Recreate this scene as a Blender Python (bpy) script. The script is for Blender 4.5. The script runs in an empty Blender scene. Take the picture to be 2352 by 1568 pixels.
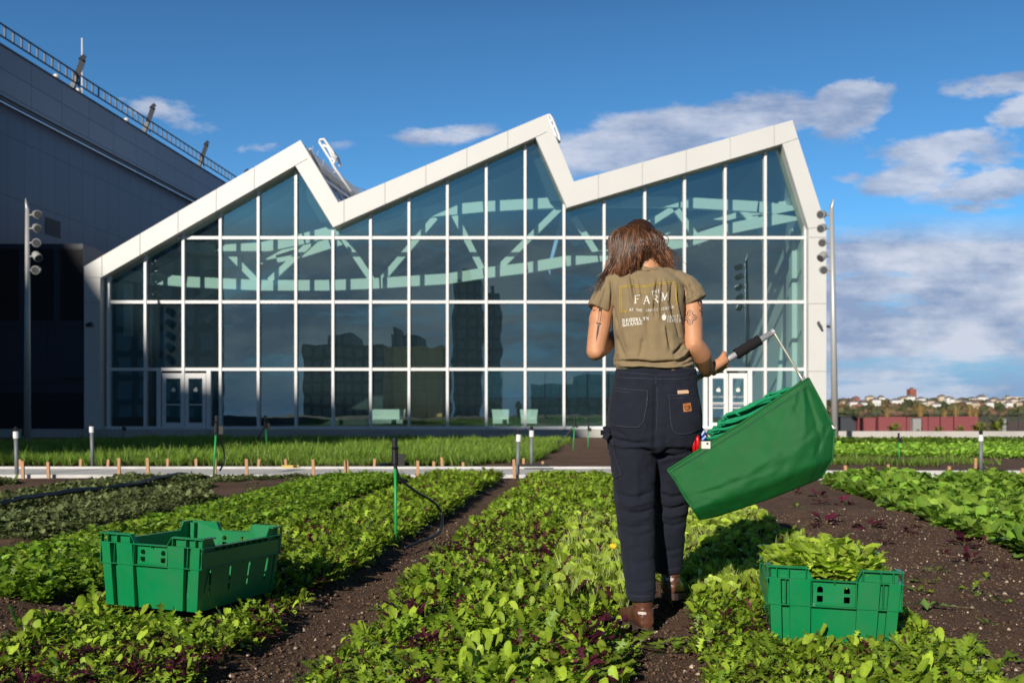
import bpy, bmesh, math, random
import numpy as np
from mathutils import Vector, Matrix, noise
from mathutils.bvhtree import BVHTree
from mathutils.geometry import tessellate_polygon, delaunay_2d_cdt

random.seed(7)
RNG = np.random.default_rng(11)
scene = bpy.context.scene
COL = scene.collection
F, H, CX, HY = 2287.0, 0.88, 1176.0, 940.0     # focal length in photo units, eye height, principal column, horizon row


def P(x, y, D):
    """world point at depth D seen at photo position x, y"""
    return Vector(((x - CX) / F * D, D, H + (HY - y) / F * D))


def gz(Y):
    if Y < 14.5:
        return 0.0
    return -0.28 * min(1.0, (Y - 14.5) / 27.0)


# ------------------------------------------------------------------ materials
def new_mat(name):
    m = bpy.data.materials.new(name)
    m.use_nodes = True
    nt = m.node_tree
    return m, nt, nt.nodes['Principled BSDF']


def N(nt, typ, **kw):
    n = nt.nodes.new(typ)
    for k, v in kw.items():
        if k in n.inputs:
            n.inputs[k].default_value = v
        else:
            setattr(n, k, v)
    return n


def rgba(c):
    return (c[0], c[1], c[2], 1.0)


def mat(name, color, rough=0.6, metal=0.0, var=0.12, nscale=8.0, bump=0.0, bscale=60.0, spec=0.5, dirt=0.0):
    m, nt, b = new_mat(name)
    L = nt.links.new
    tc = N(nt, 'ShaderNodeTexCoord')
    nz = N(nt, 'ShaderNodeTexNoise', Scale=nscale, Detail=6.0, Roughness=0.6)
    L(tc.outputs['Object'], nz.inputs['Vector'])
    mx = N(nt, 'ShaderNodeMix', data_type='RGBA')
    mx.inputs['A'].default_value = rgba([c * (1 - var) for c in color])
    mx.inputs['B'].default_value = rgba([min(1, c * (1 + var)) for c in color])
    L(nz.outputs['Fac'], mx.inputs['Factor'])
    out = mx.outputs['Result']
    if dirt > 0:
        n2 = N(nt, 'ShaderNodeTexNoise', Scale=nscale * 0.35, Detail=8.0, Roughness=0.7)
        L(tc.outputs['Object'], n2.inputs['Vector'])
        rp = N(nt, 'ShaderNodeValToRGB')
        rp.color_ramp.elements[0].position = 0.45
        rp.color_ramp.elements[1].position = 0.75
        rp.color_ramp.elements[1].color = (dirt, dirt, dirt, 1)
        L(n2.outputs['Fac'], rp.inputs['Fac'])
        m2 = N(nt, 'ShaderNodeMix', data_type='RGBA')
        L(rp.outputs['Color'], m2.inputs['Factor'])
        L(out, m2.inputs['A'])
        m2.inputs['B'].default_value = (0.12, 0.10, 0.08, 1)
        out = m2.outputs['Result']
    L(out, b.inputs['Base Color'])
    b.inputs['Roughness'].default_value = rough
    b.inputs['Metallic'].default_value = metal
    b.inputs['Specular IOR Level'].default_value = spec
    if bump > 0:
        nb = N(nt, 'ShaderNodeTexNoise', Scale=bscale, Detail=4.0)
        L(tc.outputs['Object'], nb.inputs['Vector'])
        bp = N(nt, 'ShaderNodeBump', Strength=bump, Distance=0.01)
        L(nb.outputs['Fac'], bp.inputs['Height'])
        L(bp.outputs['Normal'], b.inputs['Normal'])
    return m


def leaf_mat(name, trans=0.3, rough=0.45, spec=0.35):
    m, nt, b = new_mat(name)
    L = nt.links.new
    at = N(nt, 'ShaderNodeAttribute', attribute_name='Col')
    tc = N(nt, 'ShaderNodeTexCoord')
    nz = N(nt, 'ShaderNodeTexNoise', Scale=45.0, Detail=3.0)
    L(tc.outputs['Object'], nz.inputs['Vector'])
    mr = N(nt, 'ShaderNodeMapRange')
    mr.inputs['To Min'].default_value = 0.7
    mr.inputs['To Max'].default_value = 1.3
    L(nz.outputs['Fac'], mr.inputs['Value'])
    ml = N(nt, 'ShaderNodeVectorMath', operation='SCALE')
    L(at.outputs['Color'], ml.inputs[0])
    L(mr.outputs['Result'], ml.inputs['Scale'])
    L(ml.outputs['Vector'], b.inputs['Base Color'])
    b.inputs['Roughness'].default_value = rough
    b.inputs['Specular IOR Level'].default_value = spec
    bp = N(nt, 'ShaderNodeBump', Strength=0.35, Distance=0.004)
    nb = N(nt, 'ShaderNodeTexNoise', Scale=130.0, Detail=2.0)
    L(tc.outputs['Object'], nb.inputs['Vector'])
    L(nb.outputs['Fac'], bp.inputs['Height'])
    L(bp.outputs['Normal'], b.inputs['Normal'])
    tr = N(nt, 'ShaderNodeBsdfTranslucent')
    hs = N(nt, 'ShaderNodeVectorMath', operation='MULTIPLY')
    hs.inputs[1].default_value = (1.25, 1.35, 0.7)
    L(ml.outputs['Vector'], hs.inputs[0])
    L(hs.outputs['Vector'], tr.inputs['Color'])
    mx = N(nt, 'ShaderNodeMixShader')
    mx.inputs[0].default_value = trans
    L(b.outputs[0], mx.inputs[1])
    L(tr.outputs[0], mx.inputs[2])
    L(mx.outputs[0], nt.nodes['Material Output'].inputs['Surface'])
    return m


def soil_mat():
    m, nt, b = new_mat('soil')
    L = nt.links.new
    tc = N(nt, 'ShaderNodeTexCoord')
    n1 = N(nt, 'ShaderNodeTexNoise', Scale=1.3, Detail=8.0, Roughness=0.7)
    L(tc.outputs['Object'], n1.inputs['Vector'])
    n2 = N(nt, 'ShaderNodeTexNoise', Scale=110.0, Detail=6.0, Roughness=0.85)
    L(tc.outputs['Object'], n2.inputs['Vector'])
    r1 = N(nt, 'ShaderNodeValToRGB')
    r1.color_ramp.elements[0].position = 0.3
    r1.color_ramp.elements[0].color = (0.040, 0.023, 0.015, 1)
    r1.color_ramp.elements[1].position = 0.75
    r1.color_ramp.elements[1].color = (0.40, 0.245, 0.165, 1)
    mxn = N(nt, 'ShaderNodeMix')
    mxn.inputs['Factor'].default_value = 0.6
    L(n1.outputs['Fac'], mxn.inputs['A'])
    n3 = N(nt, 'ShaderNodeMapRange')
    n3.inputs['From Min'].default_value = 0.3
    n3.inputs['From Max'].default_value = 0.7
    L(n2.outputs['Fac'], n3.inputs['Value'])
    L(n3.outputs['Result'], mxn.inputs['B'])
    L(mxn.outputs['Result'], r1.inputs['Fac'])
    # pale grit in the planting mix
    v = N(nt, 'ShaderNodeTexVoronoi', Scale=75.0)
    L(tc.outputs['Object'], v.inputs['Vector'])
    lt = N(nt, 'ShaderNodeMath', operation='LESS_THAN')
    lt.inputs[1].default_value = 0.24
    L(v.outputs['Distance'], lt.inputs[0])
    sp = N(nt, 'ShaderNodeSeparateColor')
    L(v.outputs['Color'], sp.inputs['Color'])
    gt = N(nt, 'ShaderNodeMath', operation='GREATER_THAN')
    gt.inputs[1].default_value = 0.72
    L(sp.outputs['Red'], gt.inputs[0])
    an = N(nt, 'ShaderNodeMath', operation='MULTIPLY')
    L(lt.outputs[0], an.inputs[0])
    L(gt.outputs[0], an.inputs[1])
    mx = N(nt, 'ShaderNodeMix', data_type='RGBA')
    L(an.outputs[0], mx.inputs['Factor'])
    L(r1.outputs['Color'], mx.inputs['A'])
    mx.inputs['B'].default_value = (0.50, 0.43, 0.39, 1)
    L(mx.outputs['Result'], b.inputs['Base Color'])
    b.inputs['Roughness'].default_value = 0.95
    b.inputs['Specular IOR Level'].default_value = 0.2
    bp = N(nt, 'ShaderNodeBump', Strength=1.0, Distance=0.035)
    L(n2.outputs['Fac'], bp.inputs['Height'])
    L(bp.outputs['Normal'], b.inputs['Normal'])
    return m


def glass_mat(name, tint, refl, wavy=0.0, grough=0.0, dust=0.045):
    m, nt, b = new_mat(name)
    L = nt.links.new
    nt.nodes.remove(b)
    tr = N(nt, 'ShaderNodeBsdfTransparent')
    tr.inputs['Color'].default_value = rgba(tint)
    gl = N(nt, 'ShaderNodeBsdfGlossy')
    gl.inputs['Roughness'].default_value = grough
    gl.inputs['Color'].default_value = (0.68, 0.95, 0.98, 1)
    fr = N(nt, 'ShaderNodeFresnel')
    fr.inputs['IOR'].default_value = 1.5
    ad = N(nt, 'ShaderNodeMath', operation='ADD', use_clamp=True)
    ad.inputs[1].default_value = refl
    L(fr.outputs[0], ad.inputs[0])
    if wavy:
        tc = N(nt, 'ShaderNodeTexCoord')
        nz = N(nt, 'ShaderNodeTexNoise', Scale=0.55, Detail=2.0)
        L(tc.outputs['Object'], nz.inputs['Vector'])
        bp = N(nt, 'ShaderNodeBump', Strength=wavy, Distance=0.04)
        L(nz.outputs['Fac'], bp.inputs['Height'])
        L(bp.outputs['Normal'], gl.inputs['Normal'])
    df = N(nt, 'ShaderNodeBsdfDiffuse')
    df.inputs['Color'].default_value = (0.26, 0.46, 0.52, 1)
    m0 = N(nt, 'ShaderNodeMixShader')
    m0.inputs[0].default_value = dust
    L(tr.outputs[0], m0.inputs[1])
    L(df.outputs[0], m0.inputs[2])
    mx = N(nt, 'ShaderNodeMixShader')
    L(ad.outputs[0], mx.inputs[0])
    L(m0.outputs[0], mx.inputs[1])
    L(gl.outputs[0], mx.inputs[2])
    L(mx.outputs[0], nt.nodes['Material Output'].inputs['Surface'])
    return m


def panel_mat(name, color, pw, ph, offset=0.0, gap=0.02, axis='YZ', seam=0.35, rough=0.45, var=0.06):
    """metal wall cladding: rectangular panels with dark joints"""
    m, nt, b = new_mat(name)
    L = nt.links.new
    tc = N(nt, 'ShaderNodeTexCoord')
    sx = N(nt, 'ShaderNodeSeparateXYZ')
    L(tc.outputs['Object'], sx.inputs[0])
    cb = N(nt, 'ShaderNodeCombineXYZ')
    L(sx.outputs[axis[0]], cb.inputs['X'])
    L(sx.outputs[axis[1]], cb.inputs['Y'])
    br = N(nt, 'ShaderNodeTexBrick')
    br.offset = offset
    br.squash = 1.0
    br.inputs['Scale'].default_value = 1.0
    br.inputs['Brick Width'].default_value = pw
    br.inputs['Row Height'].default_value = ph
    br.inputs['Mortar Size'].default_value = gap
    br.inputs['Mortar Smooth'].default_value = 0.1
    br.inputs['Color1'].default_value = rgba([c * (1 - var) for c in color])
    br.inputs['Color2'].default_value = rgba([c * (1 + var) for c in color])
    br.inputs['Mortar'].default_value = rgba([c * seam for c in color])
    L(cb.outputs[0], br.inputs['Vector'])
    L(br.outputs['Color'], b.inputs['Base Color'])
    b.inputs['Roughness'].default_value = rough
    b.inputs['Specular IOR Level'].default_value = 0.4
    return m


def weave_mat(name, color, rough, var, nscale, wscale, strength, sheen=0.1):
    m = mat(name, color, rough=rough, var=var, nscale=nscale, spec=0.2)
    nt = m.node_tree
    b = nt.nodes['Principled BSDF']
    L = nt.links.new
    b.inputs['Sheen Weight'].default_value = sheen
    tc = N(nt, 'ShaderNodeTexCoord')
    n1 = N(nt, 'ShaderNodeTexNoise', Scale=wscale, Detail=3.0)
    mp = N(nt, 'ShaderNodeMapping')
    mp.inputs['Scale'].default_value = (1, 1, 2.5)
    L(tc.outputs['Object'], mp.inputs['Vector'])
    L(mp.outputs[0], n1.inputs['Vector'])
    n2 = N(nt, 'ShaderNodeTexNoise', Scale=22.0, Detail=5.0, Roughness=0.6)
    L(tc.outputs['Object'], n2.inputs['Vector'])
    ad = N(nt, 'ShaderNodeMath', operation='MULTIPLY_ADD')
    ad.inputs[1].default_value = 4.0
    L(n2.outputs['Fac'], ad.inputs[0])
    L(n1.outputs['Fac'], ad.inputs[2])
    bp = N(nt, 'ShaderNodeBump', Strength=strength, Distance=0.002)
    L(ad.outputs[0], bp.inputs['Height'])
    L(bp.outputs['Normal'], b.inputs['Normal'])
    return m


M = {}
M['soil'] = soil_mat()
M['leaf'] = leaf_mat('leaf')
M['leaf_matte'] = leaf_mat('leaf matte', trans=0.2, rough=0.7, spec=0.2)
M['white_panel'] = mat('white cladding', (0.64, 0.635, 0.62), rough=0.4, var=0.07, nscale=0.5, bump=0.05, bscale=2.0)
M['white_metal'] = mat('white metal', (0.78, 0.78, 0.78), rough=0.35, var=0.02)
M['joint'] = mat('joint', (0.28, 0.28, 0.28), rough=0.8)
M['dark_trim'] = mat('dark trim', (0.05, 0.055, 0.065), rough=0.5)
M['glass'] = glass_mat('green tinted glass', (0.69, 0.89, 0.83), 0.22, wavy=0.08)
M['glass_far'] = glass_mat('rear glass', (0.62, 0.78, 0.76), 0.04)
M['steel_white'] = mat('white painted steel', (0.78, 0.80, 0.78), rough=0.5, var=0.04, nscale=1.0)
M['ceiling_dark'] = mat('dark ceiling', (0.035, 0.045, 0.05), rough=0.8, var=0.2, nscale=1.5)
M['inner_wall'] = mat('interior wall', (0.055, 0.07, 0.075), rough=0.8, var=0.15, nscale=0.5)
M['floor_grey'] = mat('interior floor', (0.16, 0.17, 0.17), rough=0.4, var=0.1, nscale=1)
M['concrete'] = mat('concrete', (0.50, 0.48, 0.45), rough=0.85, var=0.1, nscale=2.0, bump=0.2, bscale=30, dirt=0.3)
M['white_board'] = mat('painted edging board', (0.62, 0.61, 0.60), rough=0.6, var=0.08, nscale=3.0, dirt=0.5)
M['paving'] = mat('pale paving', (0.40, 0.385, 0.37), rough=0.9, var=0.15, nscale=5.0, bump=0.3, dirt=0.4)
M['navy_wall'] = panel_mat('blue grey cladding', (0.066, 0.088, 0.140), 1.275, 2.62, gap=0.022, seam=0.45, rough=0.42)
M['navy_fascia'] = panel_mat('grey fascia cladding', (0.165, 0.185, 0.235), 2.56, 0.98, gap=0.028, seam=0.5, offset=0.0, rough=0.4)
M['block_wall'] = panel_mat('dark block cladding', (0.036, 0.044, 0.064), 2.6, 2.3, axis='XZ', gap=0.03, seam=0.6)
M['louver'] = mat('louver black', (0.010, 0.010, 0.013), rough=0.6)
M['galv'] = mat('galvanised steel', (0.48, 0.48, 0.48), rough=0.45, metal=0.30, var=0.06, nscale=6)
M['alu'] = mat('aluminium', (0.72, 0.72, 0.73), rough=0.30, metal=0.55, var=0.05)
M['lamp_grey'] = mat('lamp housing', (0.45, 0.45, 0.44), rough=0.35, metal=0.25)
M['lens'] = mat('lamp lens', (0.10, 0.10, 0.11), rough=0.1)
M['black_rubber'] = mat('black rubber', (0.012, 0.012, 0.013), rough=0.45, var=0.2)
M['foam'] = mat('black foam', (0.018, 0.017, 0.018), rough=0.95, bump=0.4, bscale=400, spec=0.2)
M['green_rod'] = mat('green coated rod', (0.02, 0.32, 0.07), rough=0.4)
M['pvc_grey'] = mat('grey pipe', (0.17, 0.18, 0.19), rough=0.5, var=0.15)
M['pvc_white'] = mat('white cap', (0.8, 0.8, 0.78), rough=0.4)
M['stake'] = mat('orange tan wood', (0.50, 0.275, 0.14), rough=0.8, var=0.2, nscale=20, bump=0.2)
M['crate'] = mat('green plastic', (0.0, 0.20, 0.062), rough=0.32, var=0.13, nscale=11, bump=0.05, bscale=120, dirt=0.22)
M['vinyl'] = mat('green vinyl cloth', (0.005, 0.130, 0.027), rough=0.42, var=0.18, nscale=9, bump=0.45, bscale=500, spec=0.45, dirt=.10)
M['cord'] = mat('green braided cord', (0.002, 0.30, 0.12), rough=0.6, var=0.25, nscale=60, bump=0.6, bscale=240)
M['maroon'] = mat('maroon planter', (0.24, 0.062, 0.066), rough=0.6, var=0.1, nscale=1.5)
M['grey_box'] = mat('grey cabinet', (0.30, 0.31, 0.30), rough=0.5)
M['skin'] = mat('skin', (0.60, 0.285, 0.15), rough=0.48, var=0.17, nscale=14, bump=0.2, bscale=220, spec=0.4)
_b = M['skin'].node_tree.nodes['Principled BSDF']
_b.inputs['Subsurface Weight'].default_value = 0.12
_b.inputs['Subsurface Radius'].default_value = (0.6, 0.25, 0.12)
_b.inputs['Subsurface Scale'].default_value = 0.012
M['ink'] = mat('tattoo ink', (0.045, 0.035, 0.04), rough=0.6)
M['shirt'] = weave_mat('olive cotton jersey', (0.265, 0.198, 0.112), 0.9, 0.09, 14, 900, 0.45)
M['print_white'] = mat('white print', (0.80, 0.78, 0.72), rough=0.8)
M['print_yellow'] = mat('yellow print', (0.52, 0.36, 0.02), rough=0.8)
M['denim'] = weave_mat('navy canvas', (0.0140, 0.0165, 0.029), 0.85, 0.30, 10, 700, 0.8, sheen=0.04)
M['thread'] = mat('pale blue thread', (0.040, 0.047, 0.074), rough=0.8)
M['patch'] = mat('leather patch', (0.42, 0.15, 0.045), rough=0.6, var=0.15, nscale=60)
M['patch_mark'] = mat('patch mark', (0.10, 0.04, 0.015), rough=0.7)
M['boot'] = mat('brown leather', (0.115, 0.043, 0.025), rough=0.36, var=0.35, nscale=18, bump=0.15, bscale=80, dirt=0.35)
M['sole'] = mat('boot sole', (0.06, 0.036, 0.026), rough=0.8, var=0.2)
M['tag'] = mat('pale tag', (0.55, 0.50, 0.46), rough=0.4)
M['tan_case'] = mat('tan case', (0.62, 0.40, 0.25), rough=0.5)
M['red'] = mat('red plastic', (0.55, 0.01, 0.015), rough=0.3)
M['blue'] = mat('blue plastic', (0.01, 0.09, 0.42), rough=0.35)
M['white_plastic'] = mat('white plastic', (0.78, 0.77, 0.72), rough=0.4)
M['brick'] = mat('brick far', (0.33, 0.10, 0.065), rough=0.9, var=0.2, nscale=0.1)
M['roof_far'] = mat('far roof', (0.16, 0.14, 0.14), rough=0.9)
M['house_a'] = mat('pale house', (0.70, 0.68, 0.64), rough=0.8)
M['house_b'] = mat('cream house', (0.60, 0.48, 0.36), rough=0.8)
M['house_c'] = mat('red house', (0.32, 0.12, 0.10), rough=0.8)
M['pane_far'] = mat('far window', (0.05, 0.06, 0.08), rough=0.3)
M['water'] = mat('river water', (0.05, 0.08, 0.10), rough=0.15, var=0.1, nscale=0.02)
M['tower_dark'] = panel_mat('city tower', (0.26, 0.30, 0.32), 3.0, 3.6, axis='XZ', gap=0.5, seam=0.4)
M['tower_tan'] = panel_mat('city tower tan', (0.85, 0.52, 0.26), 3.0, 3.6, axis='XZ', gap=0.12, seam=0.5)
M['lilac'] = mat('eye', (0.7, 0.7, 0.7), rough=0.2)
M['flower'] = mat('yellow petals', (0.8, 0.55, 0.02), rough=0.6)


def hair_material():
    m, nt, b = new_mat('dark brown hair')
    L = nt.links.new
    at = N(nt, 'ShaderNodeAttribute', attribute_name='Col')
    L(at.outputs['Color'], b.inputs['Base Color'])
    b.inputs['Roughness'].default_value = 0.38
    b.inputs['Specular IOR Level'].default_value = 0.45
    return m


M['hair'] = hair_material()


# ------------------------------------------------------------------ mesh helpers
ORG = {}


class MB:
    def __init__(s):
        s.v = []
        s.f = []

    def add(s, verts, faces):
        o = len(s.v)
        s.v += [tuple(v) for v in verts]
        s.f += [tuple(i + o for i in f) for f in faces]
        return s

    def box(s, x0, x1, y0, y1, z0, z1, T=None):
        c = [(x0, y0, z0), (x1, y0, z0), (x1, y1, z0), (x0, y1, z0), (x0, y0, z1), (x1, y0, z1), (x1, y1, z1), (x0, y1, z1)]
        if T is not None:
            c = [T @ Vector(p) for p in c]
        return s.add(c, [(0, 3, 2, 1), (4, 5, 6, 7), (0, 1, 5, 4), (1, 2, 6, 5), (2, 3, 7, 6), (3, 0, 4, 7)])

    def beam(s, a, b, w, h, up=(0, 0, 1)):
        a, b = Vector(a), Vector(b)
        d = (b - a).normalized()
        u = Vector(up)
        sx = d.cross(u)
        if sx.length < 1e-4:
            sx = d.cross(Vector((1, 0, 0)))
        sx.normalize()
        sz = sx.cross(d).normalized()
        c = []
        for q in (a, b):
            for i, j in ((-1, -1), (1, -1), (1, 1), (-1, 1)):
                c.append(q + sx * i * w / 2 + sz * j * h / 2)
        return s.add(c, [(0, 1, 2, 3), (7, 6, 5, 4), (0, 4, 5, 1), (1, 5, 6, 2), (2, 6, 7, 3), (3, 7, 4, 0)])

    def tube(s, pts, r, seg=10, cap=True):
        pts = [Vector(p) for p in pts]
        n = len(pts)
        if not hasattr(r, '__len__'):
            r = [r] * n
        t0 = (pts[1] - pts[0]).normalized()
        ref = Vector((0, 0, 1)) if abs(t0.z) < 0.9 else Vector((1, 0, 0))
        u = t0.cross(ref).normalized()
        vs = []
        for i, p in enumerate(pts):
            t = (pts[min(i + 1, n - 1)] - pts[max(i - 1, 0)]).normalized()
            u = (u - t * u.dot(t)).normalized()
            w = t.cross(u)
            for k in range(seg):
                a = 2 * math.pi * k / seg
                vs.append(p + (u * math.cos(a) + w * math.sin(a)) * r[i])
        fs = []
        for i in range(n - 1):
            for k in range(seg):
                k2 = (k + 1) % seg
                fs.append((i * seg + k, i * seg + k2, (i + 1) * seg + k2, (i + 1) * seg + k))
        if cap:
            fs.append(tuple(range(seg))[::-1])
            fs.append(tuple((n - 1) * seg + k for k in range(seg)))
        return s.add(vs, fs)

    def rings(s, rings, seg=36, power=2.0):
        """closed loft of horizontal superellipse rings (cx, cy, cz, rx, ry)"""
        vs, fs = [], []
        for (cx, cy, cz, rx, ry) in rings:
            for k in range(seg):
                a = 2 * math.pi * k / seg
                c, q = math.cos(a), math.sin(a)
                e = 2.0 / power
                vs.append((cx + rx * math.copysign(abs(c) ** e, c), cy + ry * math.copysign(abs(q) ** e, q), cz))
        n = len(rings)
        for i in range(n - 1):
            for k in range(seg):
                k2 = (k + 1) % seg
                fs.append((i * seg + k, i * seg + k2, (i + 1) * seg + k2, (i + 1) * seg + k))
        fs.append(tuple(range(seg))[::-1])
        fs.append(tuple((n - 1) * seg + k for k in range(seg)))
        return s.add(vs, fs)

    def ball(s, c, rx, ry=None, rz=None, T=None, nu=16, nv=10):
        ry = rx if ry is None else ry
        rz = rx if rz is None else rz
        vs, fs = [], []
        c = Vector(c)
        for i in range(1, nv):
            th = math.pi * i / nv
            for k in range(nu):
                a = 2 * math.pi * k / nu
                p = Vector((rx * math.sin(th) * math.cos(a), ry * math.sin(th) * math.sin(a), rz * math.cos(th)))
                vs.append(c + (T @ p if T else p))
        vs.append(c + (T @ Vector((0, 0, rz)) if T else Vector((0, 0, rz))))
        vs.append(c + (T @ Vector((0, 0, -rz)) if T else Vector((0, 0, -rz))))
        for i in range(nv - 2):
            for k in range(nu):
                k2 = (k + 1) % nu
                fs.append((i * nu + k, (i + 1) * nu + k, (i + 1) * nu + k2, i * nu + k2))
        t, b = len(vs) - 2, len(vs) - 1
        for k in range(nu):
            k2 = (k + 1) % nu
            fs.append((t, k, k2))
            fs.append((b, (nv - 2) * nu + k2, (nv - 2) * nu + k))
        return s.add(vs, fs)

    def prism(s, poly, y0, y1):
        """poly in (x, z), extruded from y0 to y1 (simple polygon, any order)"""
        n = len(poly)
        area = sum(poly[i][0] * poly[(i + 1) % n][1] - poly[(i + 1) % n][0] * poly[i][1] for i in range(n))
        if area < 0:
            poly = poly[::-1]
        vs = [(p[0], y0, p[1]) for p in poly] + [(p[0], y1, p[1]) for p in poly]
        tris = tessellate_polygon([[Vector((p[0], p[1], 0)) for p in poly]])
        fs = []
        for t in tris:
            a, b, c = [Vector((poly[i][0], poly[i][1])) for i in t]
            if (b - a).x * (c - a).y - (b - a).y * (c - a).x < 0:
                t = (t[0], t[2], t[1])
            fs.append(tuple(t))
            fs.append(tuple(i + n for i in (t[0], t[2], t[1])))
        for i in range(n):
            j = (i + 1) % n
            fs.append((i, i + n, j + n, j))
        return s.add(vs, fs)

    def build(s, name, material, parent=None, org=None, smooth=False, colors=None):
        if parent is not None:
            org = ORG[parent.name]
        elif org is None:
            a = np.array(s.v)
            mn, mxx = a.min(0), a.max(0)
            org = Vector(((mn[0] + mxx[0]) / 2, (mn[1] + mxx[1]) / 2, mn[2]))
        org = Vector(org)
        me = bpy.data.meshes.new(name)
        me.from_pydata([(v[0] - org.x, v[1] - org.y, v[2] - org.z) for v in s.v], [], s.f)
        me.materials.append(material)
        if smooth:
            me.polygons.foreach_set('use_smooth', [True] * len(me.polygons))
        o = bpy.data.objects.new(name, me)
        COL.objects.link(o)
        if parent is None:
            o.location = org
            ORG[o.name] = org
        else:
            o.parent = parent
            ORG[o.name] = org
        return o


def tag(o, label=None, cat=None, group=None, kind=None):
    if label:
        o['label'] = label
    if cat:
        o['category'] = cat
    if group:
        o['group'] = group
    if kind:
        o['kind'] = kind
    return o


def empty(name, loc, label=None, cat=None, group=None, rot=None):
    o = bpy.data.objects.new(name, None)
    COL.objects.link(o)
    o.location = loc
    o.empty_display_size = 0.1
    if rot:
        o.rotation_euler = rot
        ORG[o.name] = Vector((0, 0, 0))
    else:
        ORG[o.name] = Vector(loc)
    return tag(o, label, cat, group)


def copy_tree(o, parent=None):
    c = o.copy()
    COL.objects.link(c)
    c.parent = parent
    for ch in [q for q in bpy.data.objects if q.parent == o]:
        copy_tree(ch, c)
    return c


def np_mesh(name, V, Q, material, colors=None, smooth=True, parent=None):
    """fast mesh from numpy arrays; Q is (m,4) or (m,3)"""
    me = bpy.data.meshes.new(name)
    me.vertices.add(len(V))
    me.vertices.foreach_set('co', np.ascontiguousarray(V, dtype=np.float32).ravel())
    k = Q.shape[1]
    me.loops.add(Q.size)
    me.loops.foreach_set('vertex_index', np.ascontiguousarray(Q, dtype=np.int32).ravel())
    me.polygons.add(len(Q))
    me.polygons.foreach_set('loop_start', np.arange(0, Q.size, k, dtype=np.int32))
    me.polygons.foreach_set('loop_total', np.full(len(Q), k, dtype=np.int32))
    if smooth:
        me.polygons.foreach_set('use_smooth', np.ones(len(Q), dtype=bool))
    me.update(calc_edges=True)
    if colors is not None:
        at = me.color_attributes.new('Col', 'FLOAT_COLOR', 'POINT')
        c = np.ones((len(V), 4), dtype=np.float32)
        c[:, :3] = colors
        at.data.foreach_set('color', c.ravel())
    me.materials.append(material)
    o = bpy.data.objects.new(name, me)
    COL.objects.link(o)
    if parent is not None:
        o.parent = parent
        ORG[o.name] = ORG[parent.name]
    return o


def ground(name, V, Q, material):
    o = np_mesh(name, V, Q, material)
    o['kind'] = 'structure'
    return o


# ------------------------------------------------------------------ world, sun, camera
SUN_AZ = math.radians(24.0)     # light travels towards +x by this much from +y
SUN_EL = math.radians(23.5)
sun_pos = Vector((-math.sin(SUN_AZ) * math.cos(SUN_EL), -math.cos(SUN_AZ) * math.cos(SUN_EL), math.sin(SUN_EL)))

world = bpy.data.worlds.new('World')
scene.world = world
world.use_nodes = True
wt = world.node_tree
WL = wt.links.new
bg = wt.nodes['Background']


def wm(op, a, b=None, c=None, clamp=False):
    n = wt.nodes.new('ShaderNodeMath')
    n.operation = op
    n.use_clamp = clamp
    for i, q in enumerate((a, b, c)):
        if q is None:
            continue
        if isinstance(q, (int, float)):
            n.inputs[i].default_value = q
        else:
            WL(q, n.inputs[i])
    return n.outputs[0]


sky = wt.nodes.new('ShaderNodeTexSky')
sky.sky_type = 'NISHITA'
sky.sun_disc = False
sky.sun_elevation = SUN_EL
sky.sun_rotation = math.radians(180 + 24)
sky.air_density = 1.0
sky.dust_density = 0.4
sky.ozone_density = 3.0
tcw = wt.nodes.new('ShaderNodeTexCoord')
sep = wt.nodes.new('ShaderNodeSeparateXYZ')
WL(tcw.outputs['Generated'], sep.inputs[0])
ay = wm('MAXIMUM', wm('ABSOLUTE', sep.outputs['Y']), 0.12)
U = wm('DIVIDE', sep.outputs['X'], ay)
V_ = wm('DIVIDE', sep.outputs['Z'], ay)
comb = wt.nodes.new('ShaderNodeCombineXYZ')
WL(wm('MULTIPLY', U, 1.0), comb.inputs['X'])
WL(wm('MULTIPLY', V_, 2.3), comb.inputs['Y'])
WL(sep.outputs['Y'], comb.inputs['Z'])


def wnoise(scale, detail, rough, off):
    mp = wt.nodes.new('ShaderNodeMapping')
    mp.inputs['Location'].default_value = off
    WL(comb.outputs[0], mp.inputs['Vector'])
    n = wt.nodes.new('ShaderNodeTexNoise')
    n.inputs['Scale'].default_value = scale
    n.inputs['Detail'].default_value = detail
    n.inputs['Roughness'].default_value = rough
    WL(mp.outputs[0], n.inputs['Vector'])
    return n.outputs['Fac']


n_big = wnoise(5.5, 9, 0.60, (3.1, 1.7, 0))
n_fine = wnoise(17, 8, 0.62, (0.3, 4.2, 0))
n_shade = wnoise(9.0, 7, 0.6, (3.08, 1.60, 0))
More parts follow.
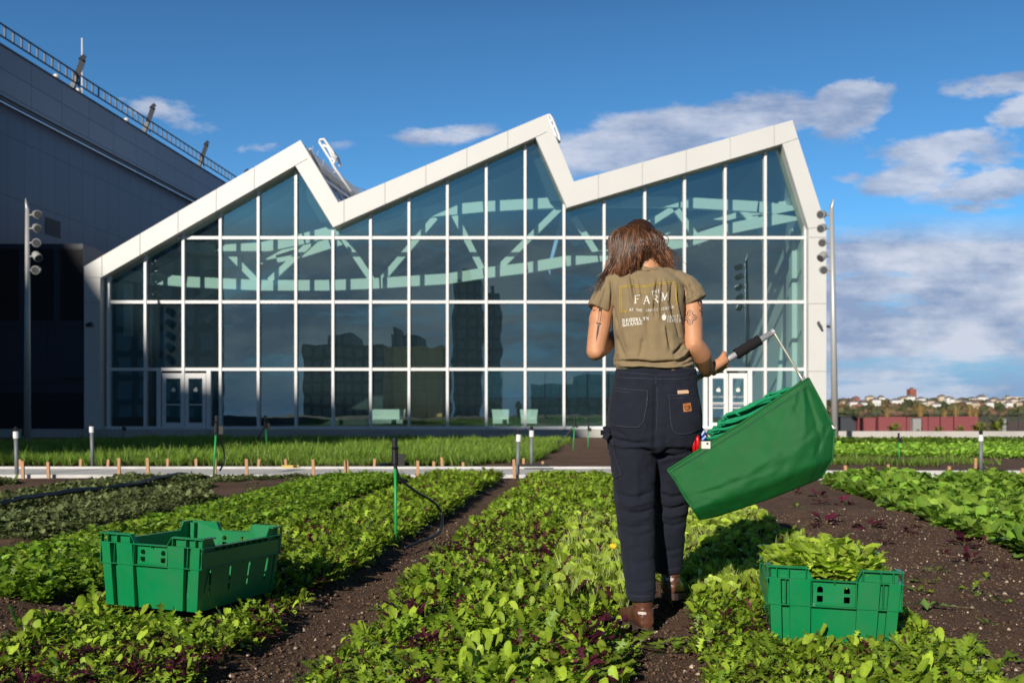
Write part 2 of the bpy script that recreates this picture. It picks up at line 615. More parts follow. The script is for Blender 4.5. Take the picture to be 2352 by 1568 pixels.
# hand placed fair weather clouds: centre and radii in photo units, tilt in degrees, weight
BLOBS = [(1640, 278, 300, 52, 7, 1.15), (1400, 342, 230, 52, 4, 1.1), (1955, 240, 105, 72, 22, 1.3), (1850, 260, 90, 40, 10, 1.1), (1020, 308, 140, 27, 2, 0.95),
         (375, 258, 170, 44, -14, 0.68), (590, 338, 85, 20, 3, 0.7), (2200, 345, 230, 66, 12, 1.15), (2110, 400, 170, 44, 8, 1.1),
         (2290, 195, 170, 40, 12, 1.05), (2280, 425, 160, 40, 8, 1.1), (1950, 410, 75, 28, 10, 0.8), (2250, 475, 100, 22, 0, 0.7),
         (780, 330, 60, 14, 0, 0.5), (2330, 270, 120, 56, 10, 1.05), (2700, 420, 300, 90, 6, 0.9), (-300, 380, 260, 60, -6, 0.8)]
mask = None
for (bx, by, rx, ry, tilt, wgt) in BLOBS:
    cu, cv = (bx - CX) / F, (HY - by) / F
    ca, sa = math.cos(math.radians(tilt)), math.sin(math.radians(tilt))
    du = wm('SUBTRACT', U, cu)
    dv = wm('SUBTRACT', V_, cv)
    a1 = wm('ADD', wm('MULTIPLY', du, ca * F / rx), wm('MULTIPLY', dv, sa * F / rx))
    b1 = wm('ADD', wm('MULTIPLY', du, -sa * F / ry), wm('MULTIPLY', dv, ca * F / ry))
    r2 = wm('ADD', wm('MULTIPLY', a1, a1), wm('MULTIPLY', b1, b1))
    g = wm('MULTIPLY', wm('POWER', 2.718, wm('MULTIPLY', r2, -0.8)), wgt)
    mask = g if mask is None else wm('MAXIMUM', mask, g)
# layered bank over the horizon
bank_top = wm('MULTIPLY', wm('SUBTRACT', 0.198, V_), 30.0, clamp=True)
bank_bot = wm('ADD', wm('MULTIPLY', V_, 6.0), 0.62, clamp=True)
stripes = wt.nodes.new('ShaderNodeTexNoise')
mps = wt.nodes.new('ShaderNodeMapping')
mps.inputs['Scale'].default_value = (1.0, 2.9, 1.0)
WL(comb.outputs[0], mps.inputs['Vector'])
WL(mps.outputs[0], stripes.inputs['Vector'])
stripes.inputs['Scale'].default_value = 5.2
stripes.inputs['Detail'].default_value = 9.0
stripes.inputs['Roughness'].default_value = 0.64
bank = wm('MULTIPLY', wm('MULTIPLY', bank_top, bank_bot), wm('ADD', wm('MULTIPLY', wm('ADD', wm('MULTIPLY', stripes.outputs['Fac'], .62), wm('MULTIPLY', n_big, .38)), 8.5), -3.15, clamp=True))
right = wm('MULTIPLY', wm('SUBTRACT', U, -0.1), 3.5, clamp=True)
behind = wm('LESS_THAN', sep.outputs['Y'], 0.0)
bank = wm('MULTIPLY', bank, wm('MAXIMUM', right, behind))
front = wm('GREATER_THAN', sep.outputs['Y'], 0.0)
mask = wm('MULTIPLY', mask, wm('MAXIMUM', front, 0.75))
dens = wm('ADD', wm('MULTIPLY', n_big, 1.25), wm('MULTIPLY', n_fine, 0.75))
dens = wm('SUBTRACT', dens, 1.10)
blob_d = wm('ADD', wm('MULTIPLY', mask, 1.15), wm('MULTIPLY', dens, 1.9))
blob_d = wm('MULTIPLY', wm('SUBTRACT', blob_d, 0.40), 3.2, clamp=True)
blob_d = wm('MULTIPLY', blob_d, wm('MULTIPLY', mask, 1.6, clamp=True))
cloud = wm('MAXIMUM', wm('MULTIPLY', blob_d, 0.88), wm('MULTIPLY', bank, 0.95))
up = wm('GREATER_THAN', sep.outputs['Z'], -0.02)
cloud = wm('MULTIPLY', cloud, up, clamp=True)

tint = wt.nodes.new('ShaderNodeMix')
tint.data_type = 'RGBA'
tint.blend_type = 'MULTIPLY'
tint.inputs['Factor'].default_value = 1.0
gain = wm('SUBTRACT', 1.0, wm('MULTIPLY', wm('MULTIPLY', wm('SUBTRACT', sep.outputs['Z'], 0.36), 3.2, clamp=True), 0.52))
gain = wm('SUBTRACT', gain, wm('MULTIPLY', wm('MULTIPLY', wm('SUBTRACT', sep.outputs['Z'], 0.10), 3.6, clamp=True), 0.30))
gain = wm('MULTIPLY', gain, wm('SUBTRACT', 1.0, wm('MULTIPLY', behind, 0.45)))
skg = wt.nodes.new('ShaderNodeVectorMath')
skg.operation = 'SCALE'
WL(sky.outputs[0], skg.inputs[0])
WL(gain, skg.inputs['Scale'])
WL(skg.outputs[0], tint.inputs['A'])
tint.inputs['B'].default_value = (0.78, 1.52, 2.02, 1)
ccol = wt.nodes.new('ShaderNodeMix')
ccol.data_type = 'RGBA'
ccol.inputs['A'].default_value = (4.0, 5.2, 7.8, 1)
ccol.inputs['B'].default_value = (9.0, 9.6, 11.2, 1)
lit = wm('MULTIPLY', wm('SUBTRACT', wm('ADD', wm('MULTIPLY', n_shade, 0.75), wm('MULTIPLY', stripes.outputs['Fac'], 0.35)), 0.45), 5.5, clamp=True)
WL(lit, ccol.inputs['Factor'])
cdim = wm('SUBTRACT', 1.0, wm('MULTIPLY', behind, 0.50))
csc = wt.nodes.new('ShaderNodeVectorMath')
csc.operation = 'SCALE'
WL(ccol.outputs['Result'], csc.inputs[0])
WL(cdim, csc.inputs['Scale'])
cm = wt.nodes.new('ShaderNodeMix')
cm.data_type = 'RGBA'
WL(cloud, cm.inputs['Factor'])
hz = wt.nodes.new('ShaderNodeMix')
hz.data_type = 'RGBA'
WL(wm('MULTIPLY', wm('SUBTRACT', 1.0, wm('MULTIPLY', wm('ABSOLUTE', V_), 5.5), clamp=True), 1.0), hz.inputs['Factor'])
WL(tint.outputs['Result'], hz.inputs['A'])
hz.inputs['B'].default_value = (3.0, 5.3, 9.0, 1)
WL(hz.outputs['Result'], cm.inputs['A'])
WL(csc.outputs[0], cm.inputs['B'])
WL(cm.outputs['Result'], bg.inputs['Color'])
bg.inputs['Strength'].default_value = 0.07

sl = bpy.data.lights.new('Sun', 'SUN')
sl.energy = 5.0
sl.angle = math.radians(0.5)
sl.color = (1.0, 0.93, 0.82)
so = bpy.data.objects.new('Sun', sl)
so.rotation_euler = (-sun_pos).to_track_quat('-Z', 'Y').to_euler()
so.location = (-30, -60, 60)
COL.objects.link(so)

cam = bpy.data.cameras.new('Camera')
cam.lens = F / 2352.0 * 36.0
cam.sensor_width = 36.0
cam.shift_y = (HY - 784.0) / 2352.0
cam.clip_start = 0.1
cam.clip_end = 9000
cam.dof.use_dof = True
cam.dof.focus_distance = 3.95
cam.dof.aperture_fstop = 5.0
co = bpy.data.objects.new('Camera', cam)
co.location = (0, 0, H)
co.rotation_euler = (math.radians(90), 0, 0)
COL.objects.link(co)
scene.camera = co
scene.view_settings.view_transform = 'Standard'
scene.view_settings.look = 'None'
scene.view_settings.exposure = 0
scene.cycles.max_bounces = 8
scene.cycles.transparent_max_bounces = 12
scene.cycles.caustics_reflective = False
scene.cycles.caustics_refractive = False


# ------------------------------------------------------------------ ground and beds
def vnoise(x, y, seed=0):
    xi, yi = np.floor(x).astype(np.int64), np.floor(y).astype(np.int64)
    xf, yf = x - xi, y - yi

    def h(a, b):
        n = (a * 374761393 + b * 668265263 + seed * 1274126177) & 0x7fffffff
        n = ((n ^ (n >> 13)) * 1103515245) & 0x7fffffff
        n = (n ^ (n >> 16)) & 0xffffff
        return n / float(0xffffff)
    u, v = xf * xf * (3 - 2 * xf), yf * yf * (3 - 2 * yf)
    return (h(xi, yi) * (1 - u) + h(xi + 1, yi) * u) * (1 - v) + (h(xi, yi + 1) * (1 - u) + h(xi + 1, yi + 1) * u) * v


def fbm(x, y, octs=4, seed=0):
    s, a, t = 0, 0.5, 0
    for i in range(octs):
        s = s + a * vnoise(x, y, seed + i * 17)
        t += a
        x, y, a = x * 2.03, y * 2.03, a * 0.5
    return s / t


def soil_z(X, Y):
    """rooftop soil: beds raised a little between trodden paths that run away from the eye"""
    r = X - 0.1 * Y
    ph = np.mod(r + 1.12, 1.25)
    dpath = np.minimum(ph, 1.25 - ph)
    bed = np.clip((dpath - 0.12) / 0.12, 0, 1)
    bed = bed * bed * (3 - 2 * bed)
    near = np.clip((12.6 - Y) / 0.3, 0, 1)
    z = bed * 0.035 * near
    z = z + (fbm(X * 3.1, Y * 3.1, 4, 3) - 0.5) * 0.035 * np.clip((13 - Y) / 1, 0.4, 1)
    z = z - 0.28 * np.clip((Y - 14.5) / 27.0, 0, 1)
    return z


def axis(segs):
    out = [segs[0][0]]
    for a, b, st in segs:
        n = max(1, int(round((b - a) / st)))
        out += list(a + (b - a) * (np.arange(n) + 1) / n)
    return np.array(out)


gx = axis([(-60, -12, 4), (-12, -4.5, 0.25), (-4.5, 4.5, 0.03), (4.5, 14, 0.25), (14, 60, 4)])
gy = axis([(-40, 0, 5), (0, 2.3, 0.23), (2.3, 8.0, 0.03), (8, 15, 0.12), (15, 45, 1.0), (45, 95, 5)])
GX, GY = np.meshgrid(gx, gy)
GZ = soil_z(GX, GY)
near = (np.abs(GX) < 4.6) & (GY > 2.2) & (GY < 8.2)
GZ = GZ + near * ((fbm(GX * 22, GY * 22, 3, 9) - 0.5) * 0.022 + (fbm(GX * 60, GY * 60, 2, 5) - 0.5) * 0.010)
GV = np.stack([GX, GY, GZ], -1).reshape(-1, 3)
nx, ny = len(gx), len(gy)
ii = (np.arange(ny - 1)[:, None] * nx + np.arange(nx - 1)[None, :]).ravel()
GQ = np.stack([ii, ii + 1, ii + nx + 1, ii + nx], -1)
ground('ground', GV, GQ, M['soil'])

# the roof's edge, the river and the far shore: one sheet that runs to the horizon
fy = axis([(-3000, 96, 300), (96, 1250, 150), (1250, 1420, 12), (1420, 1500, 6), (1500, 6000, 450)])
fx = axis([(-5000, -600, 400), (-600, 1200, 20), (1200, 5000, 400)])
FX, FY = np.meshgrid(fx, fy)
t = np.clip((FY - 1290) / 170, 0, 1)
FZ = -42 + t * t * (3 - 2 * t) * (50 + 5 * (fbm(FX / 90, FY / 200, 3, 2) - 0.5))
FV = np.stack([FX, FY, FZ], -1).reshape(-1, 3)
nx2 = len(fx)
ii = (np.arange(len(fy) - 1)[:, None] * nx2 + np.arange(nx2 - 1)[None, :]).ravel()
FQ = np.stack([ii, ii + 1, ii + nx2 + 1, ii + nx2], -1)
FYc = FV[FQ[:, 0], 1]
shore = mat('wooded far shore', (0.06, 0.065, 0.035), rough=0.95, var=0.4, nscale=0.03)
ground('river', FV, FQ[FYc < 1289], M['water'])
ground('far_shore_hill', FV, FQ[FYc >= 1289], shore)


# ------------------------------------------------------------------ foliage
def leaf(kind, L, az, elev, bend, rng, fold=0.25, w=1.0):
    """one leaf as a 3-wide ribbon of quads from the plant's centre. returns V, Q, shade"""
    if kind == 'spoon':
        t = np.array([0, .30, .44, .56, .70, .84, .94, 1.0])
        hw = np.array([.013, .015, .055, .12, .165, .165, .115, .03])
    elif kind == 'mizuna':
        t = np.linspace(0, 1, 15)
        env = np.interp(t, [0, .22, .35, .6, .85, 1], [.010, .018, .09, .165, .14, .03])
        hw = env * np.where(np.arange(15) % 2 == 0, 1.35, 0.30) * rng.uniform(.8, 1.2, 15)
        hw[:3] = [.012, .014, .016]
    elif kind == 'frill':
        t = np.linspace(0, 1, 10)
        env = np.interp(t, [0, .3, .4, .7, 1], [.008, .010, .075, .12, .04])
        hw = env * np.where(np.arange(10) % 2 == 0, 1.25, 0.28)
        hw[:3] = [.01, .011, .012]
    elif kind == 'lettuce':
        t = np.array([0, .15, .3, .45, .6, .75, .88, 1.0])
        hw = np.array([.03, .05, .17, .27, .32, .31, .24, .06]) * (1 + 0.1 * rng.standard_normal(8))
    elif kind == 'small':
        t = np.array([0, .45, .62, .82, 1.0])
        hw = np.array([.015, .02, .26, .24, .03])
    elif kind == 'blade':
        t = np.array([0, .5, 1.0])
        hw = np.array([.02, .018, .004])
    n = len(t)
    hw = hw * w
    ang = elev - bend * t ** 1.3
    dt = np.diff(t, prepend=0)
    x = np.cumsum(np.cos(ang) * dt) * L
    z = np.cumsum(np.sin(ang) * dt) * L
    nxv, nzv = -np.sin(ang), np.cos(ang)
    V = np.zeros((n, 3, 3))
    rip = rng.standard_normal((n, 2)) * 0.040 * L * (kind not in ('blade',)) * (hw > .05)[:, None]
    for j, s in enumerate((-1, 0, 1)):
        lift = abs(s) * fold * hw * L
        V[:, j, 0] = x + nxv * lift
        V[:, j, 1] = s * hw * L
        V[:, j, 2] = z + nzv * lift
    hs = rng.uniform(.75, 1.25)
    V[:, 0, 2] += rip[:, 0] * hs
    V[:, 2, 2] += rip[:, 1]
    # sideways curl
    curl = rng.uniform(-.25, .25) * L
    V[:, :, 1] += (curl * t ** 2)[:, None]
    ca, sa = math.cos(az), math.sin(az)
    X = V[..., 0] * ca - V[..., 1] * sa
    Y = V[..., 0] * sa + V[..., 1] * ca
    W = np.stack([X, Y, V[..., 2]], -1).reshape(-1, 3)
    a = (np.arange(n - 1)[:, None] * 3 + np.arange(2)[None, :]).ravel()
    Q = np.stack([a, a + 3, a + 4, a + 1], -1)
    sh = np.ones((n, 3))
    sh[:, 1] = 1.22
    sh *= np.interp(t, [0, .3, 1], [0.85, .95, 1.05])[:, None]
    stem = np.broadcast_to((t < .33)[:, None], (n, 3)).astype(float)
    return W, Q, sh.ravel(), stem.ravel()


def plant(kinds, nl, L, rng, elev=(0.9, 1.35), bend=(0.5, 1.3), up=0.0, w=1.0):
    Vs, Qs, Cs = [], [], []
    o = 0
    az0 = rng.uniform(0, 6.28)
    for i in range(nl):
        k, col, col2 = kinds[rng.choice(len(kinds), p=np.array([q[3] for q in kinds]) / sum(q[3] for q in kinds))][:3]
        l = L * rng.uniform(.62, 1.1)
        e, b = rng.uniform(*elev), rng.uniform(*bend)
        V, Q, s, st = leaf(k, l, az0 + i * 2.4 + rng.uniform(-.3, .3), e, b, rng, fold=rng.uniform(-.05, .45), w=w)
        V[:, 2] += up * rng.uniform(0, 1)
        mixf = rng.uniform()
        c = np.array(col) * (1 - mixf) + np.array(col2) * mixf
        c = c * rng.uniform(.62, 1.25)
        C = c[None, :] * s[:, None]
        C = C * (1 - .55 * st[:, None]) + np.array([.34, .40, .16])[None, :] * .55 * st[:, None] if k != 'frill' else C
        Vs.append(V)
        Qs.append(Q + o)
        Cs.append(C)
        o += len(V)
    return np.concatenate(Vs), np.concatenate(Qs), np.concatenate(Cs)


def scatter(name, tpls, pos, scale, material, rng, colmul=None, lean=0.12, zscale=None):
    """real geometry for a bed: copies of the plant templates written straight into one mesh"""
    Vs, Qs, Cs = [], [], []
    o = 0
    which = rng.integers(0, len(tpls), len(pos))
    for ti, (V, Q, C) in enumerate(tpls):
        idx = np.nonzero(which == ti)[0]
        if not len(idx):
            continue
        m = len(idx)
        a = rng.uniform(0, 6.28, m)
        ca, sa = np.cos(a)[:, None], np.sin(a)[:, None]
        s = scale[idx][:, None]
        X = (V[None, :, 0] * ca - V[None, :, 1] * sa) * s
        Y = (V[None, :, 0] * sa + V[None, :, 1] * ca) * s
        Z = V[None, :, 2] * s * rng.uniform(.75, 1.3, m)[:, None] * (1 if zscale is None else zscale)
        lx, ly = rng.normal(0, lean, m)[:, None], rng.normal(0, lean, m)[:, None]
        X = X + Z * lx + pos[idx, 0][:, None]
        Y = Y + Z * ly + pos[idx, 1][:, None]
        Z = Z + pos[idx, 2][:, None]
        Vs.append(np.stack([X, Y, Z], -1).reshape(-1, 3))
        Qs.append((Q[None] + (np.arange(m) * len(V))[:, None, None] + o).reshape(-1, Q.shape[1]))
        cm_ = rng.uniform(.68, 1.25, m) if colmul is None else colmul[idx] * rng.uniform(.72, 1.22, m)
        Cs.append((C[None] * cm_[:, None, None]).reshape(-1, 3))
        o += m * len(V)
    return np_mesh(name, np.concatenate(Vs), np.concatenate(Qs), material, np.concatenate(Cs))


def bed_points(r0, r1, y0, y1, dens, rng, keep=None, slope=0.1):
    area = (r1 - r0) * (y1 - y0)
    n = int(area * dens)
    r = rng.uniform(r0, r1, n)
    y = rng.uniform(y0, y1, n)
    x = r + slope * y
    p = np.stack([x, y, soil_z(x, y)], -1)
    if keep is not None:
        p = p[keep(p[:, 0], p[:, 1])]
    return p


GREEN, GREEN2 = (.160, .268, .022), (.265, .375, .032)
YEL, YEL2 = (.315, .42, .038), (.38, .48, .060)
DEEP, DEEP2 = (.09, .22, .022), (.15, .30, .030)
PUR, PUR2 = (.055, .010, .020), (.12, .022, .042)
DUSK, DUSK2 = (.10, .130, .045), (.19, .225, .09)
rg = np.random.default_rng(5)
T_near = [plant([('spoon', GREEN2, YEL, .50), ('mizuna', GREEN, GREEN2, .38), ('frill', PUR, PUR2, .07)], 6, .098, rg, elev=(.7, 1.45), bend=(.3, 1.9)) for _ in range(18)]
T_mix = [plant([('spoon', GREEN, YEL, .34), ('mizuna', GREEN, GREEN2, .46), ('frill', PUR, PUR2, .14)], 8, .098, rg, up=.008, elev=(.85, 1.45), bend=(.4, 1.7)) for _ in range(16)]
T_green = [plant([('mizuna', GREEN, GREEN2, .60), ('spoon', GREEN2, YEL2, .40)], 8, .100, rg, elev=(.85, 1.45), bend=(.4, 1.7)) for _ in range(14)]
T_purple = [plant([('frill', PUR, PUR2, .85), ('spoon', PUR, PUR2, .15)], 9, .075, rg) for _ in range(8)]
T_baby = [plant([('spoon', GREEN2, YEL2, .72), ('mizuna', GREEN2, YEL, .28)], 4, .074, rg, elev=(.7, 1.4), bend=(.2, 1.6), w=1.15) for _ in range(12)]
T_cil = [plant([('small', (.13, .26, .022), (.24, .37, .035), 1.0)], 14, .082, rg, elev=(.7, 1.45), bend=(.4, 1.2), w=1.15) for _ in range(10)]
T_dusk = [plant([('small', DUSK, DUSK2, .8), ('mizuna', DUSK, DUSK2, .2)], 11, .078, rg, elev=(.3, 1.3), bend=(.3, 1.1), w=.9) for _ in range(10)]
T_let = [plant([('lettuce', (.16, .31, .035), (.29, .43, .06), 1.0)], 10, .175, rg, elev=(.55, 1.4), bend=(.4, 1.6)) for _ in range(10)]
T_stub = [plant([('blade', (.42, .50, .16), (.36, .46, .10), .8), ('frill', PUR, PUR2, .03), ('small', GREEN2, YEL2, .14)], 12, .07, rg, elev=(1.0, 1.5), bend=(0, .25), up=0, w=1.5) for _ in range(10)]
T_grass = [plant([('blade', (.15, .27, .03), (.27, .41, .06), .85), ('blade', (.28, .33, .10), (.20, .26, .08), .15)], 11, .22, rg, elev=(1.0, 1.5), bend=(.2, .9), w=1.6) for _ in range(10)]

CR_L = (Vector((-1.338, 4.19, .088)), (-0.029, 0.027, -.275), .46, .62, .29)
CR_R = (Vector((1.194, 3.822, -.020)), (-0.010, 0.023, -.201), .46, .62, .334)


def off_crates(x, y):
    k = np.ones(len(x), bool)
    for c, rot, w, l, h in (CR_L, CR_R):
        ca, sa = math.cos(-rot[2]), math.sin(-rot[2])
        dx, dy = x - c.x, y - c.y
        lx, ly = dx * ca - dy * sa, dx * sa + dy * ca
        k &= ~((np.abs(lx) < w * .5 + .012) & (np.abs(ly) < l * .5 + .012))
    return k


def edge_keep(r0, r1, wob=.07, seed=0, slope=.1):
    def f(x, y):
        r = x - slope * y
        w1 = (fbm(y * 2.2, y * 0 + seed, 3, seed) - .5) * 2 * wob
        w2 = (fbm(y * 2.2, y * 0 + seed + 9, 3, seed + 4) - .5) * 2 * wob
        thin = (fbm(x * 6.5, y * 6.5, 3, seed + 40) > .36) | (np.random.default_rng(seed).uniform(size=len(x)) < .25)
        return (r > r0 + w1) & (r < r1 + w2) & off_crates(x, y) & thin
    return f


def sizes(p, a, b, seed=1, patch=1.0):
    f = fbm(p[:, 0] * 1.6, p[:, 1] * 1.6, 3, seed)
    s = a + (b - a) * np.clip((f - .3) / .4, 0, 1)
    return s * RNG.uniform(.75, 1.15, len(p))


def stuff(o, label, cat='crop'):
    return tag(o, label, cat, kind='stuff')


# centre bed
p = bed_points(-1.03, .10, 2.55, 5.6, 1250, rg, edge_keep(-.93, .02, .08, 3))
q = fbm(p[:, 0] * 2.6, p[:, 1] * 2.6, 3, 31)
isbaby = (p[:, 1] < 4.3 + .8 * q) & (rg.uniform(size=len(p)) < .85)
stuff(scatter('salad_greens', T_mix, p[~isbaby], sizes(p[~isbaby], .62, 1.0, 2), M['leaf'], rg), 'dense mixed salad greens with purple frills in the middle bed nearest the camera')
pb = p[isbaby]
pb = pb[rg.uniform(size=len(pb)) < .62]
stuff(scatter('baby_greens', T_near, pb, sizes(pb, .6, 1.02, 4), M['leaf'], rg), 'spoon shaped baby greens at the very front of the middle bed')
pp = bed_points(-.95, .03, 2.55, 7.5, 150, rg, edge_keep(-.9, -.0, .08, 3))
pp = pp[fbm(pp[:, 0] * 2.2, pp[:, 1] * 2.2, 3, 8) > .47]
stuff(scatter('purple_frills', T_purple, pp, sizes(pp, 1.1, 1.6, 6), M['leaf'], rg), 'patches of purple frilly mustard among the greens of the middle bed')
p = bed_points(-1.03, .18, 5.6, 12.5, 950, rg, edge_keep(-1.0, .10, .07, 3))
f = fbm(p[:, 0] * 2, p[:, 1] * 1.3, 3, 12)
stuff(scatter('salad_greens', T_mix[:8] + T_green, p, sizes(p, .72, 1.05, 5), M['leaf'], rg, colmul=.85 + .4 * f), 'bright mixed greens in the far half of the middle bed')
# bed left of the bare path
p = bed_points(-2.3, -1.25, 4.5, 12.5, 900, rg, edge_keep(-2.24, -1.36, .06, 21))
f = fbm(p[:, 0] * 2, p[:, 1] * 1.5, 3, 13)
sc = sizes(p, .8, 1.15, 7)
stuff(scatter('salad_greens', T_mix[:9] + T_green, p, sc, M['leaf'], rg, colmul=.78 + .4 * f), 'mixed greens in the bed behind the empty crate')
p = bed_points(-2.3, -1.25, 2.9, 4.6, 1150, rg, edge_keep(-2.16, -1.30, .07, 22))
b = rg.uniform(size=len(p)) < .76
stuff(scatter('baby_greens', T_near + T_baby, p[b], sizes(p[b], .62, 1.0, 8), M['leaf'], rg), 'low spoon leaved baby greens in front of the empty crate')
stuff(scatter('purple_frills', T_purple, p[~b], sizes(p[~b], .55, .95, 9), M['leaf'], rg), 'low dark purple seedlings in front of the empty crate')
# two beds further left
p = bed_points(-3.65, -2.36, 4.4, 12.6, 1050, rg, edge_keep(-3.60, -2.50, .06, 41))
f = fbm(p[:, 0] * 2, p[:, 1] * 1.5, 3, 15)
stuff(scatter('herb_bed', T_cil + T_green[:4], p, sizes(p, .72, 1.02, 10), M['leaf'], rg, colmul=.8 + .4 * f), 'bright small leaved herbs in the bed left of the empty crate')
p = bed_points(-9.0, -3.75, 6.5, 12.6, 480, rg)
f = fbm(p[:, 0] * 1.1, p[:, 1] * .9, 4, 17)
k = f > .47
p = p[k]
stuff(scatter('dull_green_seedlings', T_dusk, p, sizes(p, .65, 1.15, 11), M['leaf_matte'], rg), 'thin dull grey green seedlings with brown soil between, far left')
# bed under the full crate
p = bed_points(.22, 1.30, 2.6, 4.75, 900, rg, edge_keep(.30, 1.20, .07, 51))
b = rg.uniform(size=len(p)) < .42
stuff(scatter('salad_greens', T_mix + T_green[:5] + T_purple[:2], p[~b], sizes(p[~b], .5, .9, 14), M['leaf'], rg), 'mixed greens around the full crate')
stuff(scatter('baby_greens', T_near, p[b], sizes(p[b], .6, 1.0, 12), M['leaf'], rg), 'spoon shaped baby greens in front of the full crate')
p = bed_points(.22, 1.24, 4.4, 8.3, 760, rg, edge_keep(.22, 1.16, .08, 55))
stuff(scatter('cut_stubble', T_stub, p, sizes(p, .8, 1.25, 15), M['leaf'], rg), 'pale cut stems left after harvest beyond the full crate')
p = bed_points(.22, 1.24, 4.7, 9.5, 150, rg, edge_keep(.22, 1.18, .08, 57))
stuff(scatter('regrowth', T_green + T_mix[:4], p, sizes(p, .5, .82, 16), M['leaf'], rg), 'scattered regrown leaves among the cut stems beyond the full crate')
p = bed_points(.2, 1.0, 9.0, 12.4, 260, rg, edge_keep(.15, .95, .08, 58))
stuff(scatter('regrowth', T_green, p, sizes(p, .6, .9, 16), M['leaf'], rg), 'greens at the far end of the harvested bed')
# stubble patch in the middle bed beside the person's legs
p = bed_points(-.28, .10, 4.2, 7.2, 520, rg)
p[:, 2] += .035
stuff(scatter('cut_stubble', T_stub, p, sizes(p, 1.0, 1.5, 15), M['leaf'], rg), 'pale cut stems on the right edge of the middle bed')
# big leaved beds on the right
kp = edge_keep(2.24, 3.30, .08, 61, slope=.125)
p = bed_points(2.2, 3.8, 4.8, 11.9, 210, rg, kp)
stuff(scatter('leafy_greens', T_let, p, sizes(p, .72, 1.02, 18), M['leaf'], rg), 'broad leaved bright greens in the bed at the right edge')
p = bed_points(3.75, 8.0, 6.0, 11.9, 120, rg)
p = p[np.mod(p[:, 0] - .1 * p[:, 1] - 3.62, 1.25) < 1.05]
stuff(scatter('leafy_greens', T_let, p, sizes(p, .62, .98, 19), M['leaf'], rg), 'broad leaved greens in the outer beds far right')
# beyond the boards
p = bed_points(-15.5, -1.25, 15.6, 33.5, 130, rg, lambda x, y: (x - .1 * y < -1.3 + .3 * (fbm(y * .8, y * 0, 2, 1) - .5)) & (fbm(x * .6, y * .5, 3, 71) > .30))
f = fbm(p[:, 0] * .8, p[:, 1] * .8, 3, 72)
stuff(scatter('grass_bed', T_grass, p, sizes(p, .62, 1.2, 20), M['leaf'], rg, colmul=.8 + .5 * f), 'tall green cover grass beyond the white walkway, left', 'grass')
p = bed_points(.2, 2.2, 15.3, 24, 90, rg, lambda x, y: (x - .1 * y > .15) & (x < 4.4))
p = p[fbm(p[:, 0] * 1.5, p[:, 1] * .7, 3, 78) > .45]
stuff(scatter('grass_bed', T_grass, p, sizes(p, .5, .85, 20), M['leaf'], rg), 'thin grass patch beyond the walkway behind the person', 'grass')
p = bed_points(2.5, 6.2, 15.3, 17.8, 110, rg)
p = p[fbm(p[:, 0] * 1.1, p[:, 1] * .9, 3, 79) > .46]
stuff(scatter('grass_bed', T_grass, p, sizes(p, .45, .8, 20), M['leaf'], rg), 'short grass beyond the walkway under the green bag', 'grass')
p = bed_points(3.4, 22, 17.3, 26.5, 95, rg, lambda x, y: (y > 18.8 - (x - 8) * .35 + 1.2 * fbm(x * .8, y * 0, 2, 5)))
f = fbm(p[:, 0] * .9, p[:, 1] * .9, 3, 73)
stuff(scatter('leafy_greens', T_let, p, sizes(p, .62, .95, 21), M['leaf'], rg, colmul=1.0 + .6 * f), 'yellow green leafy crop beyond the walkway on the right')
p = bed_points(6.5, 22, 27.8, 33.5, 60, rg, slope=0.0)
p = p[p[:, 0] > 9.5 + (33 - p[:, 1]) * .2]
stuff(scatter('leafy_greens', T_let, p, sizes(p, .75, 1.1, 22), M['leaf'], rg, colmul=np.full(len(p), .62)), 'darker green crop in the last bed before the parapet')

# loose crumbs of soil on the bare strips
n = 70000
cx_ = rg.uniform(-3.2, 3.4, n)
cy_ = 2.8 + 5.6 * rg.uniform(0, 1, n) ** 1.7
oct_v = np.array([[1, 0, 0], [-1, 0, 0], [0, 1, 0], [0, -1, 0], [0, 0, 1], [0, 0, -1]], float)
oct_f = np.array([[0, 2, 4], [2, 1, 4], [1, 3, 4], [3, 0, 4], [2, 0, 5], [1, 2, 5], [3, 1, 5], [0, 3, 5]])
sz = .0022 + .010 * rg.uniform(size=n) ** 5
jit = rg.uniform(.5, 1.5, (n, 6, 1))
a = rg.uniform(0, 6.28, n)
vv = oct_v[None] * jit * sz[:, None, None]
X = vv[..., 0] * np.cos(a)[:, None] - vv[..., 1] * np.sin(a)[:, None] + cx_[:, None]
Y = vv[..., 0] * np.sin(a)[:, None] + vv[..., 1] * np.cos(a)[:, None] + cy_[:, None]
Z = vv[..., 2] * .8 + (soil_z(cx_, cy_) + .004)[:, None]
cc = np.where(rg.uniform(size=n)[:, None] < .13, np.array([[.48, .38, .29]]), np.array([[.15, .092, .063]])) * rg.uniform(.6, 1.4, (n, 1))
stuff(np_mesh('soil_crumbs', np.stack([X, Y, Z], -1).reshape(-1, 3), (oct_f[None] + (np.arange(n) * 6)[:, None, None]).reshape(-1, 3), M['leaf_matte'],
              np.repeat(cc, 6, 0), smooth=False), 'crumbs of soil and pale grit on the bare paths', 'soil')


T_straw = [plant([('blade', (.45, .40, .22), (.30, .32, .12), 1.0)], 1, .06, rg, elev=(0.02, .12), bend=(-.1, .2), w=1.2) for _ in range(6)]
xs_ = rg.uniform(-2.6, 3.2, 900)
ys_ = rg.uniform(2.9, 8.5, 900)
p = np.stack([xs_, ys_, soil_z(xs_, ys_) + .008], -1)
stuff(scatter('plant_debris', T_straw, p, rg.uniform(.25, 1.0, len(p)), M['leaf_matte'], rg, lean=0), 'thin dry stalks and scraps scattered over the soil', 'debris')


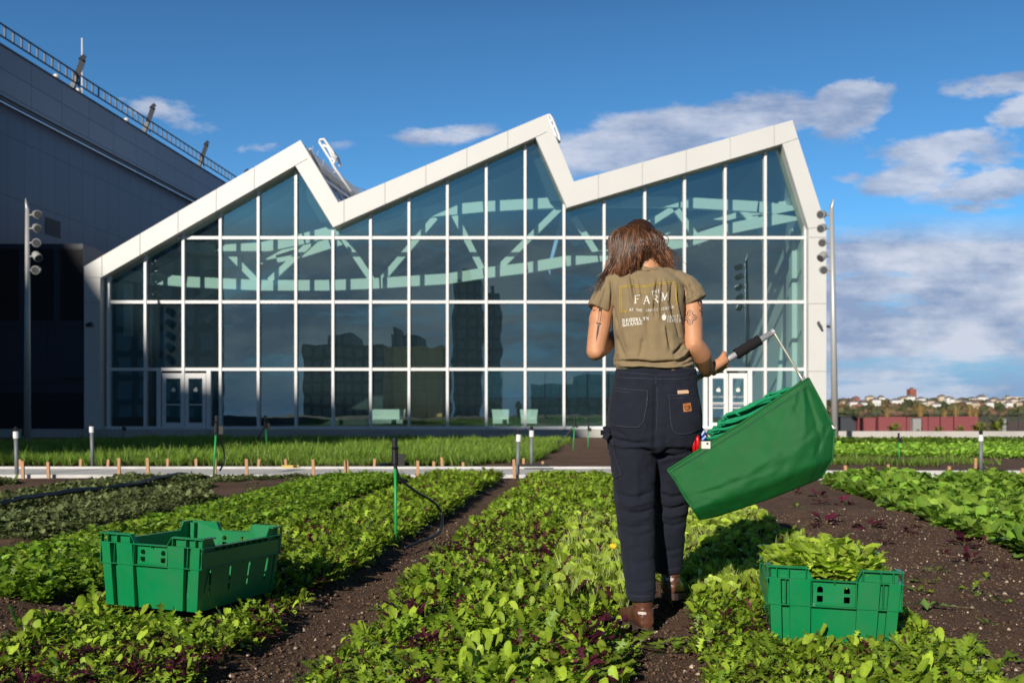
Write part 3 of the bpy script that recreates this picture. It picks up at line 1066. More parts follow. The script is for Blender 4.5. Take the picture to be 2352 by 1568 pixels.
def single(name, tpl_args, loc, scale, label, cat, group, seed, material=None, rotx=None):
    r_ = np.random.default_rng(seed)
    V, Q, C = plant(tpl_args['kinds'], tpl_args['nl'], tpl_args['L'], r_, tpl_args.get('elev', (.5, 1.2)), tpl_args.get('bend', (.5, 1.2)), w=tpl_args.get('w', 1.0))
    o = np_mesh(name, V * scale, Q, material or M['leaf_matte'], C)
    o.location = loc
    if rotx:
        o.rotation_euler = rotx
    return tag(o, label, cat, group)


# purple seedlings on the bare bed, each a plant of its own
PURP = dict(kinds=[('spoon', (.060, .010, .020), (.125, .018, .042), 1.0)], nl=9, L=.12, elev=(.15, 1.1), bend=(.2, .8), w=1.25)
seedlings = [(1897, 1212, 1.05, 'upright dark purple seedling nearest the green bag'), (1998, 1226, .9, 'magenta seedling second from the green bag'),
             (2082, 1238, .6, 'small purple seedling third in the row beyond the full crate'), (1885, 1168, .7, 'purple seedling just below the bag on bare soil'),
             (1935, 1168, .8, 'dark seedling under the bag with a shadow on its right'), (1880, 1150, .8, 'small maroon seedling under the bottom edge of the bag'),
             (1915, 1105, .9, 'purple seedling at the far end close to the walkway'), (2215, 1268, 1.0, 'large flat maroon seedling near the right hand green bed'),
             (2262, 1262, .5, 'little purple seedling beside the large flat maroon one'), (2228, 1308, .75, 'purple seedling on bare soil right of the full crate'),
             (2035, 1262, .42, 'tiny magenta seedling just behind the full crate'), (2105, 1225, .35, 'tiny purple seedling in mid soil'),
             (2300, 1322, .35, 'tiny purple seedling at the right edge of the soil'), (2170, 1285, .32, 'tiny seedling left of the large flat maroon one'),
             (1830, 1140, .6, 'dull purple seedling in the bag\'s shade'), (1960, 1130, .55, 'small purple seedling beside the boards')]
for i, (x, y, s, lab) in enumerate(seedlings):
    D = F * H / (y - HY)
    q = P(x, y, D)
    q.z = float(soil_z(np.array([q.x]), np.array([q.y]))[0])
    single('purple_seedling', PURP, q, s * 1.15, lab, 'seedling', 'purple seedlings on the bare bed', 100 + i)
MZ = dict(kinds=[('mizuna', GREEN, GREEN2, 1.0)], nl=5, L=.14, elev=(.0, .5), bend=(-.1, .5), w=1.1)
loose = [(1465, 1492, 1.35, 'jagged green plant on the path in front of the near boot'), (1545, 1500, .9, 'flat trailing green leaves on the path right of the near boot'), (2150, 1330, .7, 'small green tuft right of the full crate rim'),
         (2125, 1345, .75, 'pale green tuft beside the full crate'), (2232, 1378, .85, 'crinkled lettuce tuft on bare soil'), (2105, 1360, .6, 'fallen leaf close to the crate corner'),
         (2265, 1345, .5, 'small leaf lying on soil above the crinkled tuft'), (2300, 1402, .55, 'green leaf near the long stalk'), (2270, 1440, .5, 'pale loose leaf low on the right soil'),
         (2245, 1478, .5, 'small green weed low on the right soil'), (2290, 1520, 1.1, 'leafy weed in the bottom right corner'), (1830, 1172, .6, 'green weed under the bag on bare soil'),
         (1860, 1205, .5, 'small green weed beyond the crate'), (870, 1400, .5, 'loose frilly leaf on the dark path'), (735, 1520, .4, 'pale leaf scrap low on the bare path'),
         (795, 1522, .3, 'tiny weed on the bare path')]
for i, (x, y, s, lab) in enumerate(loose):
    D = F * H / (y - HY)
    q = P(x, y, D)
    q.z = float(soil_z(np.array([q.x]), np.array([q.y]))[0]) + .006
    single('loose_leaf', MZ, q, s, lab, 'leaf', 'loose leaves and weeds on bare soil', 300 + i, M['leaf'])
c = P(833, 1470, F * H / 532)
tag(MB().beam(c + Vector((0, 0, -.01)), c + Vector((.006, .01, .045)), .022, .002, up=(0, 1, 0)).build('plant_tag', M['stake']), 'small faded orange plant tag at the edge of the bare path', 'tag')
# the long jagged leaf on its pale stalk
V, Q, s_, st_ = leaf('mizuna', .26, math.pi * .93, .05, .1, np.random.default_rng(3), fold=.3, w=.8)
C = np.array([.20, .36, .08])[None] * s_[:, None] * (1 - st_[:, None]) + np.array([.5, .55, .25])[None] * st_[:, None]
o = np_mesh('fallen_leaf', V, Q, M['leaf'], C)
o.location = P(2235, 1412, F * H / (1412 - HY)) + Vector((0, 0, .03))
tag(o, 'long jagged leaf with a pale stalk lying on the right soil', 'leaf')
o = MB()
c = P(1408, 1255, 5.55)
for k in range(8):
    a = k * .785
    o.tube([c, c + Vector((math.cos(a) * .018, math.sin(a) * .012, .012 * math.sin(a) + .004))], [.004, .006], 6)
tag(o.build('yellow_flower', M['flower']), 'tiny yellow flower in the greens left of the trousers', 'flower')


# ------------------------------------------------------------------ glass hall
def PX(x, D):
    return (x - CX) / F * D


def PZ(y, D):
    return H + (HY - y) / F * D


FD = 42.0
hall = empty('glass_hall', (-2, FD, PZ(985, FD)), 'white framed glass hall with a zigzag roofline beyond the garden', 'building')
outer = [(193, 985), (193, 612), (690, 322), (777, 465), (1255, 263), (1318, 417), (1820, 276), (1898, 521), (1898, 985)]
inner = [(230, 985), (230, 638), (678, 380), (765, 522), (1230, 315), (1302, 477), (1797, 330), (1857, 525), (1857, 985)]
ow = [(PX(x, FD), PZ(y, FD)) for x, y in outer]
iw = [(PX(x, FD), PZ(y, FD)) for x, y in inner]
mb = MB()
n = len(ow)
for i in range(n - 1):
    a, b, c, d = ow[i], ow[i + 1], iw[i + 1], iw[i]
    for (y, rev) in ((FD, False), (FD + 1.0, True)):
        q = [(a[0], y, a[1]), (d[0], y, d[1]), (c[0], y, c[1]), (b[0], y, b[1])]
        mb.add(q, [(0, 1, 2, 3) if not rev else (3, 2, 1, 0)])
    mb.add([(a[0], FD, a[1]), (b[0], FD, b[1]), (b[0], FD + 1.0, b[1]), (a[0], FD + 1.0, a[1])], [(0, 1, 2, 3)])
    mb.add([(d[0], FD, d[1]), (c[0], FD, c[1]), (c[0], FD + 1.0, c[1]), (d[0], FD + 1.0, d[1])], [(3, 2, 1, 0)])
fr = mb.build('frame', M['white_panel'], hall)
# joints between cladding panels: thin dark lines lying just proud of the face
mb = MB()


def seam(x0, y0, x1, y1):
    MB().beam((PX(x0, FD), FD - .002, PZ(y0, FD)), (PX(x1, FD), FD - .002, PZ(y1, FD)), .008, .035, up=(0, -1, 0)).build('panel_joint', M['joint'], fr)


def seams(i, k0, k1, dx):
    (xa, ya), (xb, yb) = outer[i], outer[i + 1]
    (ua, va), (ub, vb) = inner[i], inner[i + 1]
    for k in np.arange(k0, k1, dx):
        s = (k - xa) / (xb - xa)
        t = (k - ua) / (ub - ua)
        seam(k, ya + (yb - ya) * s, k, va + (vb - va) * t)


seams(1, 234, 660, 87.5)
seams(3, 790, 1200, 94)
seams(5, 1374, 1780, 101)
for (a, b) in (((678, 380), (706, 365)), ((1230, 315), (1256, 303)), ((1797, 330), (1838, 316)), ((193, 637), (230, 637)), ((193, 695), (230, 695)), ((193, 850), (230, 850)),
               ((1857, 545), (1898, 545)), ((1857, 697), (1898, 697)), ((1857, 852), (1898, 852)), ((1857, 525), (1896, 519))):
    seam(a[0], a[1], b[0], b[1])

GD = FD + .55       # plane of the glazing


def top_at(x):
    xs = [p_[0] for p_ in inner[1:-1]]
    ys = [p_[1] for p_ in inner[1:-1]]
    return float(np.interp(x, xs, ys))


mull = [252, 336, 423, 508, 595, 681, 766, 852, 940, 1028, 1117, 1206, 1295, 1387, 1480, 1571, 1664, 1756, 1848]
trans = [547, 694, 848]
base_y = 984
# the glass stands a little further off than the frame, so rescale positions about the eye axis
k = GD / FD


def G(x, y, d=0.0):
    return Vector((PX(x, GD) , GD + d, PZ(y, GD)))


for i, x in enumerate(mull):
    w = .13
    X = PX(x, GD)
    w = .112
    m_ = MB().box(X - w / 2, X + w / 2, GD - .16, GD + .06, PZ(base_y, GD), PZ(top_at(x) + 7, GD) - .05)
    m_.build('mullion', M['white_metal'], hall)
for y in trans:
    xs = [x for x in np.arange(236, 1856, 2.0) if top_at(x) < y - 6]
    X0, X1 = PX(min(xs) + (16 if y > 600 else 8), GD), PX(1856, GD)
    MB().box(X0, X1, GD - .12, GD + .04, PZ(y, GD) - .064, PZ(y, GD) + .064).build('transom', M['white_metal'], hall)
# bottom rail and dark head strip behind the frame
MB().box(PX(236, GD), PX(1856, GD), GD - .10, GD + .05, PZ(base_y, GD) - .04, PZ(base_y, GD) + .10).build('sill_rail', M['white_metal'], hall)
rows = [base_y] + trans[::-1]
edges = mull + [1857]
edges = [238] + mull
DOORS = [(376, 476, 852), (1628, 1716, 852)]


def in_door(xa, xb):
    for a, b, c in DOORS:
        if xb > a - 14 and xa < b + 14:
            return (a, b)
    return None


for ci in range(len(edges)):
    xa = edges[ci]
    xb = edges[ci + 1] if ci + 1 < len(edges) else 1856
    if xb - xa < 4:
        continue
    for ri in range(4):
        y0 = rows[ri]
        y1 = rows[ri + 1] if ri < 3 else -1e3
        if ri == 0 and in_door(xa, xb):
            continue
        cuts = sorted(set([xa, xb] + [p_[0] for p_ in inner if xa < p_[0] < xb]))
        poly = [(x, max(y1, top_at(x) + 2)) for x in cuts]
        if all(p_[1] >= y0 for p_ in poly):
            continue
        poly = [(x, min(y, y0)) for x, y in poly]
        m_ = MB()
        vs = [G(xa, y0)] + [G(x, y) for x, y in poly] + [G(xb, y0)]
        # exact crossing where the sloping head meets the rail
        if poly[0][1] >= y0 > poly[-1][1]:
            f_ = (y0 - poly[0][1]) / (poly[-1][1] - poly[0][1]) if poly[0][1] != poly[-1][1] else 0
            vs = [G(xa, y0)] + [G(x, y) for x, y in poly[1:]] + [G(xb, y0)]
        m_.add(vs, [tuple(range(len(vs)))[::-1]])
        m_.build('glass_pane', M['glass'], hall)
# side windows beside the doors and the doors themselves
for a, b, c in DOORS:
    lo = max(x for x in mull if x < a)
    hi = min(x for x in mull if x > b)
    for (u, v) in ((lo, a - 12), (b + 6, hi)):
        if v - u > 6:
            MB().add([G(u, base_y), G(u, 848), G(v, 848), G(v, base_y)], [(3, 2, 1, 0)]).build('glass_pane', M['glass'], hall)
    for x in (a - 9, b + 5):
        MB().box(PX(x, GD) - .09, PX(x, GD) + .09, GD - .14, GD + .05, PZ(base_y, GD), PZ(850, GD)).build('door_post', M['white_metal'], hall)
    mid = (a + b) / 2
    for (u, v, hs) in ((a - 2, mid, 1), (mid, b, -1)):
        x0, x1 = PX(u, GD) + .02, PX(v, GD) - .02
        z0, z1 = PZ(base_y - 1, GD), PZ(857, GD)
        m_ = MB()
        s = .15
        yy0, yy1 = GD - .13, GD - .05
        m_.box(x0, x0 + s, yy0, yy1, z0, z1).box(x1 - s, x1, yy0, yy1, z0, z1)
        m_.box(x0 + s, x1 - s, yy0 + .002, yy1, z1 - .22, z1).box(x0 + s, x1 - s, yy0 + .002, yy1, z0, z0 + .24)
        d_ = m_.build('door', M['white_metal'], hall)
        MB().box(x0 + s, x1 - s, GD - .095, GD - .085, z0 + .24, z1 - .22).build('pane', M['glass'], d_)
        hx = x1 - s - .02 if hs > 0 else x0 + s + .02
        MB().box(x0 + s, x1 - s, GD - .17, GD - .14, z0 + .98, z0 + 1.03).build('handle', M['alu'], d_)
        # apple emblem and the small line of writing under it, on the glass
        cxm, em = (x0 + x1) / 2, MB()
        ez = z0 + 1.62
        for kx in (-1, 1):
            em.ball((cxm + kx * .035, GD - .105, ez), .055, .004, .075, nu=12, nv=8)
        em.ball((cxm + .02, GD - .105, ez + .10), .035, .004, .018, nu=8, nv=6)
        em.build('emblem', M['white_plastic'], d_)
        if a > 1000:
            cu = bpy.data.curves.new('door_text', 'FONT')
            cu.body = 'JAVITS CENTER'
            cu.size = .10
            cu.align_x = 'CENTER'
            to = bpy.data.objects.new('tmp', cu)
            COL.objects.link(to)
            bpy.context.view_layer.update()
            me = bpy.data.meshes.new_from_object(to.evaluated_get(bpy.context.evaluated_depsgraph_get()))
            bpy.data.objects.remove(to)
            tv = [(v.co.x + cxm, GD - .105, v.co.y + ez - .32) for v in me.vertices]
            MB().add(tv, [tuple(p_.vertices) for p_ in me.polygons]).build('lettering', M['white_plastic'], d_)
            dm = MB()
            for kk in range(9):
                zz = z0 + .90
                xx = x0 + s + .03 + kk * (x1 - x0 - 2 * s - .06) / 9
                dm.box(xx, xx + .03, GD - .108, GD - .098, zz - .06, zz)
            dm.box(x0 + s, x1 - s, GD - .108, GD - .098, z0 + 1.06, z0 + 1.10)
            dm.build('safety_dots', M['white_plastic'], d_)

# body of the hall behind its face
BACK = 68.0
mb = MB()
for i in (1, 3, 5):
    a, b = ow[i], ow[i + 1]
    mq = MB().prism([(a[0], a[1] - .03), (b[0], b[1] - .03), (b[0], b[1] - .33), (a[0], a[1] - .33)], FD + 1.0, BACK)
    if i < 5:
        mq.v = [(v[0] + (max(0, v[1] - FD - 1.0) * .125 if v[0] > b[0] - .01 else 0), v[1], v[2]) for v in mq.v]
    mb.add(mq.v, mq.f)
mb.build('roof', M['white_metal'], hall)
mb = MB()
for i in (1, 3, 5):
    a, b = ow[i], ow[i + 1]
    mb.prism([(a[0], a[1] - .40), (b[0], b[1] - .40), (b[0], b[1] - .55), (a[0], a[1] - .55)], FD + 1.01, BACK)
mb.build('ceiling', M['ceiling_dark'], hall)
north = mat('roof glazing', (.10, .14, .22), rough=.18, var=.25, nscale=.5)
def skew(m_):
    m_.v = [(v[0] + max(0, v[1] - FD - 1.0) * .125, v[1], v[2]) for v in m_.v]
    return m_


for i in (2, 4):
    a, b = ow[i], ow[i + 1]
    mb = MB()
    mb.prism([(a[0] - .25, a[1] - .35), (b[0] - .25, b[1] - .12), (b[0] - .33, b[1] - .12), (a[0] - .33, a[1] - .35)], FD + 1.0, BACK)
    MB().prism([(a[0] - .34, a[1] - .20), (b[0] - .34, b[1] + .05), (b[0] - .34, b[1] - .60), (b[0] - .95, b[1] - .60), (a[0] - .95, a[1] - .60)], FD + 1.02, BACK).build('ceiling', M['ceiling_dark'], hall)
    sk = skew(mb).build('roof_light', north, hall)
    mb = MB()
    for q in np.arange(FD + 1.3, BACK, 1.7):
        mb.beam((a[0] - .22, q, a[1] - .35), (b[0] - .22, q, b[1] - .1), .07, .07)
    for s in (.02, .33, .66, .97):
        px_, pz_ = a[0] + (b[0] - a[0]) * s - .21, a[1] + (b[1] - a[1]) * s - .2
        mb.beam((px_, FD + 1.0, pz_), (px_, BACK, pz_), .08, .08)
    skew(mb).build('glazing_bar', M['white_metal'], sk)
# right hand wall (with its canted top) and left hand wall
a, b, c = ow[6], ow[7], ow[8]
MB().prism([(a[0], a[1] - .05), (b[0], b[1]), (c[0], c[1]), (c[0] - .25, c[1]), (b[0] - .25, b[1]), (a[0] - .3, a[1] - .3)], FD + 1.0, BACK).build('wall', M['white_panel'], hall)
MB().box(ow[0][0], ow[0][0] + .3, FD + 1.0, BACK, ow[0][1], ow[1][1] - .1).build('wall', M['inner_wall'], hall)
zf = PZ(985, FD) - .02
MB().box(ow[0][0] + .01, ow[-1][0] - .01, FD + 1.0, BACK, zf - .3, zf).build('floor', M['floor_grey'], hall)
# rear wall: solid on the left, glazed where the river view shows through
XA, XB, ZT = PX(1105, BACK), PX(1560, BACK), PZ(850, BACK)
mb = MB()
mb.box(ow[0][0] + .3, XA, BACK - .3, BACK, zf, 8.4)
mb.box(XA, XB, BACK - .3, BACK, ZT, 8.4)
mb.box(XB, ow[-1][0] - .25, BACK - .3, BACK, zf, 8.4)
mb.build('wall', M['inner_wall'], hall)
mb = MB()
rt = [(a_[0], a_[1] - .5) for a_ in ow[1:8]]
mb.prism([(rt[0][0] + .3, 8.4)] + [(q[0], max(q[1], 8.41)) for q in rt[1:6]] + [(rt[6][0] - .4, 8.4)], BACK - .25, BACK - .02)
mb.build('wall', M['ceiling_dark'], hall)
mb = MB()
for x in np.arange(XA, XB + .1, 1.45):
    mb.box(x - .05, x + .05, BACK - .2, BACK - .05, zf, ZT)
for z in (1.6,):
    mb.box(XA, XB, BACK - .19, BACK - .06, z, z + .09)
mb.build('rear_mullion', M['dark_trim'], hall)
MB().box(XA, XB, BACK - .12, BACK - .10, zf, ZT).build('glass_pane', glass_mat('rear tinted glass', (.22, .33, .33), .02), hall)
# dark core on the left with a lit ochre recess
core = mat('ochre panel', (.75, .42, .18), rough=.7, var=.1, nscale=.7)
mb = MB().box(PX(905, 60), PX(1015, 60), 60, 60.25, zf, PZ(795, 60))
mb.build('inner_partition', core, hall)
MB().box(ow[0][0] + .4, PX(880, 56), 56, 56.3, zf, 5.4).build('inner_partition', M['inner_wall'], hall)

# steelwork inside: curved trusses caught by the sun
SD = FD + 1.7


def chord(px, w, h, D, m_):
    pts = [P(x, y, D) for x, y in px]
    for a, b in zip(pts, pts[1:]):
        e = (b - a).normalized() * .04
        m_.beam(a - e, b + e, w, h)


def truss(name, chords, webs, D, label=None):
    m_ = MB()
    for pxs in chords:
        chord(pxs, .30, .46, D, m_)
    o_ = m_.build(name, M['steel_white'], hall)
    for (a, b) in webs:
        MB().beam(P(a[0], a[1], D + .02), P(b[0], b[1], D + .02), .20, .27).build('strut', M['steel_white'], o_)
    return o_


truss('truss', [[(262, 628), (345, 640), (430, 648), (600, 656), (760, 656), (874, 651), (1028, 641), (1112, 628), (1210, 616), (1297, 601), (1374, 590), (1578, 556), (1664, 528), (1845, 492)],
                [(930, 500), (964, 490), (1112, 476), (1290, 466), (1420, 464), (1560, 466), (1740, 476), (1850, 490)],
                [(415, 566), (500, 576), (600, 570), (700, 549), (780, 528), (855, 512)]],
      [((1040, 487), (1112, 628)), ((1000, 500), (880, 640)), ((1290, 474), (1140, 622)), ((1318, 500), (1376, 592)), ((790, 548), (858, 648)), ((505, 560), (592, 648)),
       ((740, 535), (620, 645)), ((1420, 560), (1555, 474)), ((1690, 470), (1735, 515)), ((1548, 475), (1610, 560))], SD)
truss('truss', [[(640, 598), (760, 560), (852, 530), (940, 505)], [(470, 610), (560, 596), (690, 572)], [(1500, 540), (1700, 488), (1840, 470)]],
      [((560, 560), (600, 610)), ((1720, 470), (1760, 560))], SD + 1.6)
# roof purlins further back, faint
mb = MB()
for D in (52, 57, 62):
    for i in (1, 3, 5):
        a, b = ow[i], ow[i + 1]
        for s in (.15, .4, .65, .9):
            pass
        mb.beam((a[0] + .5, D, a[1] - .95), (b[0] - .1, D, b[1] - .95), .18, .3)
mb.build('rafter', M['steel_white'], hall)
# columns along the right hand side
for (x, D, w) in ((1838, 45.5, .75), (1826, 50, .55), (1812, 55, .5)):
    MB().box(PX(x, D) - w / 2, PX(x, D) + w / 2, D, D + .5, zf, PZ(500, D)).build('column', M['steel_white'], hall)
mb = MB()
for (a, b) in (((1795, 984), (1832, 560)), ((1780, 984), (1815, 600))):
    mb.beam(P(a[0], a[1], 47.5), P(b[0], b[1], 47.5), .18, .22)
mb.build('brace', M['steel_white'], hall)
MB().box(PX(292, 44.4) - .16, PX(292, 44.4) + .16, 44.4, 44.7, PZ(770, 44.4), PZ(650, 44.4)).build('column', M['steel_white'], hall)
# ductwork disc seen through the third bay
mb = MB().tube([P(838, 600, 49), P(838, 600, 50.5)], .9, 24)
mb.build('duct', M['ceiling_dark'], hall)

# furniture behind the glass
for i, (x, w, lab) in enumerate(((888, 1.5, 'white lounge seat inside the hall, leftmost'), (1150, .7, 'white lounge chair inside the hall, middle one'), (1215, .7, 'white lounge chair inside the hall, rightmost'))):
    D = 44.6
    X = PX(x, D)
    e = empty('lounge_chair', (X, D, zf), lab, 'chair', 'white chairs inside the hall')
    MB().box(X - w / 2, X + w / 2, D - .35, D + .35, zf + .22, zf + .40).build('seat', M['steel_white'], e)
    MB().prism([(X - w / 2, zf + .401), (X + w / 2, zf + .401), (X + w / 2 + .06, zf + .85), (X - w / 2 - .06, zf + .85)], D + .28, D + .38).build('backrest', M['steel_white'], e)
    for sx in (-1, 1):
        MB().tube([(X + sx * w * .4, D, zf), (X + sx * w * .4, D, zf + .22)], .03).build('leg', M['alu'], e)

# wall lamp and camera on the end columns
mb = MB()
c = P(210, 745, FD)
mb.tube([c + Vector((0, -.001, 0)), c + Vector((0, -.14, 0))], .05, 10).tube([c + Vector((-.14, -.16, -.04)), c + Vector((.10, -.20, .02))], [.07, .09], 12)
tag(mb.build('security_camera', M['dark_trim']), 'small black camera on the left white column of the hall', 'camera')
mb = MB()
c = P(1879, 745, FD)
mb.tube([c, c + Vector((0, -.13, 0))], .04, 8).tube([c + Vector((-.05, -.14, .10)), c + Vector((.10, -.22, -.18))], [.06, .045], 10)
tag(mb.build('security_camera', M['dark_trim']), 'small black camera on the right white column of the hall', 'camera')
mb = MB()
c = P(1899, 749, FD + .4)
mb.tube([c, c + Vector((.16, 0, -.03))], [.05, .06], 8)
tag(mb.build('security_camera', M['dark_trim']), 'tiny black camera on the outer side of the right column', 'camera')


def guard(pts, name, label):
    m_ = MB()
    for pl in pts:
        m_.tube(pl, .055, 8)
    return tag(m_.build(name, M['white_metal'], smooth=True), label, 'ladder')


D = FD + 1.6
guard([[P(733, 326, D), P(736, 321, D), P(744, 320, D), P(750, 328, D), P(766, 352, D), P(772, 372, D)],
       [P(733, 326, D), P(757, 364, D), P(768, 385, D), P(806, 440, D)], [P(742, 333, D), P(752, 338, D), P(762, 358, D), P(768, 364, D)],
       [P(750, 328, D + .8), P(778, 366, D + .8), P(782, 378, D + .8), P(778, 384, D + .8)], [P(757, 364, D), P(766, 366, D), P(768, 372, D), P(764, 382, D)]],
      'roof_ladder', 'white tube ladder top rising from the valley behind the left gable')
guard([[P(1256, 266, D), P(1262, 264, D), P(1268, 272, D), P(1284, 312, D), P(1286, 326, D), P(1283, 328, D)],
       [P(1258, 268, D), P(1279, 318, D), P(1283, 330, D)], [P(1262, 276, D), P(1270, 280, D)], [P(1268, 290, D), P(1275, 294, D)]],
      'roof_ladder', 'white tube ladder top just behind the tallest middle gable')
mb = MB()
mb.tube([P(768, 395, FD + 2), P(800, 425, FD + 6), P(840, 438, FD + 9)], .03, 6)
mb.tube([P(712, 342, FD + 1.5), P(740, 392, FD + 3)], .06, 6)
for (x, y) in ((716, 352), (728, 362), (741, 382)):
    mb.tube([P(x, y, FD + 2), P(x + 3, y - 16, FD + 2)], .02, 6)
tag(mb.build('safety_line', M['alu']), 'thin cable and brackets on the valley behind the left gable', 'cable')

# curb in front of the hall and parapet to the right
CD = 41.2
tag(MB().box(PX(190, CD), PX(1905, CD), CD, FD + .95, PZ(1012, CD), PZ(986.5, CD)).build('curb_wall', M['concrete']), 'low concrete curb along the foot of the glass hall', 'wall')
tag(MB().box(-70, PX(188, CD), CD - .2, CD + .5, PZ(1012, CD), PZ(985, CD)).build('curb_wall', M['concrete']), 'low concrete curb in shade at the far left', 'wall')
tag(MB().box(PX(1925, CD), 60, CD, CD + .4, PZ(1014, CD), PZ(990, CD)).build('parapet', M['concrete']), 'long low pale parapet at the roof edge on the right', 'wall')

# ------------------------------------------------------------------ dark building on the left
X0 = -25.5
ks = 185 / F


def wallx(Y):
    return X0 + ks * Y


dk = empty('dark_building', (-40, 60, -.3), 'large blue grey panelled building receding on the left behind the hall', 'building')
zt, zm = H + .607 * 25.5, H + .524 * 25.5


def strip(name, y0, y1, z0, z1, off, m_, parent=dk):
    mb_ = MB()
    xa, xb = wallx(y0) + off, wallx(y1) + off
    mb_.add([(xa, y0, z0), (xb, y1, z0), (xb, y1, z1), (xa, y0, z1), (-75, y0, z0), (-75, y1, z0), (-75, y1, z1), (-75, y0, z1)],
            [(0, 1, 2, 3), (4, 7, 6, 5), (3, 2, 6, 7), (0, 4, 5, 1), (0, 3, 7, 4), (1, 5, 6, 2)])
    return mb_.build(name, m_, parent)


strip('wall', 38.0, 96, -.3, zm - .02, 0, M['navy_wall'])
strip('fascia', 38.0, 96.02, zm, zt, .34, M['navy_fascia'])
strip('roof', 38.0, 96, zt + .001, zt + .06, .40, M['dark_trim'])
MB().beam((wallx(38) + .2, 38, zm - .14), (wallx(96) + .2, 96, zm - .14), .30, .10).build('drip_rail', M['dark_trim'], dk)
MB().beam((wallx(38) + .38, 38, zm - .30), (wallx(96) + .38, 96, zm - .30), .05, .05).build('drip_rail', M['alu'], dk)
MB().add([(wallx(46.4) + .02, 46.4, 9.05), (wallx(47.7) + .02, 47.7, 9.05), (wallx(47.7) + .02, 47.7, 9.85), (wallx(46.4) + .02, 46.4, 9.85)], [(0, 1, 2, 3)]).build('window', M['louver'], dk)
tr = empty('roof_rail_track', (wallx(50), 50, zt), 'dark ladder-like service rail running along the top of the left building', 'rail')
z1, z2 = H + .632 * 25.1, H + .650 * 25.1
for z in (z1 - .02, z2 + .04):
    MB().beam((wallx(38) + .4, 38, z), (wallx(96) + .4, 96, z), .06, .06).build('rail', M['dark_trim'], tr)
for Y in np.arange(38.2, 96, .62):
    MB().beam((wallx(Y) + .4, Y, z1 + .03), (wallx(Y) + .4, Y, z2), .05, .10, up=(0, 1, 0)).build('rung', M['dark_trim'], tr)
for x in (149, 317, 445, 541):
    Y = 25.5 * F / (1361 - x) + .3
    mb = MB()
    q = Vector((wallx(Y) + .3, Y, zt))
    mb.beam(q + Vector((-.15, 0, 0)), q + Vector((.12, 0, .75)), .16, .22).beam(q + Vector((.12, 0, .70)), q + Vector((.38, .1, 1.55)), .18, .26)
    mb.beam(q + Vector((.3, 0, 1.5)), q + Vector((.46, .1, 1.72)), .3, .2).beam(q + Vector((.25, 0, .0)), q + Vector((.1, 0, .8)), .06, .06)
    mb.build('bracket', M['dark_trim'], tr)
q = Vector((wallx(48) + .2, 49.6, zt))
mb = MB().tube([q, q + Vector((0, 0, 3.0))], .035, 6)
tag(mb.build('antenna', M['white_metal']), 'thin white mast above the service rail at the left', 'antenna')
for (x, y) in ((117, 173), (170, 204), (281, 265)):
    Y = 25.5 * F / (1361 - x)
    tag(MB().ball((wallx(Y) + .1, Y + .3, zt + .27), .14).build('roof_lamp', M['white_plastic'], smooth=True), 'small white dome on the roof edge of the left building', 'lamp', 'small white domes on the left roof edge')

bk = empty('louvre_building', (-30, 42.3, -.3), 'low black louvred plant block left of the glass hall', 'building')
zb = PZ(560, 42.05)
poly = [(-70, 42.05), (-18.12, 42.05), (-18.12, 60), (wallx(60) + .05, 60), (wallx(42.69) + .05, 42.69), (-70, 42.69)]
vs = [(x, y, -.4) for x, y in poly] + [(x, y, zb) for x, y in poly]
tris = [tuple(t_) for t_ in tessellate_polygon([[Vector((x, y, 0)) for x, y in poly]])]
mb = MB().add(vs, [(i, (i + 1) % 6, (i + 1) % 6 + 6, i + 6) for i in range(6)] + [tuple(i + 6 for i in t_) for t_ in tris])
mb.build('wall', M['block_wall'], bk)
for (a, b, t_, u) in ((-60, 42, 571, 735), (73, 122, 571, 735), (138, 188, 571, 735), (-60, 188, 902, 983)):
    m_ = MB()
    z0, z1_ = PZ(u, 42), PZ(t_, 42)
    m_.box(PX(a, 42), PX(b, 42), 42.02, 42.045, z0, z1_)
    if u < 800:
        for z in np.arange(z0 + .05, z1_, .11):
            m_.box(PX(a, 42) + .03, PX(b, 42) - .03, 41.97, 42.018, z, z + .035)
    m_.build('louver_panel', M['louver'], bk)
MB().beam(P(145, 869, 41.95), P(193, 869, 41.95), .05, .06).build('handle', M['louver'], bk)


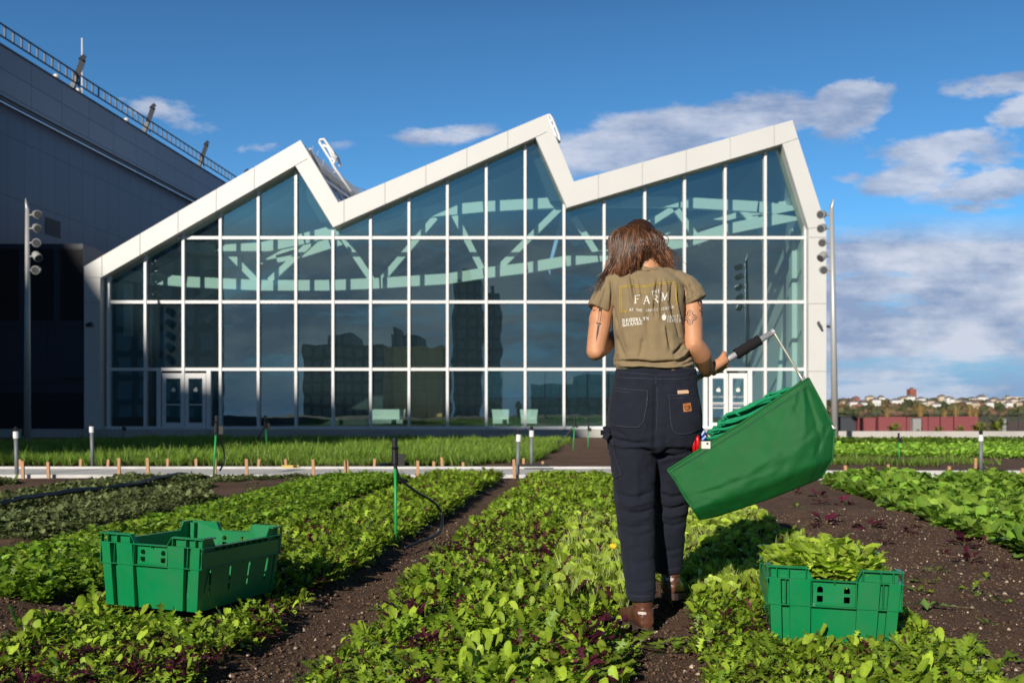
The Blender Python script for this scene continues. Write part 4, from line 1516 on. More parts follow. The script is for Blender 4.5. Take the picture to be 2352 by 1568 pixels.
# ------------------------------------------------------------------ floodlight poles
def pole(xb, yb, xt, yt, D, side, lab):
    b_, t_ = P(xb, yb, D), P(xt, yt, D)
    b_.z = gz(D) - .1
    e = empty('floodlight_pole', (b_.x, D, b_.z), lab, 'lamp post', 'floodlight poles beside the hall')
    m_ = MB()
    m_.tube([b_, b_.lerp(t_, .5), t_ - Vector((0, 0, .28))], [.125, .10, .075], 20, cap=True)
    m_.tube([b_, b_ + Vector((0, 0, .06))], .17, 20)
    # slanted tip
    seg = 20
    vs_, fs_ = [], []
    for k_ in range(seg):
        a_ = 2 * math.pi * k_ / seg
        vs_.append((t_.x + .075 * math.cos(a_), t_.y + .075 * math.sin(a_), t_.z - .28))
        vs_.append((t_.x + .075 * math.cos(a_), t_.y + .075 * math.sin(a_), t_.z - .10 - .22 * side * (math.cos(a_))))
    for k_ in range(seg):
        k2 = (k_ + 1) % seg
        fs_.append((2 * k_, 2 * k2, 2 * k2 + 1, 2 * k_ + 1))
    fs_.append(tuple(2 * k_ + 1 for k_ in range(seg)))
    m_.add(vs_, fs_)
    m_.build('pole', M['galv'], e, smooth=True)
    aims = [(.5, -.6, -.15), (.5, -.6, -.25), (.35, -.85, -.25), (.6, -.4, -.55), (.15, -.95, -.2)]
    for i_, y in enumerate((493, 524, 557, 588, 620)):
        q_ = P(xt + (xb - xt) * (y - yt) / (yb - yt), y, D)
        h_ = q_ + Vector((side * .36, -.05, 0))
        a_ = Vector(aims[i_])
        a_.x *= side
        a_.normalize()
        m_ = MB().tube([q_ + Vector((side * .06, 0, -.02)), h_], .028, 8)
        m_.tube([h_ - a_ * .17, h_ - a_ * .10, h_ + a_ * .10, h_ + a_ * .17, h_ + a_ * .171], [.09, .135, .155, .155, .135], 16)
        f_ = m_.build('floodlight', M['lamp_grey'], e)
        MB().tube([h_ + a_ * .172, h_ + a_ * .182], .125, 16).build('lens', M['lens'], f_)
    return e


pole(63, 985, 63, 462, 36.4, 1, 'galvanised pole with five floodlights at the far left')
pole(1918, 985, 1910, 460, 36.0, -1, 'galvanised pole with five floodlights right of the hall')

# ------------------------------------------------------------------ walkway boards, stakes, irrigation
def zat(x, y):
    return float(soil_z(np.array([float(x)]), np.array([float(y)]))[0])


# one paved walkway sheet between the two edgings
XR = 2.75
tag(MB().box(-16, XR, 12.86, 14.42, -.08, .022).build('walkway', mat('white gravel walk', (.60, .585, .57), rough=.95, var=.18, nscale=9, bump=.5, bscale=60, dirt=.35)), kind='structure')
tag(MB().box(XR, 16, 12.62, 13.42, -.08, .004).build('walkway', mat('dark strip', (.05, .05, .05), rough=.9, var=.3)), kind='structure')
for x0, x1, y0, y1, z1_, lab in ((-16, XR, 12.78, 12.84, .045, 'near white edging board of the left walkway'), (-16, XR, 14.44, 14.50, .052, 'far grey white edging board of the left walkway'),
                                 (XR, 16, 12.42, 12.60, .060, 'near white edging board of the walkway on the right'), (XR, 16, 13.44, 13.52, .055, 'far white edging board of the walkway on the right')):
    tag(MB().box(x0, x1, y0, y1, -.08, z1_).build('edging_board', M['white_board']), lab, 'board')


def stake(x, ytop, ybot, D, i, near):
    q_ = P(x, ybot, D)
    t_ = P(x + random.uniform(-2.5, 2.5), ytop, D)
    q_.z = min(q_.z, -.02)
    t_.z += .02
    m_ = MB().beam(q_, t_, .036, .028, up=(0, 1, 0))
    o_ = m_.build('wooden_stake', M['stake'])
    lab = 'orange tan wooden stake in the nearer row beside the white boards' if near else 'short orange tan wooden stake in the farther row beyond the white boards'
    tag(o_, lab, 'stake', 'nearer row of wooden stakes' if near else 'farther row of wooden stakes')


for i, (x, yt) in enumerate([(53, 1062), (112, 1064), (273, 1055), (341, 1055), (494, 1056), (567, 1057), (721, 1058), (794, 1060), (799, 1060), (960, 1061), (1182, 1058), (1943, 1072), (2180, 1074), (2347, 1078), (-40, 1060), (2440, 1080)]):
    stake(x, yt, 1096, 12.70, i, True)
for i, (x, yt) in enumerate([(185, 1057), (247, 1058), (385, 1056), (451, 1056), (593, 1057), (658, 1057), (859, 1056), (997, 1062), (1016, 1053), (1065, 1064), (1203, 1055), (1245, 1062), (2041, 1069), (2240, 1054), (2253, 1072), (47, 1058)]):
    stake(x, yt, 1078, 14.60, i, False)
c = P(670, 1074, 14.2)
tag(MB().box(c.x - .12, c.x + .12, 14.1, 14.18, .056, .09).build('offcut', mat('yellow wood', (.6, .42, .1))), 'small yellow offcut lying on the white boards', 'wood')


def riser(x, yt, yb, D, lab, lean=0):
    t_, q_ = P(x, yt, D), P(x + lean, yb, D)
    q_.z = gz(D) - .03
    e = empty('sprinkler_riser', q_, lab, 'sprinkler', 'white capped sprinkler risers')
    up_ = (t_ - q_).normalized()
    MB().tube([q_, t_ - up_ * .14], .026, 10).build('pipe', M['pvc_grey'], e, smooth=True)
    MB().tube([t_ - up_ * .15, t_ - up_ * .06], .034, 12).build('cap', M['pvc_white'], e)
    MB().tube([t_ - up_ * .06, t_ - up_ * .02, t_], [.022, .028, .014], 10).build('nozzle', M['black_rubber'], e)


riser(36, 980, 1090, 13.1, 'white capped grey riser at the far left among stakes', 3)
riser(210, 970, 1066, 15.0, 'white capped grey riser in front of the shaded column', 3)
riser(1192, 987, 1090, 12.9, 'white capped riser left of the pair, standing at the end of the bare path', -4)
riser(1221, 979, 1073, 14.6, 'white capped riser right of the pair, beyond the boards')
riser(2253, 988, 1080, 13.9, 'white capped riser on the right before the yellow green crop')
riser(2091, 1036, 1076, 26, 'short distant riser in front of the maroon planters')


def sprinkler(xt, yt, xb, yb, D, head, lab, hose=None, rod=.008):
    t_, q_ = P(xt, yt, D), P(xb, yb, D)
    q_.z = min(q_.z, zat(q_.x, D) + .0) - .02
    e = empty('stake_sprinkler', q_, lab, 'sprinkler')
    d_ = (q_ - t_).normalized()
    s_ = head
    MB().tube([t_ + d_ * s_ * .9, q_], rod, 8).build('rod', M['green_rod'], e, smooth=True)
    m_ = MB()
    m_.tube([t_, t_ + d_ * s_ * .12], s_ * .13, 12).tube([t_ + d_ * s_ * .12, t_ + d_ * s_ * .3], s_ * .10, 12)
    m_.tube([t_ + d_ * s_ * .3, t_ + d_ * s_ * .36, t_ + d_ * s_ * .42], [s_ * .10, s_ * .15, s_ * .10], 12)
    m_.tube([t_ + d_ * s_ * .42, t_ + d_ * s_ * .6], s_ * .12, 12).tube([t_ + d_ * s_ * .6, t_ + d_ * s_ * .95], s_ * .135, 12)
    m_.tube([t_ + d_ * s_ * .95, t_ + d_ * s_ * 1.12], s_ * .06, 10)
    m_.box(t_.x + s_ * .12, t_.x + s_ * .36, D - .01, D + .015, (t_ + d_ * s_ * 1.05).z, (t_ + d_ * s_ * .58).z)
    m_.build('head', M['black_rubber'], e)
    if hose:
        pts_ = [P(x, y, dd) for x, y, dd in hose]
        # smooth the hose with a Catmull-Rom pass
        out = []
        for i_ in range(len(pts_) - 1):
            p0 = pts_[max(i_ - 1, 0)]
            p1, p2 = pts_[i_], pts_[i_ + 1]
            p3 = pts_[min(i_ + 2, len(pts_) - 1)]
            for s in np.linspace(0, 1, 7)[:-1]:
                out.append(.5 * ((2 * p1) + (p2 - p0) * s + (2 * p0 - 5 * p1 + 4 * p2 - p3) * s * s + (3 * p1 - p0 - 3 * p2 + p3) * s ** 3))
        out.append(pts_[-1])
        MB().tube(out, rod * .95, 8).build('hose', M['black_rubber'], e, smooth=True)
    return e


sprinkler(907, 1006, 910, 1282, 6.3, .17, 'black sprinkler head on a bright green rod standing among the greens, nearest the camera',
          [(911, 1050, 6.3), (910, 1075, 6.3), (922, 1102, 6.32), (958, 1130, 6.4), (993, 1150, 6.6), (1012, 1172, 6.75), (1016, 1195, 6.7), (1010, 1222, 6.5), (985, 1236, 6.3), (960, 1245, 6.15), (930, 1258, 6.0)], .0095)
sprinkler(498, 955, 490, 1092, 12.6, .22, 'leaning sprinkler on a green rod at the left end of the boards', [(500, 990, 12.6), (508, 1012, 12.7), (515, 1040, 12.8), (514, 1062, 12.8), (505, 1080, 12.7)], .013)
sprinkler(609, 954, 614, 1046, 22, .30, 'sprinkler on a green rod standing in the far grass bed', [(610, 975, 22), (590, 1010, 22), (582, 1032, 22)], .02)
sprinkler(1320, 960, 1316, 1045, 24, .22, 'thin sprinkler rod left of the person beyond the boards', [(1320, 975, 24), (1300, 1000, 24), (1280, 1018, 24)], .014)
sprinkler(1352, 972, 1350, 1040, 26, .20, 'thin sprinkler rod closest to the trousers beyond the boards', None, .012)
sprinkler(2064, 994, 2066, 1076, 17, .16, 'black headed sprinkler on a thin rod on the right', None, .010)
sprinkler(283, 970, 283, 1003, 38, .30, 'dark sprinkler against the shaded curb at the left', None, .02)
sprinkler(52, 985, 52, 1003, 38, .3, 'dark sprinkler against the shaded curb at the far left', None, .02)
# big black hose across the dull seedlings
pts = [(-120, 1196, 7.9), (0, 1180, 8.4), (90, 1163, 9.05), (200, 1146, 9.8), (290, 1134, 10.4), (345, 1120, 11.1), (395, 1106, 12.0), (430, 1096, 12.6)]
pp_ = []
for x, y, D in pts:
    q = P(x, y, D)
    q.z = zat(q.x, q.y) + .06
    pp_.append(q)
out = []
for i in range(len(pp_) - 1):
    for s in np.linspace(0, 1, 6)[:-1]:
        out.append(pp_[i].lerp(pp_[i + 1], s) + Vector((0, 0, .008 * math.sin(i * 5 + s * 6))))
tag(MB().tube(out + [pp_[-1]], .026, 10).build('irrigation_hose', M['black_rubber'], smooth=True), 'thick black hose lying across the dull seedlings at the left', 'hose')
q = [P(870, 1078, 15.3), P(905, 1073, 15.6), P(935, 1070, 15.9), P(1000, 1066, 16.4)]
tag(MB().tube([Vector((a.x, a.y, .02)) for a in q], .035, 8).build('irrigation_hose', M['black_rubber']), 'short black pipe lying in the grass edge beyond the boards', 'hose')
q = [P(1196, 1075, 14.3), P(1230, 1075, 14.3), P(1262, 1076, 14.3)]
tag(MB().tube([Vector((a.x, a.y, .08)) for a in q], .02, 8).build('irrigation_hose', M['black_rubber']), 'short black pipe between the pair of risers', 'hose')

# ------------------------------------------------------------------ beyond the parapet on the right
PD = 47.0
boxes = [(1971, 2011, 959, 'maroon'), (2018, 2081, 957, 'maroon'), (2083, 2095, 958, 'maroon'), (2118, 2131, 957, 'maroon'), (2133, 2158, 957, 'maroon'), (2161, 2189, 957, 'maroon'), (2192, 2247, 956, 'maroon')]
labs = ['maroon planter box next to the black box', 'second maroon planter box from the left', 'narrow maroon planter box left of the grey cabinet', 'narrow maroon planter box just right of the grey cabinet', 'maroon planter box third from the right end', 'maroon planter box second from the right end', 'widest maroon planter box at the right end']
zlo = -.6
for (a, b, y, m_), lab in zip(boxes, labs):
    x0, x1 = PX(a, PD), PX(b, PD)
    e = empty('planter_box', ((x0 + x1) / 2, PD, zlo), lab, 'planter', 'maroon planters beyond the parapet')
    z1_ = PZ(y, PD)
    MB().box(x0, x1, PD, PD + .06, zlo, z1_).box(x0, x0 + .05, PD + .06, PD + .9, zlo, z1_).box(x1 - .05, x1, PD + .06, PD + .9, zlo, z1_).box(x0, x1, PD + .9, PD + .96, zlo, z1_).build('box', M['maroon'], e)
    MB().box(x0 + .05, x1 - .05, PD + .06, PD + .9, zlo, z1_ - .08).build('soil', M['soil'], e)
tag(MB().box(PX(1927, PD), PX(1969, PD), PD + .2, PD + 1, zlo, PZ(958, PD)).box(PX(1925, PD), PX(1970, PD), PD + .15, PD + 1.05, PZ(958, PD), PZ(956, PD)).build('equipment_box', M['dark_trim']), 'black equipment box beside the pole beyond the parapet', 'box')
tag(MB().box(PX(2097, 46), PX(2116, 46), 46, 46.3, zlo, PZ(961, 46)).box(PX(2096, 46), PX(2117, 46), 45.98, 46.32, PZ(961, 46), PZ(960, 46)).build('electrical_cabinet', M['grey_box']), 'grey cabinet in front of the maroon planters', 'cabinet')
tag(MB().box(PX(2303, 46), PX(2311, 46), 46, 46.2, zlo, PZ(962, 46)).box(PX(2302, 46), PX(2312, 46), 45.98, 46.22, PZ(962, 46), PZ(961, 46)).build('electrical_cabinet', M['grey_box']), 'slim grey post box behind the parapet at the right', 'cabinet')
T_tan = [plant([('blade', (.30, .20, .085), (.42, .27, .10), 1.0)], 60, 1.5, rg, elev=(1.25, 1.52), bend=(0, .35), w=.5) for _ in range(3)]
tg = [(2108, 5.0), (2117, 4.0), (2107, 3), (2190, 1), (2172, 1)]
for i, (x, s, lab) in enumerate(((2115 - 0, 1.15, 'tan ornamental grass tuft above the second planter'), (2196, 1.0, 'tan grass tuft left of the tallest one'), (2303 - 0, 0.0, ''), (2110 + 60, .85, 'low tan grass tuft above the middle planters'), (2229, 1.05, 'tan grass tuft above the widest planter'), (2302 - 60, 1.0, 'reddish tan grass tuft at the planters\' right end'), (2038, .8, 'short tan grass tuft above the first planters'), (2113, 0.9, 'tan grass tuft behind the grey cabinet'))):
    if s == 0:
        continue
    V, Q, C = T_tan[i % 3]
    o = np_mesh('ornamental_grass', V * s * .62, Q, M['leaf_matte'], C)
    o.location = (PX(x, 47.6), 47.6, PZ(965, 47.6) - .1)
    tag(o, lab, 'grass', 'ornamental grasses in the planters')
T_sh = [plant([('small', (.12, .16, .03), (.25, .26, .05), 1.0)], 90, .55, rg, elev=(.2, 1.5), bend=(0, .9), up=.35, w=.5) for _ in range(3)]
for i, (x, s, lab) in enumerate(((2055, 1.0, 'small yellow green shrub below the second planter'), (2155, .7, 'small yellow green shrub below the middle planters'), (2205, .7, 'small yellow green shrub below the widest planter'),
                                 (2250, 1.1, 'yellow green shrub at the end of the planters'), (2289, 1.4, 'tallest yellow green shrub by the fence'), (2108, .4, 'tiny shrub by the grey cabinet'))):
    V, Q, C = T_sh[i % 3]
    o = np_mesh('shrub', V * s * .7, Q, M['leaf'], C * 1.5)
    o.location = (PX(x, 44.5), 44.5, PZ(996, 44.5))
    tag(o, lab, 'shrub', 'small shrubs behind the parapet')
fe = empty('railing_fence', (26, 56, -.5), 'fine dark wire railing along the roof edge at the right', 'fence')
for x in np.arange(2236, 2420, 26.0):
    MB().beam(P(x, 1000, 56), P(x, 1000 - 50, 56), .05, .05, up=(0, 1, 0)).build('post', M['dark_trim'], fe)
mb = MB()
for y in (950, 960, 970, 980):
    mb.beam(P(1925, y, 56), P(2440, y, 56), .02, .03)
mb.build('rail', M['dark_trim'], fe)

# far shore: woods, houses and a tower
n = 2600
wr = np.random.default_rng(3)
ico = bmesh.new()
bmesh.ops.create_icosphere(ico, subdivisions=2, radius=1)
iv = np.array([v.co[:] for v in ico.verts])
iq = np.array([[v.index for v in f.verts] for f in ico.faces])
ico.free()
Vs, Qs, Cs, o_ = [], [], [], 0
X = wr.uniform(-320, 900, n)
Y = wr.uniform(1395, 1478, n)
for i in range(n):
    t = np.clip((Y[i] - 1290) / 170, 0, 1)
    z = -42 + t * t * (3 - 2 * t) * 50
    s = wr.uniform(3.0, 6.5)
    v = iv * (1 + .35 * wr.standard_normal((len(iv), 1)) * .6) * np.array([s * wr.uniform(.8, 1.5), s, s * wr.uniform(.7, 1.05)])
    Vs.append(v + np.array([X[i], Y[i], z + s * .4]))
    Qs.append(iq + o_)
    o_ += len(iv)
    c = np.array([.075, .085, .04]) if wr.uniform() < .6 else np.array([.16, .10, .06]) if wr.uniform() < .8 else np.array([.13, .13, .05])
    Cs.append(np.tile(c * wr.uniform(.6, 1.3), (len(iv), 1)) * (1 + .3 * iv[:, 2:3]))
tag(np_mesh('far_woods', np.concatenate(Vs), np.concatenate(Qs), M['leaf_matte'], np.concatenate(Cs), smooth=False), 'brown and green autumn woods on the far shore hill', 'woods', kind='stuff')
hl = random.Random(4)
hs = [(1938, 1), (1990 - 28, 0), (2028 - 60, 2), (1985, 0), (2001, 1), (2014, 0), (2026, 0), (2068, 0), (2078, 1), (2115 - 22, 0), (2118, 0), (2139, 1), (2152, 0), (2183, 0), (2190, 0), (2205, 1), (2212, 0), (2236, 0), (2242, 1), (2258, 0), (2275, 0), (2287, 1), (2297, 1), (2308, 1), (2320, 0), (2331, 1), (2342, 1), (2352, 0), (2210 + 8, 2), (2166, 1), (2128, 0), (2060, 0), (1975, 2), (2226, 0)]
for i, (x, c) in enumerate(hs):
    D = 1440 + hl.uniform(-28, 26)
    t = min(1, max(0, (D - 1290) / 170))
    zg = -42 + t * t * (3 - 2 * t) * 50
    X = PX(x, D)
    w, d, h = hl.uniform(8, 14), 9, hl.uniform(8, 12)
    e = empty('far_house', (X, D, zg), 'tiny pale house among trees on the far shore hill', 'house', 'houses on the far shore hill')
    MB().box(X - w / 2, X + w / 2, D, D + d, zg - 3, zg + h).build('wall', [M['house_a'], M['house_b'], M['house_c']][c], e)
    MB().prism([(X - w / 2 - .5, zg + h + .01), (X + w / 2 + .5, zg + h + .01), (X, zg + h + hl.uniform(2, 4))], D - .5, D + d + .5).build('roof', M['roof_far'], e)
    m_ = MB()
    for k in range(3):
        xx = X - w / 2 + w * (k + .7) / 3.4
        for zz in (zg + 1.6, zg + 4.6):
            m_.box(xx - .5, xx + .5, D - .06, D - .01, zz, zz + 1.6)
    m_.build('window', M['pane_far'], e)
for (x0, x1, yt, yb, mm, nm, lab) in ((2091, 2105, 893, 925, 'brick', 'brick_tower', 'red brick tower block standing above the far shore hill'), (2312, 2352, 911, 935, 'house_b', 'apartment_building', 'wide beige apartment block at the right end of the far hill')):
    D = 1475
    e = empty(nm, (PX((x0 + x1) / 2, D), D, 5), lab, 'tower' if 'tower' in nm else 'building')
    MB().box(PX(x0, D), PX(x1, D), D, D + 14, PZ(yb, D), PZ(yt, D)).build('wall', M[mm], e)
    MB().box(PX(x0, D) + 3, PX(x0, D) + 6.5, D + 4, D + 10, PZ(yt, D) + .01, PZ(yt, D) + 2.4).build('roof', M['roof_far'], e)
    m_ = MB()
    for zz in np.arange(PZ(yb, D) + 4, PZ(yt, D) - 2, 3.2):
        for xx in np.arange(PX(x0, D) + 1.4, PX(x1, D) - 1.2, 2.4):
            m_.box(xx, xx + .9, D - .06, D - .01, zz, zz + 1.3)
    m_.build('window', M['pane_far'], e)

# the city behind the viewer: it shades the foot of the hall and shows in its glass
def city(name, x0, x1, y0, y1, z, m_, lab, prof=None):
    e = empty(name, ((x0 + x1) / 2, (y0 + y1) / 2, -45), lab, 'building')
    if prof is None:
        prof = [(x0, -45), (x0, z), (x1, z), (x1, -45)]
    MB().prism(prof, y0, y1).build('wall', m_, e)
    m2 = MB()
    zz = prof[1][1] if len(prof) == 4 else z
    m2.box(x0 + (x1 - x0) * .3, x0 + (x1 - x0) * .6, y0 + 1, y1 - 1, z + .01, z + 3)
    m2.build('roof', M['tower_dark'], e)


tb = .51 * 60
prof = [(-190, -45), (-190, 148), (-123, 148), (-63.6, 55.6), (-60.0, 50.9), (-42.7, 49.0), (-42.7, -45)]
e = empty('office_block', (-100, -70, -45), 'large office block behind the viewer that shades the left of the hall', 'building')
MB().prism(prof, -62, -60).build('wall', M['tower_dark'], e)
MB().box(-170, -140, -61.8, -60.2, 150.01, 156).build('roof', M['tower_dark'], e)
city('city_tower', -19, -10, -250, -235, 43, M['tower_dark'], 'dark city tower mirrored in the middle of the glass')
city('city_tower', -8.5, -3.5, -252, -236, 38, M['tower_dark'], 'lower dark city tower mirrored beside the taller one')
city('city_building', -62, -38, -230, -210, 20, M['tower_dark'], 'dark city block mirrored low in the glass')
city('city_building', -37, -34, -240, -215, 23, M['tower_dark'], 'narrow dark block mirrored left of the tower')
city('city_building', -33, -17, -190, -170, 17, M['tower_tan'], 'tan brick city block mirrored low in the glass')
city('city_building', 5, 55, -260, -230, 9, M['tower_dark'], 'low dark city block mirrored at the right of the glass')


# ------------------------------------------------------------------ picking crates
def panel(mb, width, profile, holes, thick, fn):
    """flat wall: outline in (s, z) with holes, thick metres deep, placed by fn(s, z, t)"""
    outer_ = [(-width / 2, 0), (width / 2, 0)] + profile[::-1]
    loops = [outer_] + holes
    flat = [q for lp in loops for q in lp]
    tr_ = tessellate_polygon([[Vector((a, b, 0)) for a, b in lp] for lp in loops])
    n_ = len(flat)
    vs_ = [fn(a, b, 0) for a, b in flat] + [fn(a, b, thick) for a, b in flat]
    fs_ = [tuple(t_) for t_ in tr_] + [tuple(i + n_ for i in t_[::-1]) for t_ in tr_]
    o_ = 0
    for lp in loops:
        for i in range(len(lp)):
            j = (i + 1) % len(lp)
            fs_.append((o_ + i, o_ + j, o_ + j + n_, o_ + i + n_))
        o_ += len(lp)
    mb.add(vs_, fs_)


def slot(cx, z0, z1, w, top_round=True, bot_round=True):
    r = w / 2
    pts_ = []
    if bot_round:
        pts_ += [(cx + r * math.cos(a), z0 + r + r * math.sin(a)) for a in np.linspace(math.pi, 2 * math.pi, 6)]
    else:
        pts_ += [(cx - r, z0), (cx + r, z0)]
    if top_round:
        pts_ += [(cx + r * math.cos(a), z1 - r + r * math.sin(a)) for a in np.linspace(0, math.pi, 6)]
    else:
        pts_ += [(cx + r, z1), (cx - r, z1)]
    return pts_


def make_crate(spec, label):
    c, rot, w, l, h = spec
    ca = empty('picking_crate', c, label, 'crate', 'green picking crates', rot=rot)
    TP = .92

    def tp(x, y, z):
        k_ = TP + (1 - TP) * min(1, z / (h * .62))
        return (x * k_, y * k_, z)

    def end_fn(sg):
        return lambda s, z, t_: tp(s, sg * (l / 2 - .016 - t_), z)

    def side_fn(sg):
        return lambda s, z, t_: tp(sg * (w / 2 - .014 - t_), s, z)

    dip = h * .875
    pe = [(-w / 2 + .014, h), (-w * .20, h), (-w * .155, dip), (w * .155, dip), (w * .20, h), (w / 2 - .014, h)]
    pl_ = [(-l / 2 + .014, h), (-l * .36, h), (-l * .32, dip * 1.0), (l * .32, dip * 1.0), (l * .36, h), (l / 2 - .014, h)]
    zb_ = h * .60
    for sg in (-1, 1):
        m_ = MB()
        hl_ = []
        for cx_h in (-w * .10, w * .10):
            hl_.append(slot(cx_h, h * .735, h * .80, .020, True, False))
            hl_.append(slot(cx_h, h * .635, h * .700, .020, False, False))
        panel(m_, w - .03, pe, hl_, .003, end_fn(sg))
        T = lambda x0, x1, p0, p1, z0, z1: m_.add([tp(x, y, z) for z in (z0, z1) for (x, y) in ((x0, sg * (l / 2 - .016 - p0)), (x1, sg * (l / 2 - .016 - p0)), (x1, sg * (l / 2 - .016 + p1)), (x0, sg * (l / 2 - .016 + p1)))],
                                                     [(0, 3, 2, 1), (4, 5, 6, 7), (0, 1, 5, 4), (1, 2, 6, 5), (2, 3, 7, 6), (3, 0, 4, 7)])
        for a, b in ((-.485, -.40), (-.335, -.175), (.175, .335), (.40, .485)):
            T(w * a, w * b, -.0005, .024, .004, h * .87)
        # ledges and ribs of the upper collar
        for z0, z1, pr, x0, x1 in ((zb_ - .004, zb_, .021, -.5, .5), (h * .865, h * .865 + .004, .019, -.5, .5), (dip - .0035, dip - .0002, .021, -.155, .155)):
            T(w * x0, w * x1, -.0006, pr, z0, z1)
        for a, b in ((-.5, -.20), (.20, .5)):
            T(w * a, w * b, -.0006, .0205, h - .005, h - .0003)
        for xx in (-.497, -.43, -.34, -.21, .21, .34, .43, .497):
            T(w * xx - .0017, w * xx + .0017, -.0004, .0185, h * .866, h - .005)
        for xx in (-.497, -.30 - .06, -.165, 0.0, .165, .36, .497):
            if abs(xx) < .01:
                T(w * xx - .0015, w * xx + .0015, -.0004, .0185, dip - .012, dip - .003)
            else:
                T(w * xx - .0015, w * xx + .0015, -.0004, .0185, zb_, h * .865)
        # slopes of the raised corners
        for s_ in (-1, 1):
            q0, q1 = Vector((s_ * w * .20, h)), Vector((s_ * w * .155, dip))
            yy = sg * (l / 2 - .016)
            m_.add([tp(q0.x, yy, q0.y), tp(q1.x, yy, q1.y), tp(q1.x, yy + sg * .0205, q1.y), tp(q0.x, yy + sg * .0205, q0.y),
                    tp(q0.x, yy, q0.y - .006), tp(q1.x, yy, q1.y - .006), tp(q1.x, yy + sg * .0205, q1.y - .006), tp(q0.x, yy + sg * .0205, q0.y - .006)],
                   [(0, 1, 2, 3), (7, 6, 5, 4), (0, 4, 5, 1), (1, 5, 6, 2), (2, 6, 7, 3), (3, 7, 4, 0)])
        m_.build('end_panel', M['crate'], ca)
    for sg in (-1, 1):
        m_ = MB()
        hl_ = []
        for k_ in np.linspace(-.36, .36, 4):
            hl_.append(slot(l * k_, h * .34, h * .55, .015))
            hl_.append(slot(l * k_, h * .20, h * .31, .015))
        panel(m_, l - .032, pl_, hl_, .003, side_fn(sg))
        T = lambda y0, y1, p0, p1, z0, z1: m_.add([tp(x, y, z) for z in (z0, z1) for (x, y) in ((sg * (w / 2 - .014 - p0), y0), (sg * (w / 2 - .014 - p0), y1), (sg * (w / 2 - .014 + p1), y1), (sg * (w / 2 - .014 + p1), y0))],
                                                     [(0, 3, 2, 1), (4, 5, 6, 7), (0, 1, 5, 4), (1, 2, 6, 5), (2, 3, 7, 6), (3, 0, 4, 7)])
        for z0, z1, pr in ((zb_ - .004, zb_, .017), (h * .80, h * .80 + .003, .015), (dip - .004, dip - .0003, .018)):
            T(-l * .5, l * .5, -.0006, pr, z0, z1)
        T(-l * .488, l * .488, -.0005, .011, zb_, h * .80)
        for a, b in ((-.5, -.36), (.36, .5)):
            T(l * a, l * b, -.0006, .018, h - .005, h - .0003)
        for yy in np.linspace(-.30, .30, 9):
            T(l * yy - .0015, l * yy + .0015, -.0004, .014, h * .80, dip - .004)
        m_.build('side_panel', M['crate'], ca)
    m_ = MB()
    vs_ = [tp(x, y, z) for z in (.001, .006) for x, y in ((-w / 2 + .015, -l / 2 + .017), (w / 2 - .015, -l / 2 + .017), (w / 2 - .015, l / 2 - .017), (-w / 2 + .015, l / 2 - .017))]
    m_.add(vs_, [(0, 3, 2, 1), (4, 5, 6, 7), (0, 1, 5, 4), (1, 2, 6, 5), (2, 3, 7, 6), (3, 0, 4, 7)])
    m_.build('base', M['crate'], ca)
    # hollow corner posts
    for sx in (-1, 1):
        for sy in (-1, 1):
            m_ = MB()
            m_.add([tp(sx * (w / 2 - .012) * 1.0, sy * (l / 2 - .014), z) if k_ == 0 else
                    tp(sx * (w / 2 - .012 - (.03 if k_ in (2, 3) else 0)), sy * (l / 2 - .014 - (.03 if k_ in (1, 2) else 0)), z) for z in (.003, h - .006) for k_ in range(4)],
                   [(0, 3, 2, 1), (4, 5, 6, 7), (0, 1, 5, 4), (1, 2, 6, 5), (2, 3, 7, 6), (3, 0, 4, 7)])
            m_.build('corner_post', M['crate'], ca)
    for q_ in [o_ for o_ in bpy.data.objects if o_.parent == ca and o_.name.split('.')[0] in ('end_panel', 'side_panel', 'corner_post')]:
        bv = q_.modifiers.new('b', 'BEVEL')
        bv.width = .0012
        bv.segments = 1
        bv.limit_method = 'ANGLE'
        bv.angle_limit = math.radians(50)
    return ca


crL = make_crate(CR_L, 'empty green plastic picking crate on the left, in shade on its right side')
crR = make_crate(CR_R, 'green plastic picking crate on the right, heaped full of cut greens')
# harvested greens heaped in the right crate
c, rot, w, l, h = CR_R
n = 820
lr = np.random.default_rng(8)
T_cut = [plant([('lettuce', GREEN2, YEL2, .22), ('mizuna', GREEN2, YEL2, .30), ('spoon', GREEN2, YEL2, .42), ('frill', PUR, PUR2, .07)], 4, .098, lr, elev=(.0, 1.0), bend=(-.2, 1.5), w=1.25) for _ in range(16)]
px_ = lr.uniform(-.40, .40, n)
py_ = lr.uniform(-.43, .43, n)
hz_ = h * .80 + .055 * np.clip(1 - (px_ / .45) ** 2, 0, 1) * np.clip(1 - (py_ / .5) ** 2 * .6, 0, 1) + lr.uniform(-.02, .03, n)
o = scatter('harvested_greens', T_cut, np.stack([px_ * w * .9, py_ * l * .9, hz_], -1), lr.uniform(.5, 1.05, n), M['leaf'], lr, lean=.3, colmul=np.full(n, 1.25))
o.location = c
o.rotation_euler = rot
stuff(o, 'freshly cut salad leaves heaped in the right crate', 'salad')
